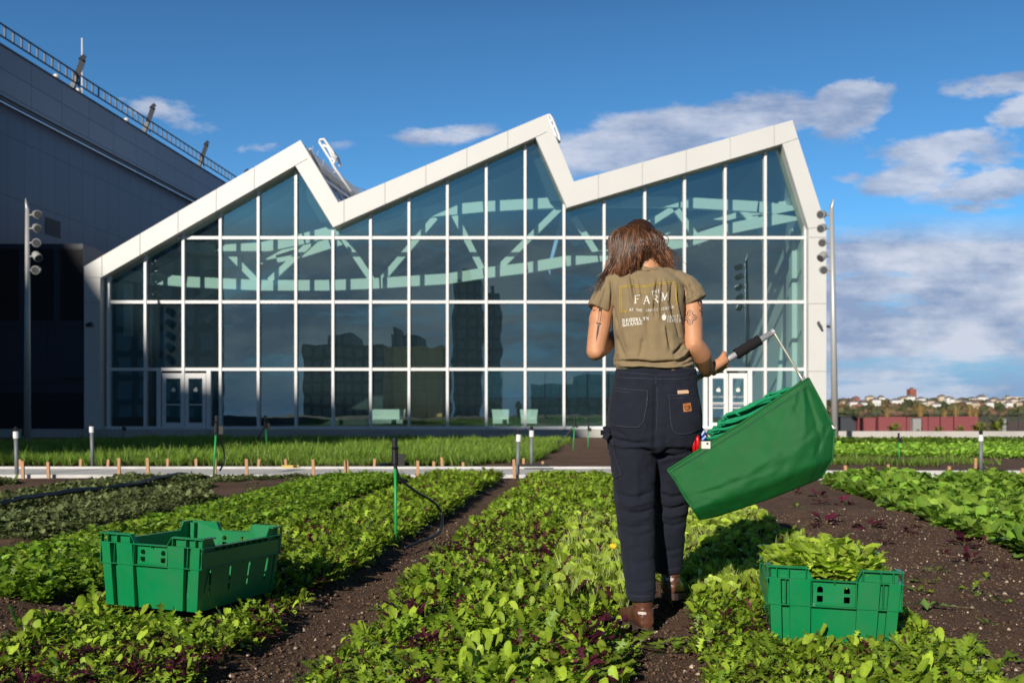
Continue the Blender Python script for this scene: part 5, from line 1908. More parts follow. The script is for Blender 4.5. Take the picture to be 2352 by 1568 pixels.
# a few greens leaning up against the crates hide their feet
for (c, rot, w, l, h), seed in ((CR_L, 3), (CR_R, 4)):
    r_ = np.random.default_rng(seed)
    m = 60
    s = r_.uniform(-.55, .55, m)
    lx, ly = s * w, np.full(m, -l / 2 - .01) - r_.uniform(.015, .10, m)
    ca_, sa_ = math.cos(rot[2]), math.sin(rot[2])
    x = c.x + lx * ca_ - ly * sa_
    y = c.y + lx * sa_ + ly * ca_
    m2 = 36
    s = r_.uniform(-.5, .5, m2)
    ly2, lx2 = s * l, np.full(m2, w / 2 + .01) + r_.uniform(.01, .08, m2)
    x = np.concatenate([x, c.x + lx2 * ca_ - ly2 * sa_])
    y = np.concatenate([y, c.y + lx2 * sa_ + ly2 * ca_])
    p = np.stack([x, y, soil_z(x, y)], -1)
    stuff(scatter('salad_greens', T_mix[:6] + T_baby, p, r_.uniform(.38, .68, len(p)), M['leaf'], r_), 'greens growing right against the foot of the %s crate' % ('empty' if seed == 3 else 'full'))


# ------------------------------------------------------------------ the person
def remesh(mb, voxel, smooth_it=4, name='tmp'):
    me = bpy.data.meshes.new(name)
    me.from_pydata(mb.v, [], mb.f)
    o_ = bpy.data.objects.new(name, me)
    COL.objects.link(o_)
    # outward normals on every closed piece
    bm = bmesh.new()
    bm.from_mesh(me)
    bmesh.ops.recalc_face_normals(bm, faces=bm.faces)
    bm.to_mesh(me)
    bm.free()
    md = o_.modifiers.new('r', 'REMESH')
    md.mode = 'VOXEL'
    md.voxel_size = voxel
    md.adaptivity = 0
    sm = o_.modifiers.new('s', 'SMOOTH')
    sm.iterations = smooth_it
    sm.factor = .5
    bpy.context.view_layer.update()
    dg = bpy.context.evaluated_depsgraph_get()
    out_ = bpy.data.meshes.new_from_object(o_.evaluated_get(dg))
    bpy.data.objects.remove(o_)
    bpy.data.meshes.remove(me)
    n_ = len(out_.vertices)
    V_ = np.zeros(n_ * 3)
    out_.vertices.foreach_get('co', V_)
    V_ = V_.reshape(-1, 3)
    nr = np.zeros(n_ * 3)
    out_.vertices.foreach_get('normal', nr)
    return out_, V_, nr.reshape(-1, 3)


def finish(me, V_, name, material, parent, smooth=True):
    org = np.array(ORG[parent.name])
    me.vertices.foreach_set('co', (V_ - org).astype(np.float32).ravel())
    me.materials.clear()
    me.materials.append(material)
    me.polygons.foreach_set('use_smooth', [smooth] * len(me.polygons))
    me.update()
    me.name = name
    o_ = bpy.data.objects.new(name, me)
    COL.objects.link(o_)
    o_.parent = parent
    ORG[o_.name] = ORG[parent.name]
    return o_


def bvh_of(V_, me):
    return BVHTree.FromPolygons([Vector(v) for v in V_], [tuple(p_.vertices) for p_ in me.polygons])


EYE = Vector((0, 0, H))


def proj_pt(bvh, x, y, off=.0015):
    d_ = P(x, y, 1.0) - EYE
    d_.normalize()
    hit = bvh.ray_cast(EYE, d_)
    if hit[0] is None:
        return None
    n_ = hit[1] if hit[1].dot(d_) < 0 else -hit[1]
    return hit[0] + n_ * off


def ribbon(mb, bvh, pts_, w, off=.0015, step=2.0, thick=None):
    """printed or stitched line lying on a cloth surface"""
    P2 = []
    for (a, b) in zip(pts_, pts_[1:]):
        a, b = Vector(a), Vector(b)
        k_ = max(1, int((b - a).length / step))
        for i_ in range(k_):
            P2.append(a.lerp(b, i_ / k_))
    P2.append(Vector(pts_[-1]))
    ws = w if hasattr(w, '__len__') else None
    prev = None
    for i_, q_ in enumerate(P2):
        t_ = (P2[min(i_ + 1, len(P2) - 1)] - P2[max(i_ - 1, 0)])
        if t_.length < 1e-6:
            continue
        t_.normalize()
        n_ = Vector((-t_.y, t_.x))
        ww = (ws[0] + (ws[1] - ws[0]) * i_ / max(1, len(P2) - 1)) if ws else w
        l_, r_ = proj_pt(bvh, *(q_ + n_ * ww / 2), off), proj_pt(bvh, *(q_ - n_ * ww / 2), off)
        cur = (l_, r_) if l_ is not None and r_ is not None else None
        if prev and cur and (prev[0] - cur[0]).length < .06:
            mb.add([prev[0], prev[1], cur[1], cur[0]], [(0, 1, 2, 3)])
        prev = cur


def inpoly(x, y, poly):
    c_ = False
    j = len(poly) - 1
    for i in range(len(poly)):
        xi, yi = poly[i]
        xj, yj = poly[j]
        if (yi > y) != (yj > y) and x < (xj - xi) * (y - yi) / (yj - yi + 1e-9) + xi:
            c_ = not c_
        j = i
    return c_


def area(mb, bvh, poly, off=.002, step=4.0):
    """patch of cloth or print covering a closed outline on a surface"""
    xs_ = [q[0] for q in poly]
    ys_ = [q[1] for q in poly]
    pts_ = []
    n_ = len(poly)
    for i in range(n_):
        a, b = Vector(poly[i]), Vector(poly[(i + 1) % n_])
        k_ = max(1, int((b - a).length / step))
        pts_ += [a.lerp(b, t_ / k_) for t_ in range(k_)]
    nb = len(pts_)
    ed = [(i, (i + 1) % nb) for i in range(nb)]
    for x in np.arange(min(xs_) + step * .7, max(xs_), step):
        for y in np.arange(min(ys_) + step * .7, max(ys_), step):
            if inpoly(x, y, poly):
                pts_.append(Vector((x, y)))
    vs_, _, fs_, *_ = delaunay_2d_cdt([Vector(q) for q in pts_], ed, [], 1, .3)
    W = [proj_pt(bvh, v.x, v.y, off) for v in vs_]
    idx, vv = {}, []
    for i, q in enumerate(W):
        if q is not None:
            idx[i] = len(vv)
            vv.append(q)
    ff = []
    for f_ in fs_:
        if all(i in idx for i in f_):
            c0 = [W[i] for i in f_]
            if max((c0[0] - c0[1]).length, (c0[1] - c0[2]).length) < .05:
                ff.append(tuple(idx[i] for i in f_))
    if vv:
        mb.add(vv, ff)


def folds(V_, Nn, lst, front_only=True):
    """push cloth in or out along drawn creases. lst: (polyline in photo units, half width, height in metres)"""
    x = CX + V_[:, 0] / V_[:, 1] * F
    y = HY - (V_[:, 2] - H) / V_[:, 1] * F
    d_ = np.zeros(len(V_))
    for pl_, wd, am in lst:
        best = np.full(len(V_), 1e9)
        taper = np.ones(len(V_))
        tot = sum(math.dist(a, b) for a, b in zip(pl_, pl_[1:]))
        acc = 0
        for a, b in zip(pl_, pl_[1:]):
            ax, ay = a
            bx, by = b
            L2 = (bx - ax) ** 2 + (by - ay) ** 2
            t_ = np.clip(((x - ax) * (bx - ax) + (y - ay) * (by - ay)) / L2, 0, 1)
            dd = np.hypot(x - ax - t_ * (bx - ax), y - ay - t_ * (by - ay))
            s_ = (acc + t_ * math.sqrt(L2)) / tot
            tt = np.clip(np.minimum(s_, 1 - s_) * 5, 0.0, 1)
            m_ = dd < best
            taper = np.where(m_, tt, taper)
            best = np.minimum(best, dd)
            acc += math.sqrt(L2)
        d_ += am * np.exp(-(best / wd) ** 2) * (.25 + .75 * taper)
    if front_only:
        d_ *= np.clip(-Nn[:, 1] * 2 + .3, 0, 1)
    return d_


def limb(mb, pts_, rad, seg=16):
    """tapering limb with rounded ends, smooth between joints"""
    pts_ = [Vector(q) for q in pts_]
    out_, rr = [], []
    for i in range(len(pts_) - 1):
        p0, p1, p2, p3 = pts_[max(i - 1, 0)], pts_[i], pts_[i + 1], pts_[min(i + 2, len(pts_) - 1)]
        for s in np.linspace(0, 1, 6)[:-1]:
            out_.append(.5 * ((2 * p1) + (p2 - p0) * s + (2 * p0 - 5 * p1 + 4 * p2 - p3) * s * s + (3 * p1 - p0 - 3 * p2 + p3) * s ** 3))
            rr.append(rad[i] * (1 - s) + rad[i + 1] * s)
    out_.append(pts_[-1])
    rr.append(rad[-1])
    mb.tube(out_, rr, seg)
    mb.ball(out_[0], rr[0] * .995, nu=14, nv=8)
    mb.ball(out_[-1], rr[-1] * .995, nu=14, nv=8)


def row(y, xl, xr, ry, D, dD=0.0):
    """horizontal body ring from its left and right edge in the photo"""
    k_ = D / F
    return ((xl + xr) / 2 * k_ - CX * k_, D + dD, PZ(y, D), (xr - xl) / 2 * k_, ry)


TD = 4.10
pr = empty('person', (P(1490, 1440, 4.15).x, 4.15, 0.0), 'person seen from behind in olive t-shirt and navy trousers carrying a green bag', 'person')
# --- bare body: one continuous surface from head to hands
b_ = MB()
b_.rings([row(900, 1425, 1590, .105, TD), row(850, 1432, 1585, .10, TD), row(780, 1432, 1560, .10, TD), row(720, 1420, 1560, .105, TD), row(670, 1412, 1562, .10, TD),
          row(640, 1420, 1552, .085, TD, .01), row(628, 1440, 1534, .07, TD, .01), row(618, 1452, 1512, .058, TD, .015)], power=2.3)
neck0, neck1 = P(1487, 640, TD), P(1482, 578, TD + .02)
limb(b_, [neck0, P(1486, 610, TD), neck1], [.062, .056, .055])
# head bowed forwards, turned a little left
HC = P(1464, 571, TD + .045)
Rh = Matrix.Rotation(math.radians(4), 3, 'Y') @ Matrix.Rotation(math.radians(-34), 3, 'X') @ Matrix.Rotation(math.radians(8), 3, 'Z')


def hb(x, y, z):
    return HC + Rh @ Vector((x, y, z))


b_.ball(hb(0, -.012, .022), .073, .092, .088, T=Rh, nu=24, nv=16)
b_.ball(hb(0, .030, -.035), .060, .062, .078, T=Rh, nu=20, nv=14)
b_.ball(hb(0, .070, -.088), .024, .020, .018, T=Rh)
limb(b_, [hb(0, .083, .008), hb(0, .098, -.022), hb(0, .106, -.036)], [.008, .011, .012])
b_.ball(hb(.013, .094, -.037), .008, T=Rh)
b_.ball(hb(-.013, .094, -.037), .008, T=Rh)
b_.tube([hb(-.022, .082, -.058), hb(0, .092, -.055), hb(.022, .082, -.058)], [.004, .007, .004], 8)
b_.tube([hb(-.019, .082, -.065), hb(0, .091, -.066), hb(.019, .082, -.065)], [.004, .008, .004], 8)
b_.tube([hb(-.045, .076, .022), hb(-.018, .086, .022), hb(.018, .086, .022), hb(.045, .076, .022)], [.006, .008, .008, .006], 8)
for s in (-1, 1):
    b_.ball(hb(s * .072, 0, -.012), .009, .020, .031, T=Rh)
# arms
SL, EL_ = P(1392, 668, TD), P(1368, 806, TD - .06)
WL_, HL_ = P(1418, 768, TD + .17), P(1436, 755, TD + .24)
limb(b_, [P(1415, 662, TD), P(1390, 692, TD - .008), P(1377, 750, TD - .030), EL_], [.040, .042, .045, .038])
limb(b_, [EL_, EL_.lerp(WL_, .35) + Vector((-.004, 0, -.004)), WL_], [.039, .040, .026])
b_.ball(EL_ + Vector((.002, -.014, -.006)), .028)
b_.ball(P(1375, 738, TD - .030), .041, .043, .065)
SR, ER = P(1572, 668, TD), P(1593, 792, TD - .035)
G_ = P(1647, 838, 4.24)
T_ = (P(1775, 763, 4.24) - P(1600, 868, 4.24)).normalized()
WR = P(1623, 852, 4.19)
limb(b_, [P(1556, 662, TD), P(1588, 690, TD - .006), P(1590, 745, TD - .015), ER], [.040, .042, .043, .038])
limb(b_, [ER, ER.lerp(WR, .35) + Vector((.012, 0, -.004)), WR], [.040, .043, .027])
b_.ball(ER + Vector((-.004, -.020, .0)), .022)
b_.ball(P(1590, 735, TD - .012), .042, .044, .065)
# right hand closed round the handle: four fingers of different length and a thumb
a_ = WR - G_
a_ = (a_ - T_ * a_.dot(T_)).normalized()
c_ = T_.cross(a_).normalized()
if c_.x < 0:
    c_ = -c_
RT = .0155


def wrap(off, ang, r):
    return G_ + T_ * off + (a_ * math.cos(ang) + c_ * math.sin(ang)) * r


b_.ball(G_ + a_ * .036 + T_ * .002, .024, .024, .024)
limb(b_, [WR, G_ + a_ * .040 + T_ * .020], [.025, .019])
limb(b_, [WR, G_ + a_ * .040 - T_ * .022], [.025, .018])
limb(b_, [G_ + a_ * .034 - T_ * .030, G_ + a_ * .034 + T_ * .028], [.019, .021])
fl = [1.0, 1.06, 1.0, .82]
for i_ in range(4):
    off_ = .030 - i_ * .0205
    r_ = RT + .0095
    angs = np.linspace(.15, 3.9 * fl[i_] * .86, 6)
    pts_ = [G_ + a_ * .040 + T_ * off_ * .9 + c_ * .004] + [wrap(off_, an, r_ + (.006 if k_ in (0, 1) else 0)) for k_, an in enumerate(angs)]
    limb(b_, pts_, [.0115, .0115, .0105, .0102, .0095, .0088, .0075], seg=10)
limb(b_, [G_ + a_ * .040 + T_ * .020 - c_ * .012, wrap(.044, -.7, RT + .019), wrap(.050, -1.7, RT + .012), wrap(.050, -2.5, RT + .010)], [.0135, .0125, .011, .0085], seg=10)
# left hand, relaxed in front of the chest
hd = (HL_ - WL_).normalized()
sd = hd.cross(Vector((0, 0, 1))).normalized()
dn = hd.cross(sd).normalized()
limb(b_, [WL_, HL_ + sd * .015], [.025, .020])
limb(b_, [WL_, HL_ - sd * .018], [.025, .019])
for i_, fl_ in enumerate((.062, .070, .066, .052)):
    q0 = HL_ + sd * (.028 - i_ * .019)
    limb(b_, [q0, q0 + hd * fl_ * .45 - dn * .002, q0 + hd * fl_ * .75 - dn * .018, q0 + hd * fl_ * .8 - dn * .038], [.010, .0092, .0085, .0075], seg=10)
limb(b_, [WL_.lerp(HL_, .4) + sd * .02, HL_ + sd * .045 - dn * .012, HL_ + sd * .052 + hd * .03 - dn * .02], [.013, .0115, .009], seg=10)
# legs down to the feet, inside the trousers
AL, AR = P(1473, 1385, 3.985), P(1537, 1322, 4.27)
KL, KR = P(1459, 1185, 4.07), P(1543, 1165, 4.19)
limb(b_, [P(1455, 930, TD), P(1455, 1040, TD), KL, AL], [.080, .066, .044, .030])
limb(b_, [P(1550, 930, TD), P(1552, 1040, TD + .05), KR, AR], [.080, .062, .040, .028])
b_.rings([row(990, 1420, 1590, .10, TD), row(940, 1415, 1595, .105, TD), row(880, 1430, 1588, .10, TD)], power=2.3)
me, BV, BN = remesh(b_, .0042, 5)
body = finish(me, BV, 'body', M['skin'], pr)
b_bvh = bvh_of(BV, me)
for s in (-1, 1):
    MB().ball(hb(s * .030, .074, .004), .0115, T=Rh).build('eye', M['lilac'], body, smooth=True)

# --- t-shirt
s_ = MB()
s_.rings([row(858, 1424, 1586, .105, TD), row(850, 1417, 1592, .113, TD), row(838, 1409, 1594, .121, TD), row(826, 1408, 1590, .124, TD), row(808, 1413, 1580, .122, TD), row(780, 1412, 1571, .122, TD), row(745, 1407, 1570, .126, TD),
          row(710, 1403, 1572, .130, TD), row(680, 1400, 1574, .128, TD), row(660, 1400, 1572, .118, TD), row(646, 1406, 1568, .103, TD), row(636, 1418, 1556, .089, TD, .006), row(627, 1436, 1538, .078, TD, .01), row(618, 1452, 1522, .069, TD, .012), row(611, 1464, 1513, .062, TD, .015)], power=2.35)
# trapezius and shoulder slopes
limb(s_, [P(1490, 640, TD + .01), P(1430, 649, TD + .005), P(1398, 664, TD)], [.066, .056, .055])
limb(s_, [P(1490, 640, TD + .01), P(1540, 649, TD + .005), P(1578, 664, TD)], [.066, .056, .055])
# sleeves: open cones
s_.tube([P(1425, 652, TD), P(1402, 668, TD - .004), P(1388, 690, TD - .010), P(1375, 713, TD - .018)], [.062, .062, .057, .052], 28)
s_.ball(P(1402, 664, TD - .004), .058)
s_.tube([P(1545, 650, TD), P(1573, 662, TD - .004), P(1588, 676, TD - .008), P(1597, 693, TD - .012)], [.060, .060, .055, .051], 28)
s_.ball(P(1574, 664, TD - .004), .058)
me, SV, SN = remesh(s_, .0036, 9)
sx_ = CX + SV[:, 0] / SV[:, 1] * F
sy_ = HY - (SV[:, 2] - H) / SV[:, 1] * F
fl_ = [([(1511, 640), (1507, 665), (1504, 700), (1506, 728)], 3.6, -.009), ([(1517, 640), (1514, 665), (1511, 700), (1513, 730)], 4.0, .006), ([(1544, 650), (1543, 690), (1549, 730), (1562, 770)], 3.4, -.010),
       ([(1551, 650), (1551, 690), (1557, 728), (1566, 755)], 4.0, .005), ([(1524, 640), (1530, 660), (1530, 690), (1538, 720)], 4, .004), ([(1449, 632), (1453, 655), (1460, 690)], 3.5, -.006), ([(1443, 634), (1447, 660), (1452, 700)], 4, .004),
       ([(1470, 645), (1474, 670), (1476, 690)], 4, -.004), ([(1530, 750), (1536, 775), (1541, 800)], 4, -.006), ([(1524, 750), (1528, 778), (1532, 805)], 5, .004), ([(1478, 775), (1474, 800), (1468, 822)], 6, -.004),
       ([(1420, 830), (1460, 829), (1500, 833), (1560, 829)], 3.2, -.011), ([(1425, 840), (1470, 838), (1530, 842), (1585, 838)], 3.6, .006), ([(1440, 848), (1480, 851), (1540, 848)], 3, -.005),
       ([(1498, 840), (1530, 836), (1570, 838), (1592, 829)], 3, -.005), ([(1570, 790), (1558, 804), (1548, 812)], 4, -.010), ([(1580, 800), (1568, 818), (1552, 824)], 4, .006), ([(1588, 812), (1575, 826), (1556, 832)], 3.5, -.008),
       ([(1404, 700), (1412, 728), (1420, 752)], 4, -.005), ([(1402, 640), (1406, 670), (1405, 705), (1403, 722)], 3.2, -.009), ([(1571, 650), (1577, 668), (1572, 695)], 3.4, -.009), ([(1590, 660), (1600, 672), (1610, 682)], 3.5, .004),
       ([(1585, 652), (1592, 668), (1594, 684)], 3, -.005), ([(1388, 655), (1380, 680), (1372, 705)], 4, .004), ([(1415, 770), (1425, 800), (1436, 820)], 5, -.004), ([(1440, 700), (1436, 760), (1448, 810)], 8, .004),
       ([(1490, 700), (1488, 750), (1494, 800)], 9, -.003), ([(1419, 815), (1412, 830), (1416, 845)], 3, -.006), ([(1460, 617), (1485, 622), (1512, 617)], 2.4, -.004)]
d_ = folds(SV, SN, [(a, b * .85, c * 1.25) for a, b, c in fl_]) * 1.7
nz = np.array([noise.noise(Vector((v[0] * 16, v[1] * 9, v[2] * 8))) + .5 * noise.noise(Vector((v[0] * 36, v[1] * 20, v[2] * 20))) for v in SV])
d_ = d_ + nz * .0042
SV = SV + SN * d_[:, None]
shirt = finish(me, SV, 't_shirt', M['shirt'], pr)
s_bvh = bvh_of(SV, me)
# rolled collar and hem stitching
m_ = MB()
ribbon(m_, s_bvh, [(1464, 618), (1478, 622), (1496, 622), (1514, 617)], 1.0, .0012)
ribbon(m_, s_bvh, [(1353, 697), (1372, 708), (1400, 719)], .8, .0010)
ribbon(m_, s_bvh, [(1574, 690), (1598, 679), (1618, 688)], .8, .0010)
m_.build('seam', mat('olive seam', (.15, .11, .06), rough=.9), shirt)

# printing on the back
WH, YE = MB(), MB()
LET = {'T': [((0, 0), (1, 0), .13), ((.5, 0), (.5, 1), .2)], 'H': [((.15, 0), (.15, 1), .2), ((.85, 0), (.85, 1), .2), ((.15, .5), (.85, .5), .1)],
       'E': [((.15, 0), (.15, 1), .2), ((0, .03), (.85, .03), .1), ((.1, .5), (.65, .5), .1), ((0, .97), (.9, .97), .1)],
       'F': [((.18, 0), (.18, 1), .2), ((0, .03), (.9, .03), .1), ((.1, .48), (.7, .48), .1), ((0, 1), (.4, 1), .08)],
       'A': [((.5, 0), (.05, 1), .10), ((.5, 0), (.93, 1), .2), ((.22, .65), (.75, .65), .09), ((-.05, 1), (.22, 1), .08), ((.75, 1), (1.1, 1), .08)],
       'R': [((.15, 0), (.15, 1), .2), ((0, .03), (.6, .03), .1), ((.6, .03), (.8, .15), .14), ((.8, .15), (.8, .35), .2), ((.8, .35), (.6, .5), .14), ((.15, .5), (.6, .5), .1), ((.5, .5), (.98, 1), .2), ((-.02, 1), (.34, 1), .08)],
       'M': [((.12, 0), (.05, 1), .1), ((.12, 0), (.5, .95), .2), ((.5, .95), (.9, 0), .1), ((.9, 0), (.97, 1), .2), ((-.1, 1), (.2, 1), .08), ((.8, 1), (1.12, 1), .08), ((-.06, .0), (.2, 0), .08), ((.82, 0), (1.08, 0), .08)],
       'J': [((.6, 0), (.6, .8), .2), ((.6, .8), (.4, 1), .15), ((.4, 1), (.15, .9), .12)], 'V': [((.05, 0), (.5, 1), .2), ((.5, 1), (.93, 0), .1)], 'I': [((.5, 0), (.5, 1), .2)],
       'S': [((.85, .12), (.5, 0), .12), ((.5, 0), (.18, .2), .16), ((.18, .2), (.82, .75), .2), ((.82, .75), (.5, 1), .16), ((.5, 1), (.12, .86), .12)],
       'C': [((.88, .15), (.5, 0), .12), ((.5, 0), (.15, .3), .16), ((.15, .3), (.15, .7), .2), ((.15, .7), (.5, 1), .16), ((.5, 1), (.9, .85), .12)],
       'N': [((.12, 0), (.12, 1), .1), ((.12, 0), (.88, 1), .2), ((.88, 0), (.88, 1), .1)],
       'B': [((.15, 0), (.15, 1), .2), ((.15, .03), (.7, .03), .18), ((.7, .03), (.7, .45), .18), ((.15, .5), (.75, .5), .18), ((.8, .5), (.8, .97), .18), ((.15, .97), (.8, .97), .18)],
       'O': [((.15, .05), (.85, .05), .2), ((.85, 0), (.85, 1), .22), ((.85, .95), (.15, .95), .2), ((.15, 1), (.15, 0), .22)],
       'K': [((.15, 0), (.15, 1), .24), ((.15, .55), (.85, 0), .2), ((.35, .45), (.9, 1), .24)], 'L': [((.15, 0), (.15, 1), .24), ((.15, .93), (.85, .93), .2)],
       'Y': [((.1, 0), (.5, .5), .22), ((.9, 0), (.5, .5), .22), ((.5, .5), (.5, 1), .24)], 'G': [((.88, .08), (.15, .08), .2), ((.15, 0), (.15, 1), .24), ((.15, .93), (.88, .93), .2), ((.85, .93), (.85, .5), .22), ((.85, .52), (.5, .52), .18)]}


def write(txt, x0, y0, x1, y1, hgt, wid, mbx, bvh, bold=1.0, off=.0016, arch=None):
    n_ = len(txt)
    for i_, ch in enumerate(txt):
        if ch == ' ' or ch not in LET:
            continue
        f_ = i_ / max(1, n_ - 1)
        bx_, by_ = x0 + (x1 - x0) * f_, y0 + (y1 - y0) * f_ + (arch(f_) if arch else 0)
        sl = (y1 - y0) / (x1 - x0 + 1e-6)
        for (p0, p1, tw) in LET[ch]:
            q0 = (bx_ + (p0[0] - .5) * wid, by_ + (p0[1] - .5) * hgt + sl * (p0[0] - .5) * wid)
            q1 = (bx_ + (p1[0] - .5) * wid, by_ + (p1[1] - .5) * hgt + sl * (p1[0] - .5) * wid)
            ribbon(mbx, bvh, [q0, q1], max(tw * wid * bold, .9), off, 2.5)


write('THE', 1499, 673, 1523 - 8, 668, 8, 5.5, WH, s_bvh, 1.1)
write('FARM', 1464, 687, 1527, 681, 18, 14, WH, s_bvh, 1.0, arch=lambda f: 3.5 if .2 < f < .9 else 0)
write('AT THE JAVITS CENTER', 1448, 711, 1546, 705, 6, 4.2, WH, s_bvh, 1.0, arch=lambda f: 4 * math.sin(f * math.pi))
write('BROOKLYN', 1433, 736, 1487, 731, 7.6, 6.2, WH, s_bvh, 1.2)
write('GRANGE', 1434, 745.5, 1474, 741, 7.6, 6.4, WH, s_bvh, 1.2)
write('JAVITS', 1534, 726.5, 1562, 726.5, 6.6, 4.0, WH, s_bvh, 1.1)
write('CENTER', 1534, 736.5, 1562, 736.5, 5.6, 3.9, WH, s_bvh, 1.0)
ribbon(WH, s_bvh, [(1532, 731.5), (1562, 731.5)], .8, .0016)
area(WH, s_bvh, [(1525 + 5.4 * math.cos(a) * (1 if math.sin(a) < 0 else .9), 729 + 7 * math.sin(a)) for a in np.linspace(0, 6.1, 16)], .0016, 2.5)
ribbon(WH, s_bvh, [(1524, 722), (1527, 719)], 1.4, .0016)
WH.build('white_print', M['print_white'], shirt)
top = [(1424, 658), (1452, 655), (1482, 657), (1510, 650), (1545, 648), (1556, 650)]
ribbon(YE, s_bvh, top, 1.2, .0016)
ribbon(YE, s_bvh, [(x + 2, y + 3.5) for x, y in top[:-1]], 1.0, .0016)
for dx in (0, 3.2):
    ribbon(YE, s_bvh, [(1424 + dx, 658 + dx), (1424 + dx, 690), (1425 + dx, 718 - dx)], 1.1, .0016)
    ribbon(YE, s_bvh, [(1556 - dx, 650 + dx), (1556 - dx, 680), (1559 - dx, 706 - dx)], 1.1, .0016)
    ribbon(YE, s_bvh, [(1425 + dx, 718 - dx), (1440, 716 - dx)], 1.1, .0016)
ribbon(YE, s_bvh, [(1470, 671), (1485, 673)], .9, .0016)
YE.build('yellow_print', M['print_yellow'], shirt)

# tattoos
TA = MB()
cx0, cy0 = 1585, 729
for k_ in range(4):
    a = k_ * math.pi / 2
    ux, uy, vx, vy = math.cos(a), math.sin(a), -math.sin(a), math.cos(a)
    sxk, syk = .92, 1.0

    def tp2(p, q):
        return (cx0 + (ux * p + vx * q) * sxk, cy0 + (uy * p + vy * q) * syk)
    for off_, ln in ((-5.2, 12), (-1.8, 15.5), (1.8, 15.5), (5.2, 12)):
        ribbon(TA, b_bvh, [tp2(7, off_), tp2(ln, off_)], 1.1, .0006)
    ribbon(TA, b_bvh, [tp2(12.5, -6.4), tp2(18.5, 0), tp2(12.5, 6.4)], .9, .0006)
    ribbon(TA, b_bvh, [tp2(6, -6.4), tp2(12.5, -6.4)], .8, .0006)
    ribbon(TA, b_bvh, [tp2(6, 6.4), tp2(12.5, 6.4)], .8, .0006)
ribbon(TA, b_bvh, [(cx0 + 5.4 * math.cos(a), cy0 + 5.4 * math.sin(a)) for a in np.linspace(0, 6.283, 20)], 1.0, .0006, 1.5)
ribbon(TA, b_bvh, [(1376, 709), (1375.5, 725), (1373, 738)], 1.0, .0006)
ribbon(TA, b_bvh, [(1382, 710), (1380.5, 725), (1378, 739)], 1.0, .0006)
area(TA, b_bvh, [(1376, 708), (1383, 709), (1382, 715), (1376, 714)], .0006, 3)
area(TA, b_bvh, [(1369.5, 740), (1381, 742), (1380, 746), (1370, 744)], .0006, 3)
area(TA, b_bvh, [(1372.5, 746), (1377.5, 746), (1374.5, 765), (1368.6, 786), (1370, 764)], .0006, 3)
for q in ([(1608, 692), (1614, 703), (1610, 712), (1616, 722), (1613, 730)], [(1603, 692), (1606, 700), (1612, 704)], [(1606, 712), (1612, 718), (1612, 727)], [(1361, 710), (1364, 714), (1368, 711)]):
    ribbon(TA, b_bvh, q, 1.8, .0006)
TA.build('tattoo', M['ink'], body)

# --- trousers
t_ = MB()
t_.rings([row(1040, 1412, 1588, .118, TD, .01), row(1025, 1400, 1602, .140, TD), row(1000, 1395, 1608, .150, TD), row(960, 1394, 1611, .148, TD), row(925, 1400, 1608, .139, TD), row(890, 1407, 1602, .126, TD), row(862, 1412, 1598, .115, TD), row(846, 1415, 1596, .110, TD)], seg=44, power=2.45)


def leg(rows_):
    t_.rings(rows_, seg=32, power=2.2)


leg([row(1376, 1443, 1504, .060, 3.985, .0), row(1340, 1436, 1504, .066, 4.0), row(1290, 1428, 1503, .071, 4.02), row(1230, 1421, 1503, .077, 4.05), row(1180, 1416, 1504, .083, 4.07), row(1120, 1408, 1506, .092, 4.08), row(1060, 1402, 1508, .108, 4.09), row(1000, 1398, 1509, .12, TD), row(950, 1405, 1500, .11, TD)])
leg([row(1313, 1501, 1566, .064, 4.27), row(1280, 1502, 1569, .068, 4.26), row(1225, 1503, 1573, .074, 4.23), row(1165, 1504, 1580, .083, 4.20), row(1110, 1502, 1589, .094, 4.16), row(1060, 1500, 1598, .11, 4.13), row(1000, 1502, 1606, .12, 4.11), row(950, 1508, 1600, .11, TD)])
me, PV, PN = remesh(t_, .0052, 6)
px_ = CX + PV[:, 0] / PV[:, 1] * F
py_ = HY - (PV[:, 2] - H) / PV[:, 1] * F
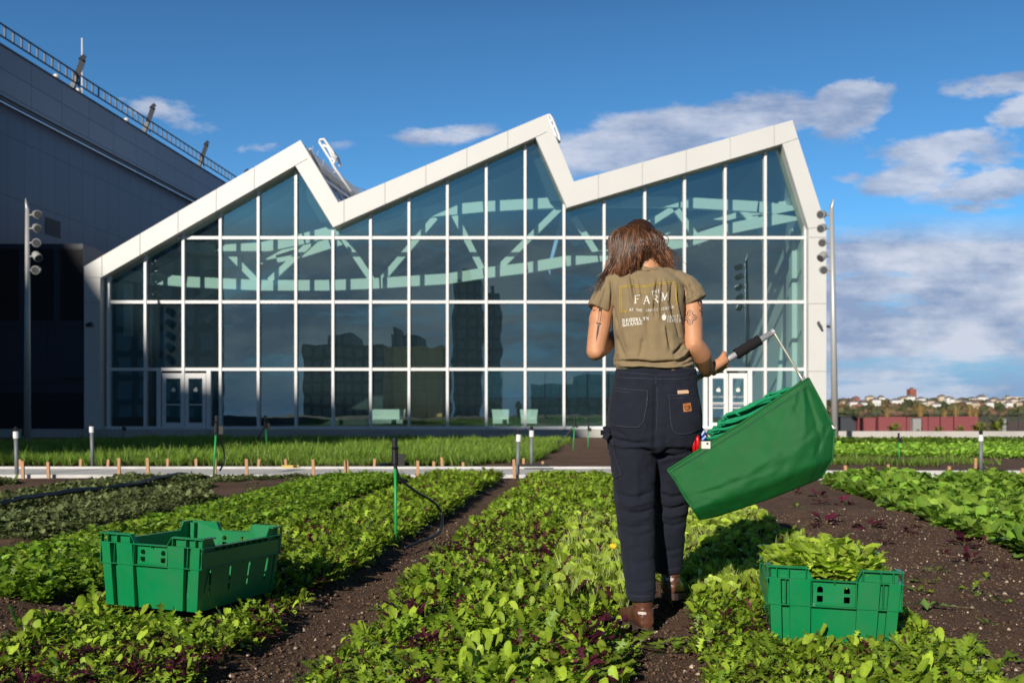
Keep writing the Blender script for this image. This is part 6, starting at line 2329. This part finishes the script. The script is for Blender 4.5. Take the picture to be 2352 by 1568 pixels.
fp = [([(1507, 870), (1507, 940), (1504, 1000), (1504, 1050)], 6, -.009), ([(1395, 1000), (1420, 1012), (1455, 1018), (1490, 1016)], 4.5, -.009), ([(1395, 1010), (1425, 1023), (1470, 1030)], 5, .006), ([(1500, 1040), (1470, 1030), (1440, 1030)], 5, -.007),
      ([(1508, 1050), (1540, 1034), (1580, 1030)], 5, -.007), ([(1508, 1062), (1545, 1050), (1590, 1045)], 6, .005), ([(1410, 1130), (1440, 1142), (1470, 1140), (1500, 1128)], 5, -.007), ([(1415, 1150), (1450, 1162), (1500, 1148)], 5, .006),
      ([(1416, 1166), (1445, 1178), (1480, 1176), (1502, 1166)], 4, -.008), ([(1420, 1184), (1450, 1196), (1500, 1184)], 5, .005), ([(1422, 1204), (1450, 1212), (1490, 1206)], 4, -.006), ([(1500, 1220), (1470, 1232), (1440, 1228)], 5, -.005),
      ([(1430, 1285), (1460, 1292), (1500, 1284)], 5, -.004), ([(1437, 1330), (1465, 1340), (1500, 1332)], 5, -.004), ([(1440, 1352), (1470, 1358), (1502, 1350)], 4, .003), ([(1510, 1130), (1540, 1142), (1585, 1136)], 5, -.006),
      ([(1508, 1160), (1540, 1170), (1580, 1158)], 4.5, -.007), ([(1508, 1176), (1540, 1186), (1578, 1176)], 5, .005), ([(1508, 1200), (1545, 1208), (1574, 1198)], 4.5, -.005), ([(1508, 1260), (1540, 1266), (1570, 1258)], 5, -.004),
      ([(1460, 1060), (1462, 1120), (1458, 1160)], 8, .006), ([(1430, 1060), (1436, 1110), (1440, 1150)], 6, -.004), ([(1416, 1230), (1450, 1250), (1490, 1245)], 6, .004), ([(1530, 990), (1530, 1030), (1534, 1080)], 7, -.004),
      ([(1412, 880), (1440, 884), (1480, 880)], 5, -.002), ([(1397, 985), (1420, 992), (1440, 1004)], 4, -.006), ([(1487, 890), (1486, 950), (1480, 1000)], 6, .004)]
d_ = folds(PV, PN, fp) * 1.25
nz = np.array([noise.noise(Vector((v[0] * 13, v[1] * 9 + 5, v[2] * 10))) + .55 * noise.noise(Vector((v[0] * 30, v[1] * 22, v[2] * 34))) for v in PV])
d_ = d_ + nz * .0062
PV = PV + PN * d_[:, None]
trousers = finish(me, PV, 'trousers', M['denim'], pr)
p_bvh = bvh_of(PV, me)


def pocket(poly, name='pocket', off=.0035):
    m_ = MB()
    area(m_, p_bvh, poly, off, 5)
    pk = m_.build(name, M['denim'], trousers, smooth=True)
    th = MB()
    cxp = sum(q[0] for q in poly) / len(poly)
    cyp = sum(q[1] for q in poly) / len(poly)
    ins = [(q[0] + (cxp - q[0]) * .035, q[1] + (cyp - q[1]) * .035) for q in poly]
    ribbon(th, p_bvh, ins + [ins[0]], .9, off + .0012)
    ribbon(th, p_bvh, [(ins[0][0] * .96 + ins[-1][0] * .04, ins[0][1] + 7), (ins[1][0], ins[1][1] + 7)], .8, off + .0012)
    th.build('stitching', M['thread'], pk)
    # turned edge so the pocket has thickness
    eg = MB()
    ribbon(eg, p_bvh, poly + [poly[0]], 2.0, off * .6)
    eg.build('hem', M['denim'], pk)
    return pk


pocket([(1410, 889), (1450, 893), (1489, 896), (1487, 930), (1480, 968), (1468, 982), (1440, 982), (1408, 978), (1399, 968), (1403, 930)])
pk2 = pocket([(1534, 905), (1570, 906), (1598, 902), (1606, 930), (1608, 985), (1585, 996), (1558, 998), (1543, 990), (1538, 960)])
pocket([(1397, 1010), (1409, 1012), (1416, 1050), (1428, 1090), (1413, 1098), (1404, 1092), (1399, 1050)], 'tool_pocket')
for pl_, w_ in (([(1413, 866), (1460, 868), (1507, 870), (1560, 870), (1600, 864)], .9), ([(1413, 853), (1460, 857), (1507, 861), (1560, 860), (1600, 852)], .7), ([(1509, 885), (1510, 940), (1508, 985)], .8),
                ([(1414, 868), (1404, 930), (1399, 1000), (1408, 1080), (1420, 1160)], .8), ([(1440, 1366), (1470, 1369), (1503, 1367)], .8), ([(1505, 1303), (1540, 1307), (1566, 1303)], .8)):
    th = MB()
    ribbon(th, p_bvh, pl_, w_, .001)
    th.build('stitching', M['thread'], trousers)
lp = MB()
area(lp, p_bvh, [(1503, 860), (1511, 860), (1511, 885), (1503, 885)], .004, 4)
lp_o = lp.build('belt_loop', M['denim'], trousers)
th = MB()
ribbon(th, p_bvh, [(1504.5, 861), (1504.5, 884)], .7, .0052)
ribbon(th, p_bvh, [(1509.5, 861), (1509.5, 884)], .7, .0052)
th.build('stitching', M['thread'], lp_o)
m_ = MB()
area(m_, p_bvh, [(1567, 927), (1585, 925), (1587, 944), (1569, 946)], .0055, 4)
pt = m_.build('leather_patch', M['patch'], trousers)
m_ = MB()
ribbon(m_, p_bvh, [(1577 + 5.4 * math.cos(a), 935.5 + 5.6 * math.sin(a)) for a in np.linspace(-.9, 3.6 + .4, 16)][::-1], [1.2, 3.2], .0066, 1.2)
ribbon(m_, p_bvh, [(1575, 936), (1579, 934), (1582, 938)], 2.0, .0066, 1.0)
m_.build('emblem', M['patch_mark'], pt)
# left hammer loop
m_ = MB()
q = [P(1398, 984, 4.03), P(1388, 988, 4.05), P(1388, 998, 4.06), P(1397, 1003, 4.02)]
for a, b in zip(q, q[1:]):
    m_.beam(a, b, .03, .006, up=(0, 1, 0))
m_.build('hammer_loop', M['denim'], trousers)

# --- boots
def boot(ank, toe_dir, zsole, name_label):
    t2 = Vector(toe_dir).normalized()
    sdv = Vector((t2.y, -t2.x, 0))
    base = Vector((ank.x, ank.y, zsole))

    def q_(f, s, z):
        return base + t2 * f + sdv * s + Vector((0, 0, z))
    m_ = MB()
    sec = [(-.062, .026, .062), (-.045, .034, .085), (-.01, .037, .098), (.04, .038, .085), (.09, .044, .066), (.135, .047, .052), (.175, .040, .044), (.198, .022, .030)]
    vs_, fs_ = [], []
    sg_ = 18
    for f_, hw_, ht in sec:
        for k_ in range(sg_):
            a = 2 * math.pi * k_ / sg_
            vs_.append(q_(f_, hw_ * math.copysign(abs(math.cos(a)) ** .8, math.cos(a)), .022 + ht / 2 + ht / 2 * math.copysign(abs(math.sin(a)) ** .8, math.sin(a))))
    for i in range(len(sec) - 1):
        for k_ in range(sg_):
            k2 = (k_ + 1) % sg_
            fs_.append((i * sg_ + k_, i * sg_ + k2, (i + 1) * sg_ + k2, (i + 1) * sg_ + k_))
    fs_.append(tuple(range(sg_)))
    fs_.append(tuple((len(sec) - 1) * sg_ + k_ for k_ in range(sg_))[::-1])
    m_.add(vs_, fs_)
    limb(m_, [q_(-.008, 0, .07), q_(-.010, 0, .12), q_(-.012, 0, .175)], [.042, .041, .043])
    m_.ball(q_(-.034, 0, .055), .032, .032, .035)
    me_, V__, N__ = remesh(m_, .004, 5)
    nz_ = np.array([noise.noise(Vector((v[0] * 40, v[1] * 40, v[2] * 70))) for v in V__])
    V__ = V__ + N__ * (nz_ * .0018 - .0025 * np.exp(-((V__[:, 2] - zsole - .098) / .005) ** 2))[:, None]
    bo = finish(me_, V__, 'boot', M['boot'], pr)
    m_ = MB()
    vs_ = []
    out2 = [(-.070, 0), (-.062, .024), (-.04, .036), (.0, .038), (.05, .038), (.09, .046), (.14, .050), (.18, .042), (.205, .022), (.212, 0)]
    loop_ = out2 + [(a, -b) for a, b in out2[-2:0:-1]]
    nL = len(loop_)
    for z in (0, .018, .028):
        g_ = 1.0 if z < .02 else .97
        for f_, s__ in loop_:
            vs_.append(q_(f_ * (1 if z < .02 else .985), s__ * g_, z))
    fs_ = [(i + j * nL, (i + 1) % nL + j * nL, (i + 1) % nL + (j + 1) * nL, i + (j + 1) * nL) for j in range(2) for i in range(nL)]
    fs_ += [tuple(range(nL))[::-1], tuple(i + 2 * nL for i in range(nL))]
    m_.add(vs_, fs_).build('sole', M['sole'], bo)
    bb = bvh_of(V__, me_)
    return bo, bb


gL = zat(AL.x, AL.y)
bL, bbL = boot(P(1475, 1400, 3.99), (-.22, 1, 0), -.008, '')
bR, bbR = boot(P(1541, 1340, 4.27), (.30, 1, -.16), .066, '')
for bb, c0, bo in ((bbL, (1475, 1408), bL), (bbR, (1538, 1330), bR)):
    m_ = MB()
    area(m_, bb, [(c0[0] - 10, c0[1] - 2.5), (c0[0] - 8, c0[1] - 4), (c0[0] + 8, c0[1] - 3), (c0[0] + 10, c0[1]), (c0[0] + 8, c0[1] + 3), (c0[0] - 8, c0[1] + 2)], .0015, 3)
    m_.build('heel_tag', M['tag'], bo)

# --- hair: base volume plus strands
hm = MB()
hm.ball(hb(0, -.016, .026), .082, .098, .095, T=Rh, nu=24, nv=16)
hm.ball(hb(0, -.03, .0), .082, .085, .085)
hm.ball(P(1464, 554, TD - .010), .078, .062, .064)
hm.ball(P(1495, 566, TD - .000), .045, .050, .040)
hm.ball(P(1441, 572, TD + .0), .058, .066, .080)
hm.ball(P(1424, 605, TD + .0), .050, .055, .062)
hm.ball(P(1418, 630, TD + .01), .034, .040, .034)
hm.ball(P(1503, 574, TD + .03), .052, .066, .074)
hm.ball(P(1524, 598, TD + .04), .036, .050, .052)
me, HV, HN = remesh(hm, .006, 6)
nz = np.array([noise.noise(Vector((v[0] * 60, v[1] * 60, v[2] * 12))) for v in HV])
HV = HV + HN * (nz * .006 - .004)[:, None]
hair_o = finish(me, HV, 'hair', M['hair'], pr)
at = hair_o.data.color_attributes.new('Col', 'FLOAT_COLOR', 'POINT')
at.data.foreach_set('color', np.tile(np.array([.040, .019, .011, 1.0], dtype=np.float32), len(HV)))
hr = np.random.default_rng(12)
Vs, Qs, Cs, o_ = [], [], [], 0


def strand(pts_, w0, col, wav, ph):
    global o_
    n_ = 16
    P_ = np.array([list(q) for q in pts_])
    tt = np.linspace(0, len(P_) - 1, n_)
    i0 = np.clip(tt.astype(int), 0, len(P_) - 2)
    f_ = (tt - i0)[:, None]
    g = lambda k: P_[np.clip(i0 + k, 0, len(P_) - 1)]
    C_ = .5 * (2 * g(0) + (g(1) - g(-1)) * f_ + (2 * g(-1) - 5 * g(0) + 4 * g(1) - g(2)) * f_ ** 2 + (3 * g(0) - g(-1) - 3 * g(1) + g(2)) * f_ ** 3)
    s = np.linspace(0, 1, n_)
    C_[:, 0] += wav * np.sin(s * 13 + ph) * s
    C_[:, 1] += wav * .7 * np.cos(s * 11 + ph * 1.7) * s
    w = w0 * np.clip(np.minimum(1, (1.06 - s) * 3.0), .15, 1)
    T__ = np.gradient(C_, axis=0)
    T__ /= np.linalg.norm(T__, axis=1)[:, None] + 1e-9
    S = np.cross(T__, np.array([0, -1, .1]))
    S /= np.linalg.norm(S, axis=1)[:, None] + 1e-9
    Nn = np.cross(S, T__)
    ring_ = np.stack([C_ + S * w[:, None], C_ + Nn * w[:, None] * .8, C_ - S * w[:, None]], 1).reshape(-1, 3)
    a = (np.arange(n_ - 1)[:, None] * 3 + np.arange(2)[None, :]).ravel()
    Vs.append(ring_)
    Qs.append(np.stack([a, a + 1, a + 4, a + 3], -1) + o_)
    cc_ = np.array(col)[None] * (.75 + .7 * s[:, None])
    Cs.append(np.repeat(cc_, 3, 0))
    o_ += len(ring_)


HE = ([1384, 1400, 1430, 1452, 1468, 1482, 1498, 1512, 1525, 1540, 1548], [645, 654, 646, 624, 604, 590, 588, 602, 622, 630, 604])
for i in range(4200):
    ex = 1384 + 164 * hr.beta(1.05, 1.05)
    ey = float(np.interp(ex, *HE)) + hr.normal(0, 6)
    side = ex < 1480
    k_ = (ex - 1466) / 85.0
    # roots spread over the crown; every strand falls outwards over the skull first
    rx = 1462 + k_ * 46 + hr.normal(0, 9)
    ry = 515 + 12 * ((rx - 1460) / 46) ** 2 + abs(hr.normal(0, 12))
    lay = hr.uniform(0, .016)
    kk = abs(k_)
    bulge = 1.0 + .10 * hr.normal()
    if side:
        m1x, m1y = 1464 + (ex - 1464) * (.60 + .12 * kk) * bulge, ry + 18 + 4 * kk
        mx_, my_ = 1464 + (ex - 1464) * (.86 - .03 * kk), ry + (ey - ry) * .60
    else:
        m1x, m1y = 1464 + (ex - 1464) * (.62 + .02 * kk) * bulge, ry + 20 + 4 * kk
        mx_, my_ = 1464 + (ex - 1464) * .82, ry + (ey - ry) * .56
    sh_ = min(1, kk)
    d0 = TD - .010 - .035 * (1 - sh_) + lay
    d1 = TD - .078 + .075 * sh_ ** 2 + lay
    d2 = TD - .092 + .092 * sh_ ** 2 + lay
    d3 = TD - .072 + .070 * sh_ + lay
    if hr.uniform() < .035:
        ex += (-1 if side else 1) * hr.uniform(5, 30)
        ey += hr.uniform(-10, 18)
    base = np.array([.045, .020, .011]) if hr.uniform() < .5 else np.array([.11, .047, .022]) if hr.uniform() < .75 else np.array([.20, .088, .042])
    strand([P(rx, ry, d0), P(m1x, m1y, d1), P(mx_, my_, d2), P(ex, ey, d3)], hr.uniform(.0008, .0018), base * hr.uniform(.7, 1.35), hr.uniform(.003, .0095), math.floor(ex / 7) * 2.3 + hr.normal(0, .5))
# flyaway hairs drifting left of the shoulder and right of the head
for i in range(46):
    if i < 26:
        strand([P(1405, 600, TD - .02), P(1390 + hr.normal(0, 4), 625, TD - .03), P(1378 + hr.normal(0, 6), 650, TD - .05), P(1362 + hr.normal(0, 9), 668 + hr.normal(0, 10), TD - .05)], .0006, (.04, .018, .01), .004, hr.uniform(0, 6))
    else:
        strand([P(1515, 560, TD), P(1535 + hr.normal(0, 5), 572, TD), P(1552 + hr.normal(0, 6), 592, TD), P(1555 + hr.normal(0, 10), 625 + hr.normal(0, 14), TD)], .0005, (.05, .022, .012), .006, hr.uniform(0, 6))
np_mesh('strands', np.concatenate(Vs) - np.array(ORG[pr.name]), np.concatenate(Qs), M['hair'], np.concatenate(Cs), parent=hair_o)

# ------------------------------------------------------------------ the harvest bag and its handle
bag = empty('harvest_bag', P(1750, 1180, 4.1), 'green vinyl harvest bag with aluminium handle held in the person\'s right hand', 'bag')


def coons(u, v, top_, bot, lef, rig):
    def ev(c_, t__):
        xs_ = np.linspace(0, 1, len(c_)) if len(c_[0]) == 2 else [q[2] for q in c_]
        return np.array([np.interp(t__, xs_, [q[0] for q in c_]), np.interp(t__, xs_, [q[1] for q in c_])])
    T0, B0, L0, R0 = ev(top_, u), ev(bot, u), ev(lef, v), ev(rig, v)
    c00, c10, c01, c11 = ev(top_, 0), ev(top_, 1), ev(bot, 0), ev(bot, 1)
    return (1 - v) * T0 + v * B0 + (1 - u) * L0 + u * R0 - ((1 - u) * (1 - v) * c00 + u * (1 - v) * c10 + (1 - u) * v * c01 + u * v * c11)


top_ = [(1533, 1079), (1600, 1036), (1700, 973), (1800, 905), (1857, 868)]
bot_ = [(1608, 1193), (1690, 1171), (1778, 1141), (1850, 1112), (1886, 1097)]
lef_ = [(1533, 1079), (1552, 1105), (1572, 1140), (1592, 1170), (1608, 1193)]
rig_ = [(1857, 868), (1888, 925), (1917, 985), (1913, 1052), (1886, 1097)]
NU, NV = 80, 44
rgb_ = np.random.default_rng(2)


def bump_(u, v):
    b = .050 * math.sin(math.pi * min(1, u * 1.02)) ** .6 * math.sin(math.pi * (.15 + v * .75))
    w_ = noise.noise(Vector((u * 5, v * 3, 1))) * .009 + noise.noise(Vector((u * 13, v * 8, 4))) * .0042 + noise.noise(Vector((u * 34, v * 20, 9))) * .0012
    # drag creases that fan out from the strap points
    for (cu, cv, du, dv, am, wd) in ((.93, .03, -.22, .45, .015, .022), (.93, .03, -.10, .60, -.012, .02), (.88, .0, -.35, .4, .010, .025), (.97, .40, -.20, .30, -.010, .02), (.97, .42, -.30, .10, .010, .02),
                                     (.62, .0, -.02, .28, .006, .014), (.30, .02, -.03, .22, -.007, .014), (.33, .02, .02, .26, .006, .014), (.12, .55, .50, .05, -.006, .03), (.45, .50, .40, -.12, .006, .03), (.20, .1, .06, .6, .006, .03)):
        L2 = du * du + dv * dv
        t__ = max(0, min(1, ((u - cu) * du + (v - cv) * dv) / L2))
        dd = math.hypot(u - cu - t__ * du, v - cv - t__ * dv)
        w_ += .62 * am * math.exp(-(dd / wd) ** 2) * (1 - .7 * t__)
    return b + w_ * min(1, v * 12 + .2)


m_ = MB()
vs_ = []
NF = []
for j in range(NV + 1):
    v = j / NV
    for i in range(NU + 1):
        u = i / NU
        x, y = coons(u, v, top_, bot_, lef_, rig_)
        D = 4.0 + .05 * u - bump_(u, v) + .075 * max(0, v - .72) ** 1.2 * 3
        vs_.append(P(x, y, D))
fs_ = [(j * (NU + 1) + i, j * (NU + 1) + i + 1, (j + 1) * (NU + 1) + i + 1, (j + 1) * (NU + 1) + i) for j in range(NV) for i in range(NU)]
# underside and far wall continue from the bottom edge
o1 = len(vs_)
ROWS = [(.0, 4.14), (.30, 4.22), (.65, 4.24), (1.0, 4.22)]
for (f_, D) in ROWS:
    for i in range(NU + 1):
        u = i / NU
        xb_, yb_ = coons(u, 1, top_, bot_, lef_, rig_)
        xt_, yt_ = coons(u, 0, top_, bot_, lef_, rig_)
        xt_ = xt_ + 92 * (1 - u) - 14 * u
        yt_ = yt_ - 50 * (1 - u) + 3 * u
        xf, yf = xb_ + (xt_ - xb_) * f_, (yb_ - 8) + (yt_ - yb_ + 8) * f_
        xf += 40 * (1 - u) ** 2 * (1 - f_)
        vs_.append(P(xf, yf, D + .02 * math.sin(u * 9)))
for k_ in range(len(ROWS)):
    r0 = NV * (NU + 1) if k_ == 0 else o1 + (k_ - 1) * (NU + 1)
    r1 = o1 + k_ * (NU + 1)
    fs_ += [(r0 + i, r0 + i + 1, r1 + i + 1, r1 + i) for i in range(NU)]
# end panels
for i_end in (0, NU):
    near_ = [j * (NU + 1) + i_end for j in range(NV + 1)]
    far_ = [o1 + k_ * (NU + 1) + i_end for k_ in range(len(ROWS))]
    for j in range(NV):
        t__ = 1 - (j + .5) / NV
        k_ = min(len(far_) - 1, int(t__ * len(far_)))
        fs_.append((near_[j], near_[j + 1], far_[k_]))
    for k_ in range(len(far_) - 1):
        j = int(round((1 - (k_ + .5) / (len(far_))) * NV))
        fs_.append((near_[min(NV, max(0, j))], far_[k_], far_[k_ + 1]))
m_.add(vs_, fs_)
bagm = m_.build('pouch', M['vinyl'], bag, smooth=True)
md = bagm.modifiers.new('t', 'SOLIDIFY')
md.thickness = .0025
# stitched hem along rim and left edge
hm_ = MB()
rim = [P(*coons(i / NU, .0, top_, bot_, lef_, rig_), 4.0 + .05 * i / NU - bump_(i / NU, 0) - .0025) for i in range(NU + 1)]
rim2 = [P(*coons(i / NU, .075, top_, bot_, lef_, rig_), 4.0 + .05 * i / NU - bump_(i / NU, .075) - .0035) for i in range(NU + 1)]
rim3 = [P(*coons(i / NU, .062, top_, bot_, lef_, rig_), 4.0 + .05 * i / NU - bump_(i / NU, .062) - .0055) for i in range(NU + 1)]
hm_.add(rim + rim2, [(i, i + 1, NU + 1 + i + 1, NU + 1 + i) for i in range(NU)])
hb_o = hm_.build('rim_hem', M['vinyl'], bag, smooth=True)
MB().tube(rim, .0045, 8).build('rim_cord', M['vinyl'], hb_o, smooth=True)
MB().tube(rim3[2:-2:2], .0009, 5).build('stitching', M['thread'], hb_o)
lefp = [P(*coons(0, j / 30, top_, bot_, lef_, rig_), 3.996 - bump_(0, j / 30) + .075 * max(0, j / 30 - .72) ** 1.2 * 3) for j in range(31)]
MB().tube(lefp, .004, 8).build('edge_piping', M['vinyl'], bag, smooth=True)
rigp = [P(*coons(1, j / 30, top_, bot_, lef_, rig_), 4.048 - bump_(1, j / 30) + .075 * max(0, j / 30 - .72) ** 1.2 * 3) for j in range(31)]
MB().tube(rigp, .004, 8).build('edge_piping', M['vinyl'], bag, smooth=True)

# handle: bar, grip and the bent rod down to the rim
HD_ = 4.24
MB().tube([P(1560, 892, HD_), P(1775, 763, HD_)], .0135, 18).build('handle_bar', M['alu'], bag, smooth=True)
MB().tube([P(1772, 764, HD_), P(1778, 761, HD_)], .0142, 14).build('end_cap', M['alu'], bag)
g0, g1 = P(1690, 814, HD_), P(1745, 780, HD_)
gg = [g0.lerp(g1, t__) for t__ in np.linspace(0, 1, 12)]
MB().tube([g0 - (g1 - g0) * .001] + gg, [.020] + [.0225 + .0012 * math.sin(k_ * 1.9) for k_ in range(12)], 20).build('foam_grip', M['foam'], bag, smooth=True)
MB().tube([P(1773, 763, HD_), P(1779, 765, HD_ - .005), P(1800, 800, HD_ - .04), P(1832, 853, 4.14), P(1848, 880, 4.10)], .0052, 10).build('rod', mat('pale rod', (.55, .53, .44), rough=.35, metal=.5), bag, smooth=True)
MB().tube([P(1888, 935, 4.08), P(1902, 962, 4.06), P(1917, 986, 4.04)], .0045, 8).build('side_strap', M['white_plastic'], bag)
MB().tube([P(1913, 984, 4.035), P(1919, 984, 4.03), P(1921, 979, 4.03)], .0022, 6).build('wire_tie', M['alu'], bag)
MB().tube([P(1846, 866, 4.13), P(1850, 876, 4.10), P(1848, 884, 4.09)], .006, 8).build('clip', M['alu'], bag)

# braided green cords heaped in the mouth of the bag
cords = []
base_l = [(1618, 1004), (1640, 1001), (1668, 995)]
specs = [((1622, 1008), (1660, 1000), (1700, 985)), ((1628, 990), (1665, 987), (1704, 975)), ((1640, 982), (1680, 975), (1722, 956)), ((1652, 972), (1700, 960), (1745, 940)), ((1664, 960), (1712, 948), (1762, 930)),
         ((1668, 952), (1720, 935), (1770, 915)), ((1696, 946), (1740, 926), (1790, 903)), ((1706, 940), (1752, 918), (1800, 899)), ((1726, 930), (1770, 908), (1812, 892)), ((1762, 915), (1800, 898), (1835, 893)),
         ((1762, 908), (1798, 896), (1838, 890)), ((1672, 968), (1720, 950), (1775, 925)), ((1700, 955), (1750, 932), (1800, 908)), ((1640, 998), (1680, 984), (1730, 960)), ((1654, 992), (1700, 974), (1752, 948)), ((1740, 928), (1785, 908), (1820, 898))]
cr = random.Random(3)
cb = MB()
specs = [tuple((q[0] + dx, q[1] + dy) for q in sp_) for sp_ in specs for dx, dy in ((0, 0), (5, 6.5), (-3, 3))]
for k_, (a, b, c) in enumerate(specs):
    D = 4.10 + cr.uniform(-.05, .06)
    jl = [Vector((q[0] + cr.uniform(-3, 3), q[1] + cr.uniform(-3, 3))) for q in (a, b, c)]
    pts_ = []
    # loop end, then the run of the cord, then down into the bag
    pts_.append(P(jl[0].x + 5, jl[0].y + 7, D + .01))
    pts_.append(P(jl[0].x - 1, jl[0].y + 3, D))
    pts_.append(P(jl[0].x + 2, jl[0].y - 2, D))
    for s in np.linspace(.12, 1, 12):
        q = jl[0] * (1 - s) ** 2 + jl[1] * 2 * s * (1 - s) + jl[2] * s * s
        pts_.append(P(q.x, q.y + 1.2 * math.sin(s * 9 + k_), D))
    pts_.append(P(jl[2].x + 8, jl[2].y + 10, D + .01))
    # braid: three thin strands twisted round the path
    dense = []
    for i in range(len(pts_) - 1):
        for s in np.linspace(0, 1, 9)[:-1]:
            dense.append(pts_[i].lerp(pts_[i + 1], s))
    acc = 0
    for st in range(3):
        out = []
        acc = 0
        for i, q in enumerate(dense):
            t2 = (dense[min(i + 1, len(dense) - 1)] - dense[max(i - 1, 0)]).normalized()
            u2 = t2.cross(Vector((0, 1, 0))).normalized()
            w2 = t2.cross(u2)
            if i:
                acc += (q - dense[i - 1]).length
            an = acc / .017 * 6.283 + st * 2.094
            out.append(q + u2 * math.cos(an) * .0030 + w2 * math.sin(an) * .0030)
        cb.tube(out, .0034, 6)
tag(cb.build('braided_cord', M['cord'], smooth=True), 'bundle of braided green cord lying in the mouth of the green bag', 'cord')

# pliers, blade guard and tag by the hip
mb = MB()
tl = empty('red_pruners', P(1602, 1030, 4.06), 'red handled pruners tucked between trousers and bag', 'pruners')
MB().tube([P(1594, 1038, 4.00), P(1594, 1022, 4.00), P(1593, 1012, 4.0), P(1595, 1006, 4.0)], [.006, .008, .007, .004], 8).build('handle', M['red'], tl, smooth=True)
MB().tube([P(1601, 1036, 4.00), P(1603, 1018, 4.00), P(1602, 1006, 4.0), P(1604, 1000, 4.0)], [.006, .009, .008, .004], 8).build('handle', M['red'], tl, smooth=True)
MB().tube([P(1597, 1046, 4.01), P(1598, 1034, 4.01)], .007, 8).build('pivot', M['dark_trim'], tl)
tl = empty('harvester_frame', P(1620, 1030, 4.12), 'blue and silver frame parts showing beside the red pruners', 'tool')
MB().beam(P(1604, 988, 4.14), P(1622, 1028, 4.1), .006, .014, up=(0, 1, 0)).build('silver_bar', M['alu'], tl)
MB().beam(P(1612, 982, 4.16), P(1638, 1022, 4.1), .006, .012, up=(0, 1, 0)).build('silver_bar', M['alu'], tl)
MB().tube([P(1611, 1000, 4.05), P(1618, 990, 4.05)], .011, 10).tube([P(1613, 1010, 4.05), P(1620, 1003, 4.05)], .009, 10).build('blue_knob', M['blue'], tl)
MB().beam(P(1604, 985, 4.17), P(1624, 1022, 4.14), .012, .02, up=(0, 1, 0)).build('dark_strap', M['dark_trim'], tl)
MB().box(P(1611, 1020, 3.99).x, P(1631, 1020, 3.99).x, 3.985, 3.998, P(1620, 1030, 3.99).z, P(1620, 1013, 3.99).z).build('white_block', M['white_plastic'], tl)
MB().box(P(1622, 1020, 3.99).x, P(1626, 1020, 3.99).x, 3.982, 3.9845, P(1620, 1020, 3.99).z, P(1620, 1016, 3.99).z).build('dark_mark', M['dark_trim'], tl)
# something tan sticking out of the back pocket
q = P(1566, 904, 3.965)
mb = MB().box(-.026, .026, -.004, .004, -.004, .007).box(-.022, .022, -.0038, .0038, .007, .010)
ph = mb
hit = proj_pt(p_bvh, 1566, 903, .003)
vv = [(hit.x + v[0], hit.y + v[1] + .002, hit.z + v[2] + .002 + v[0] * .06) for v in ph.v]
ph.v = vv
tag(ph.build('phone', M['tan_case']), 'tan phone edge sticking out of the right back pocket', 'phone')
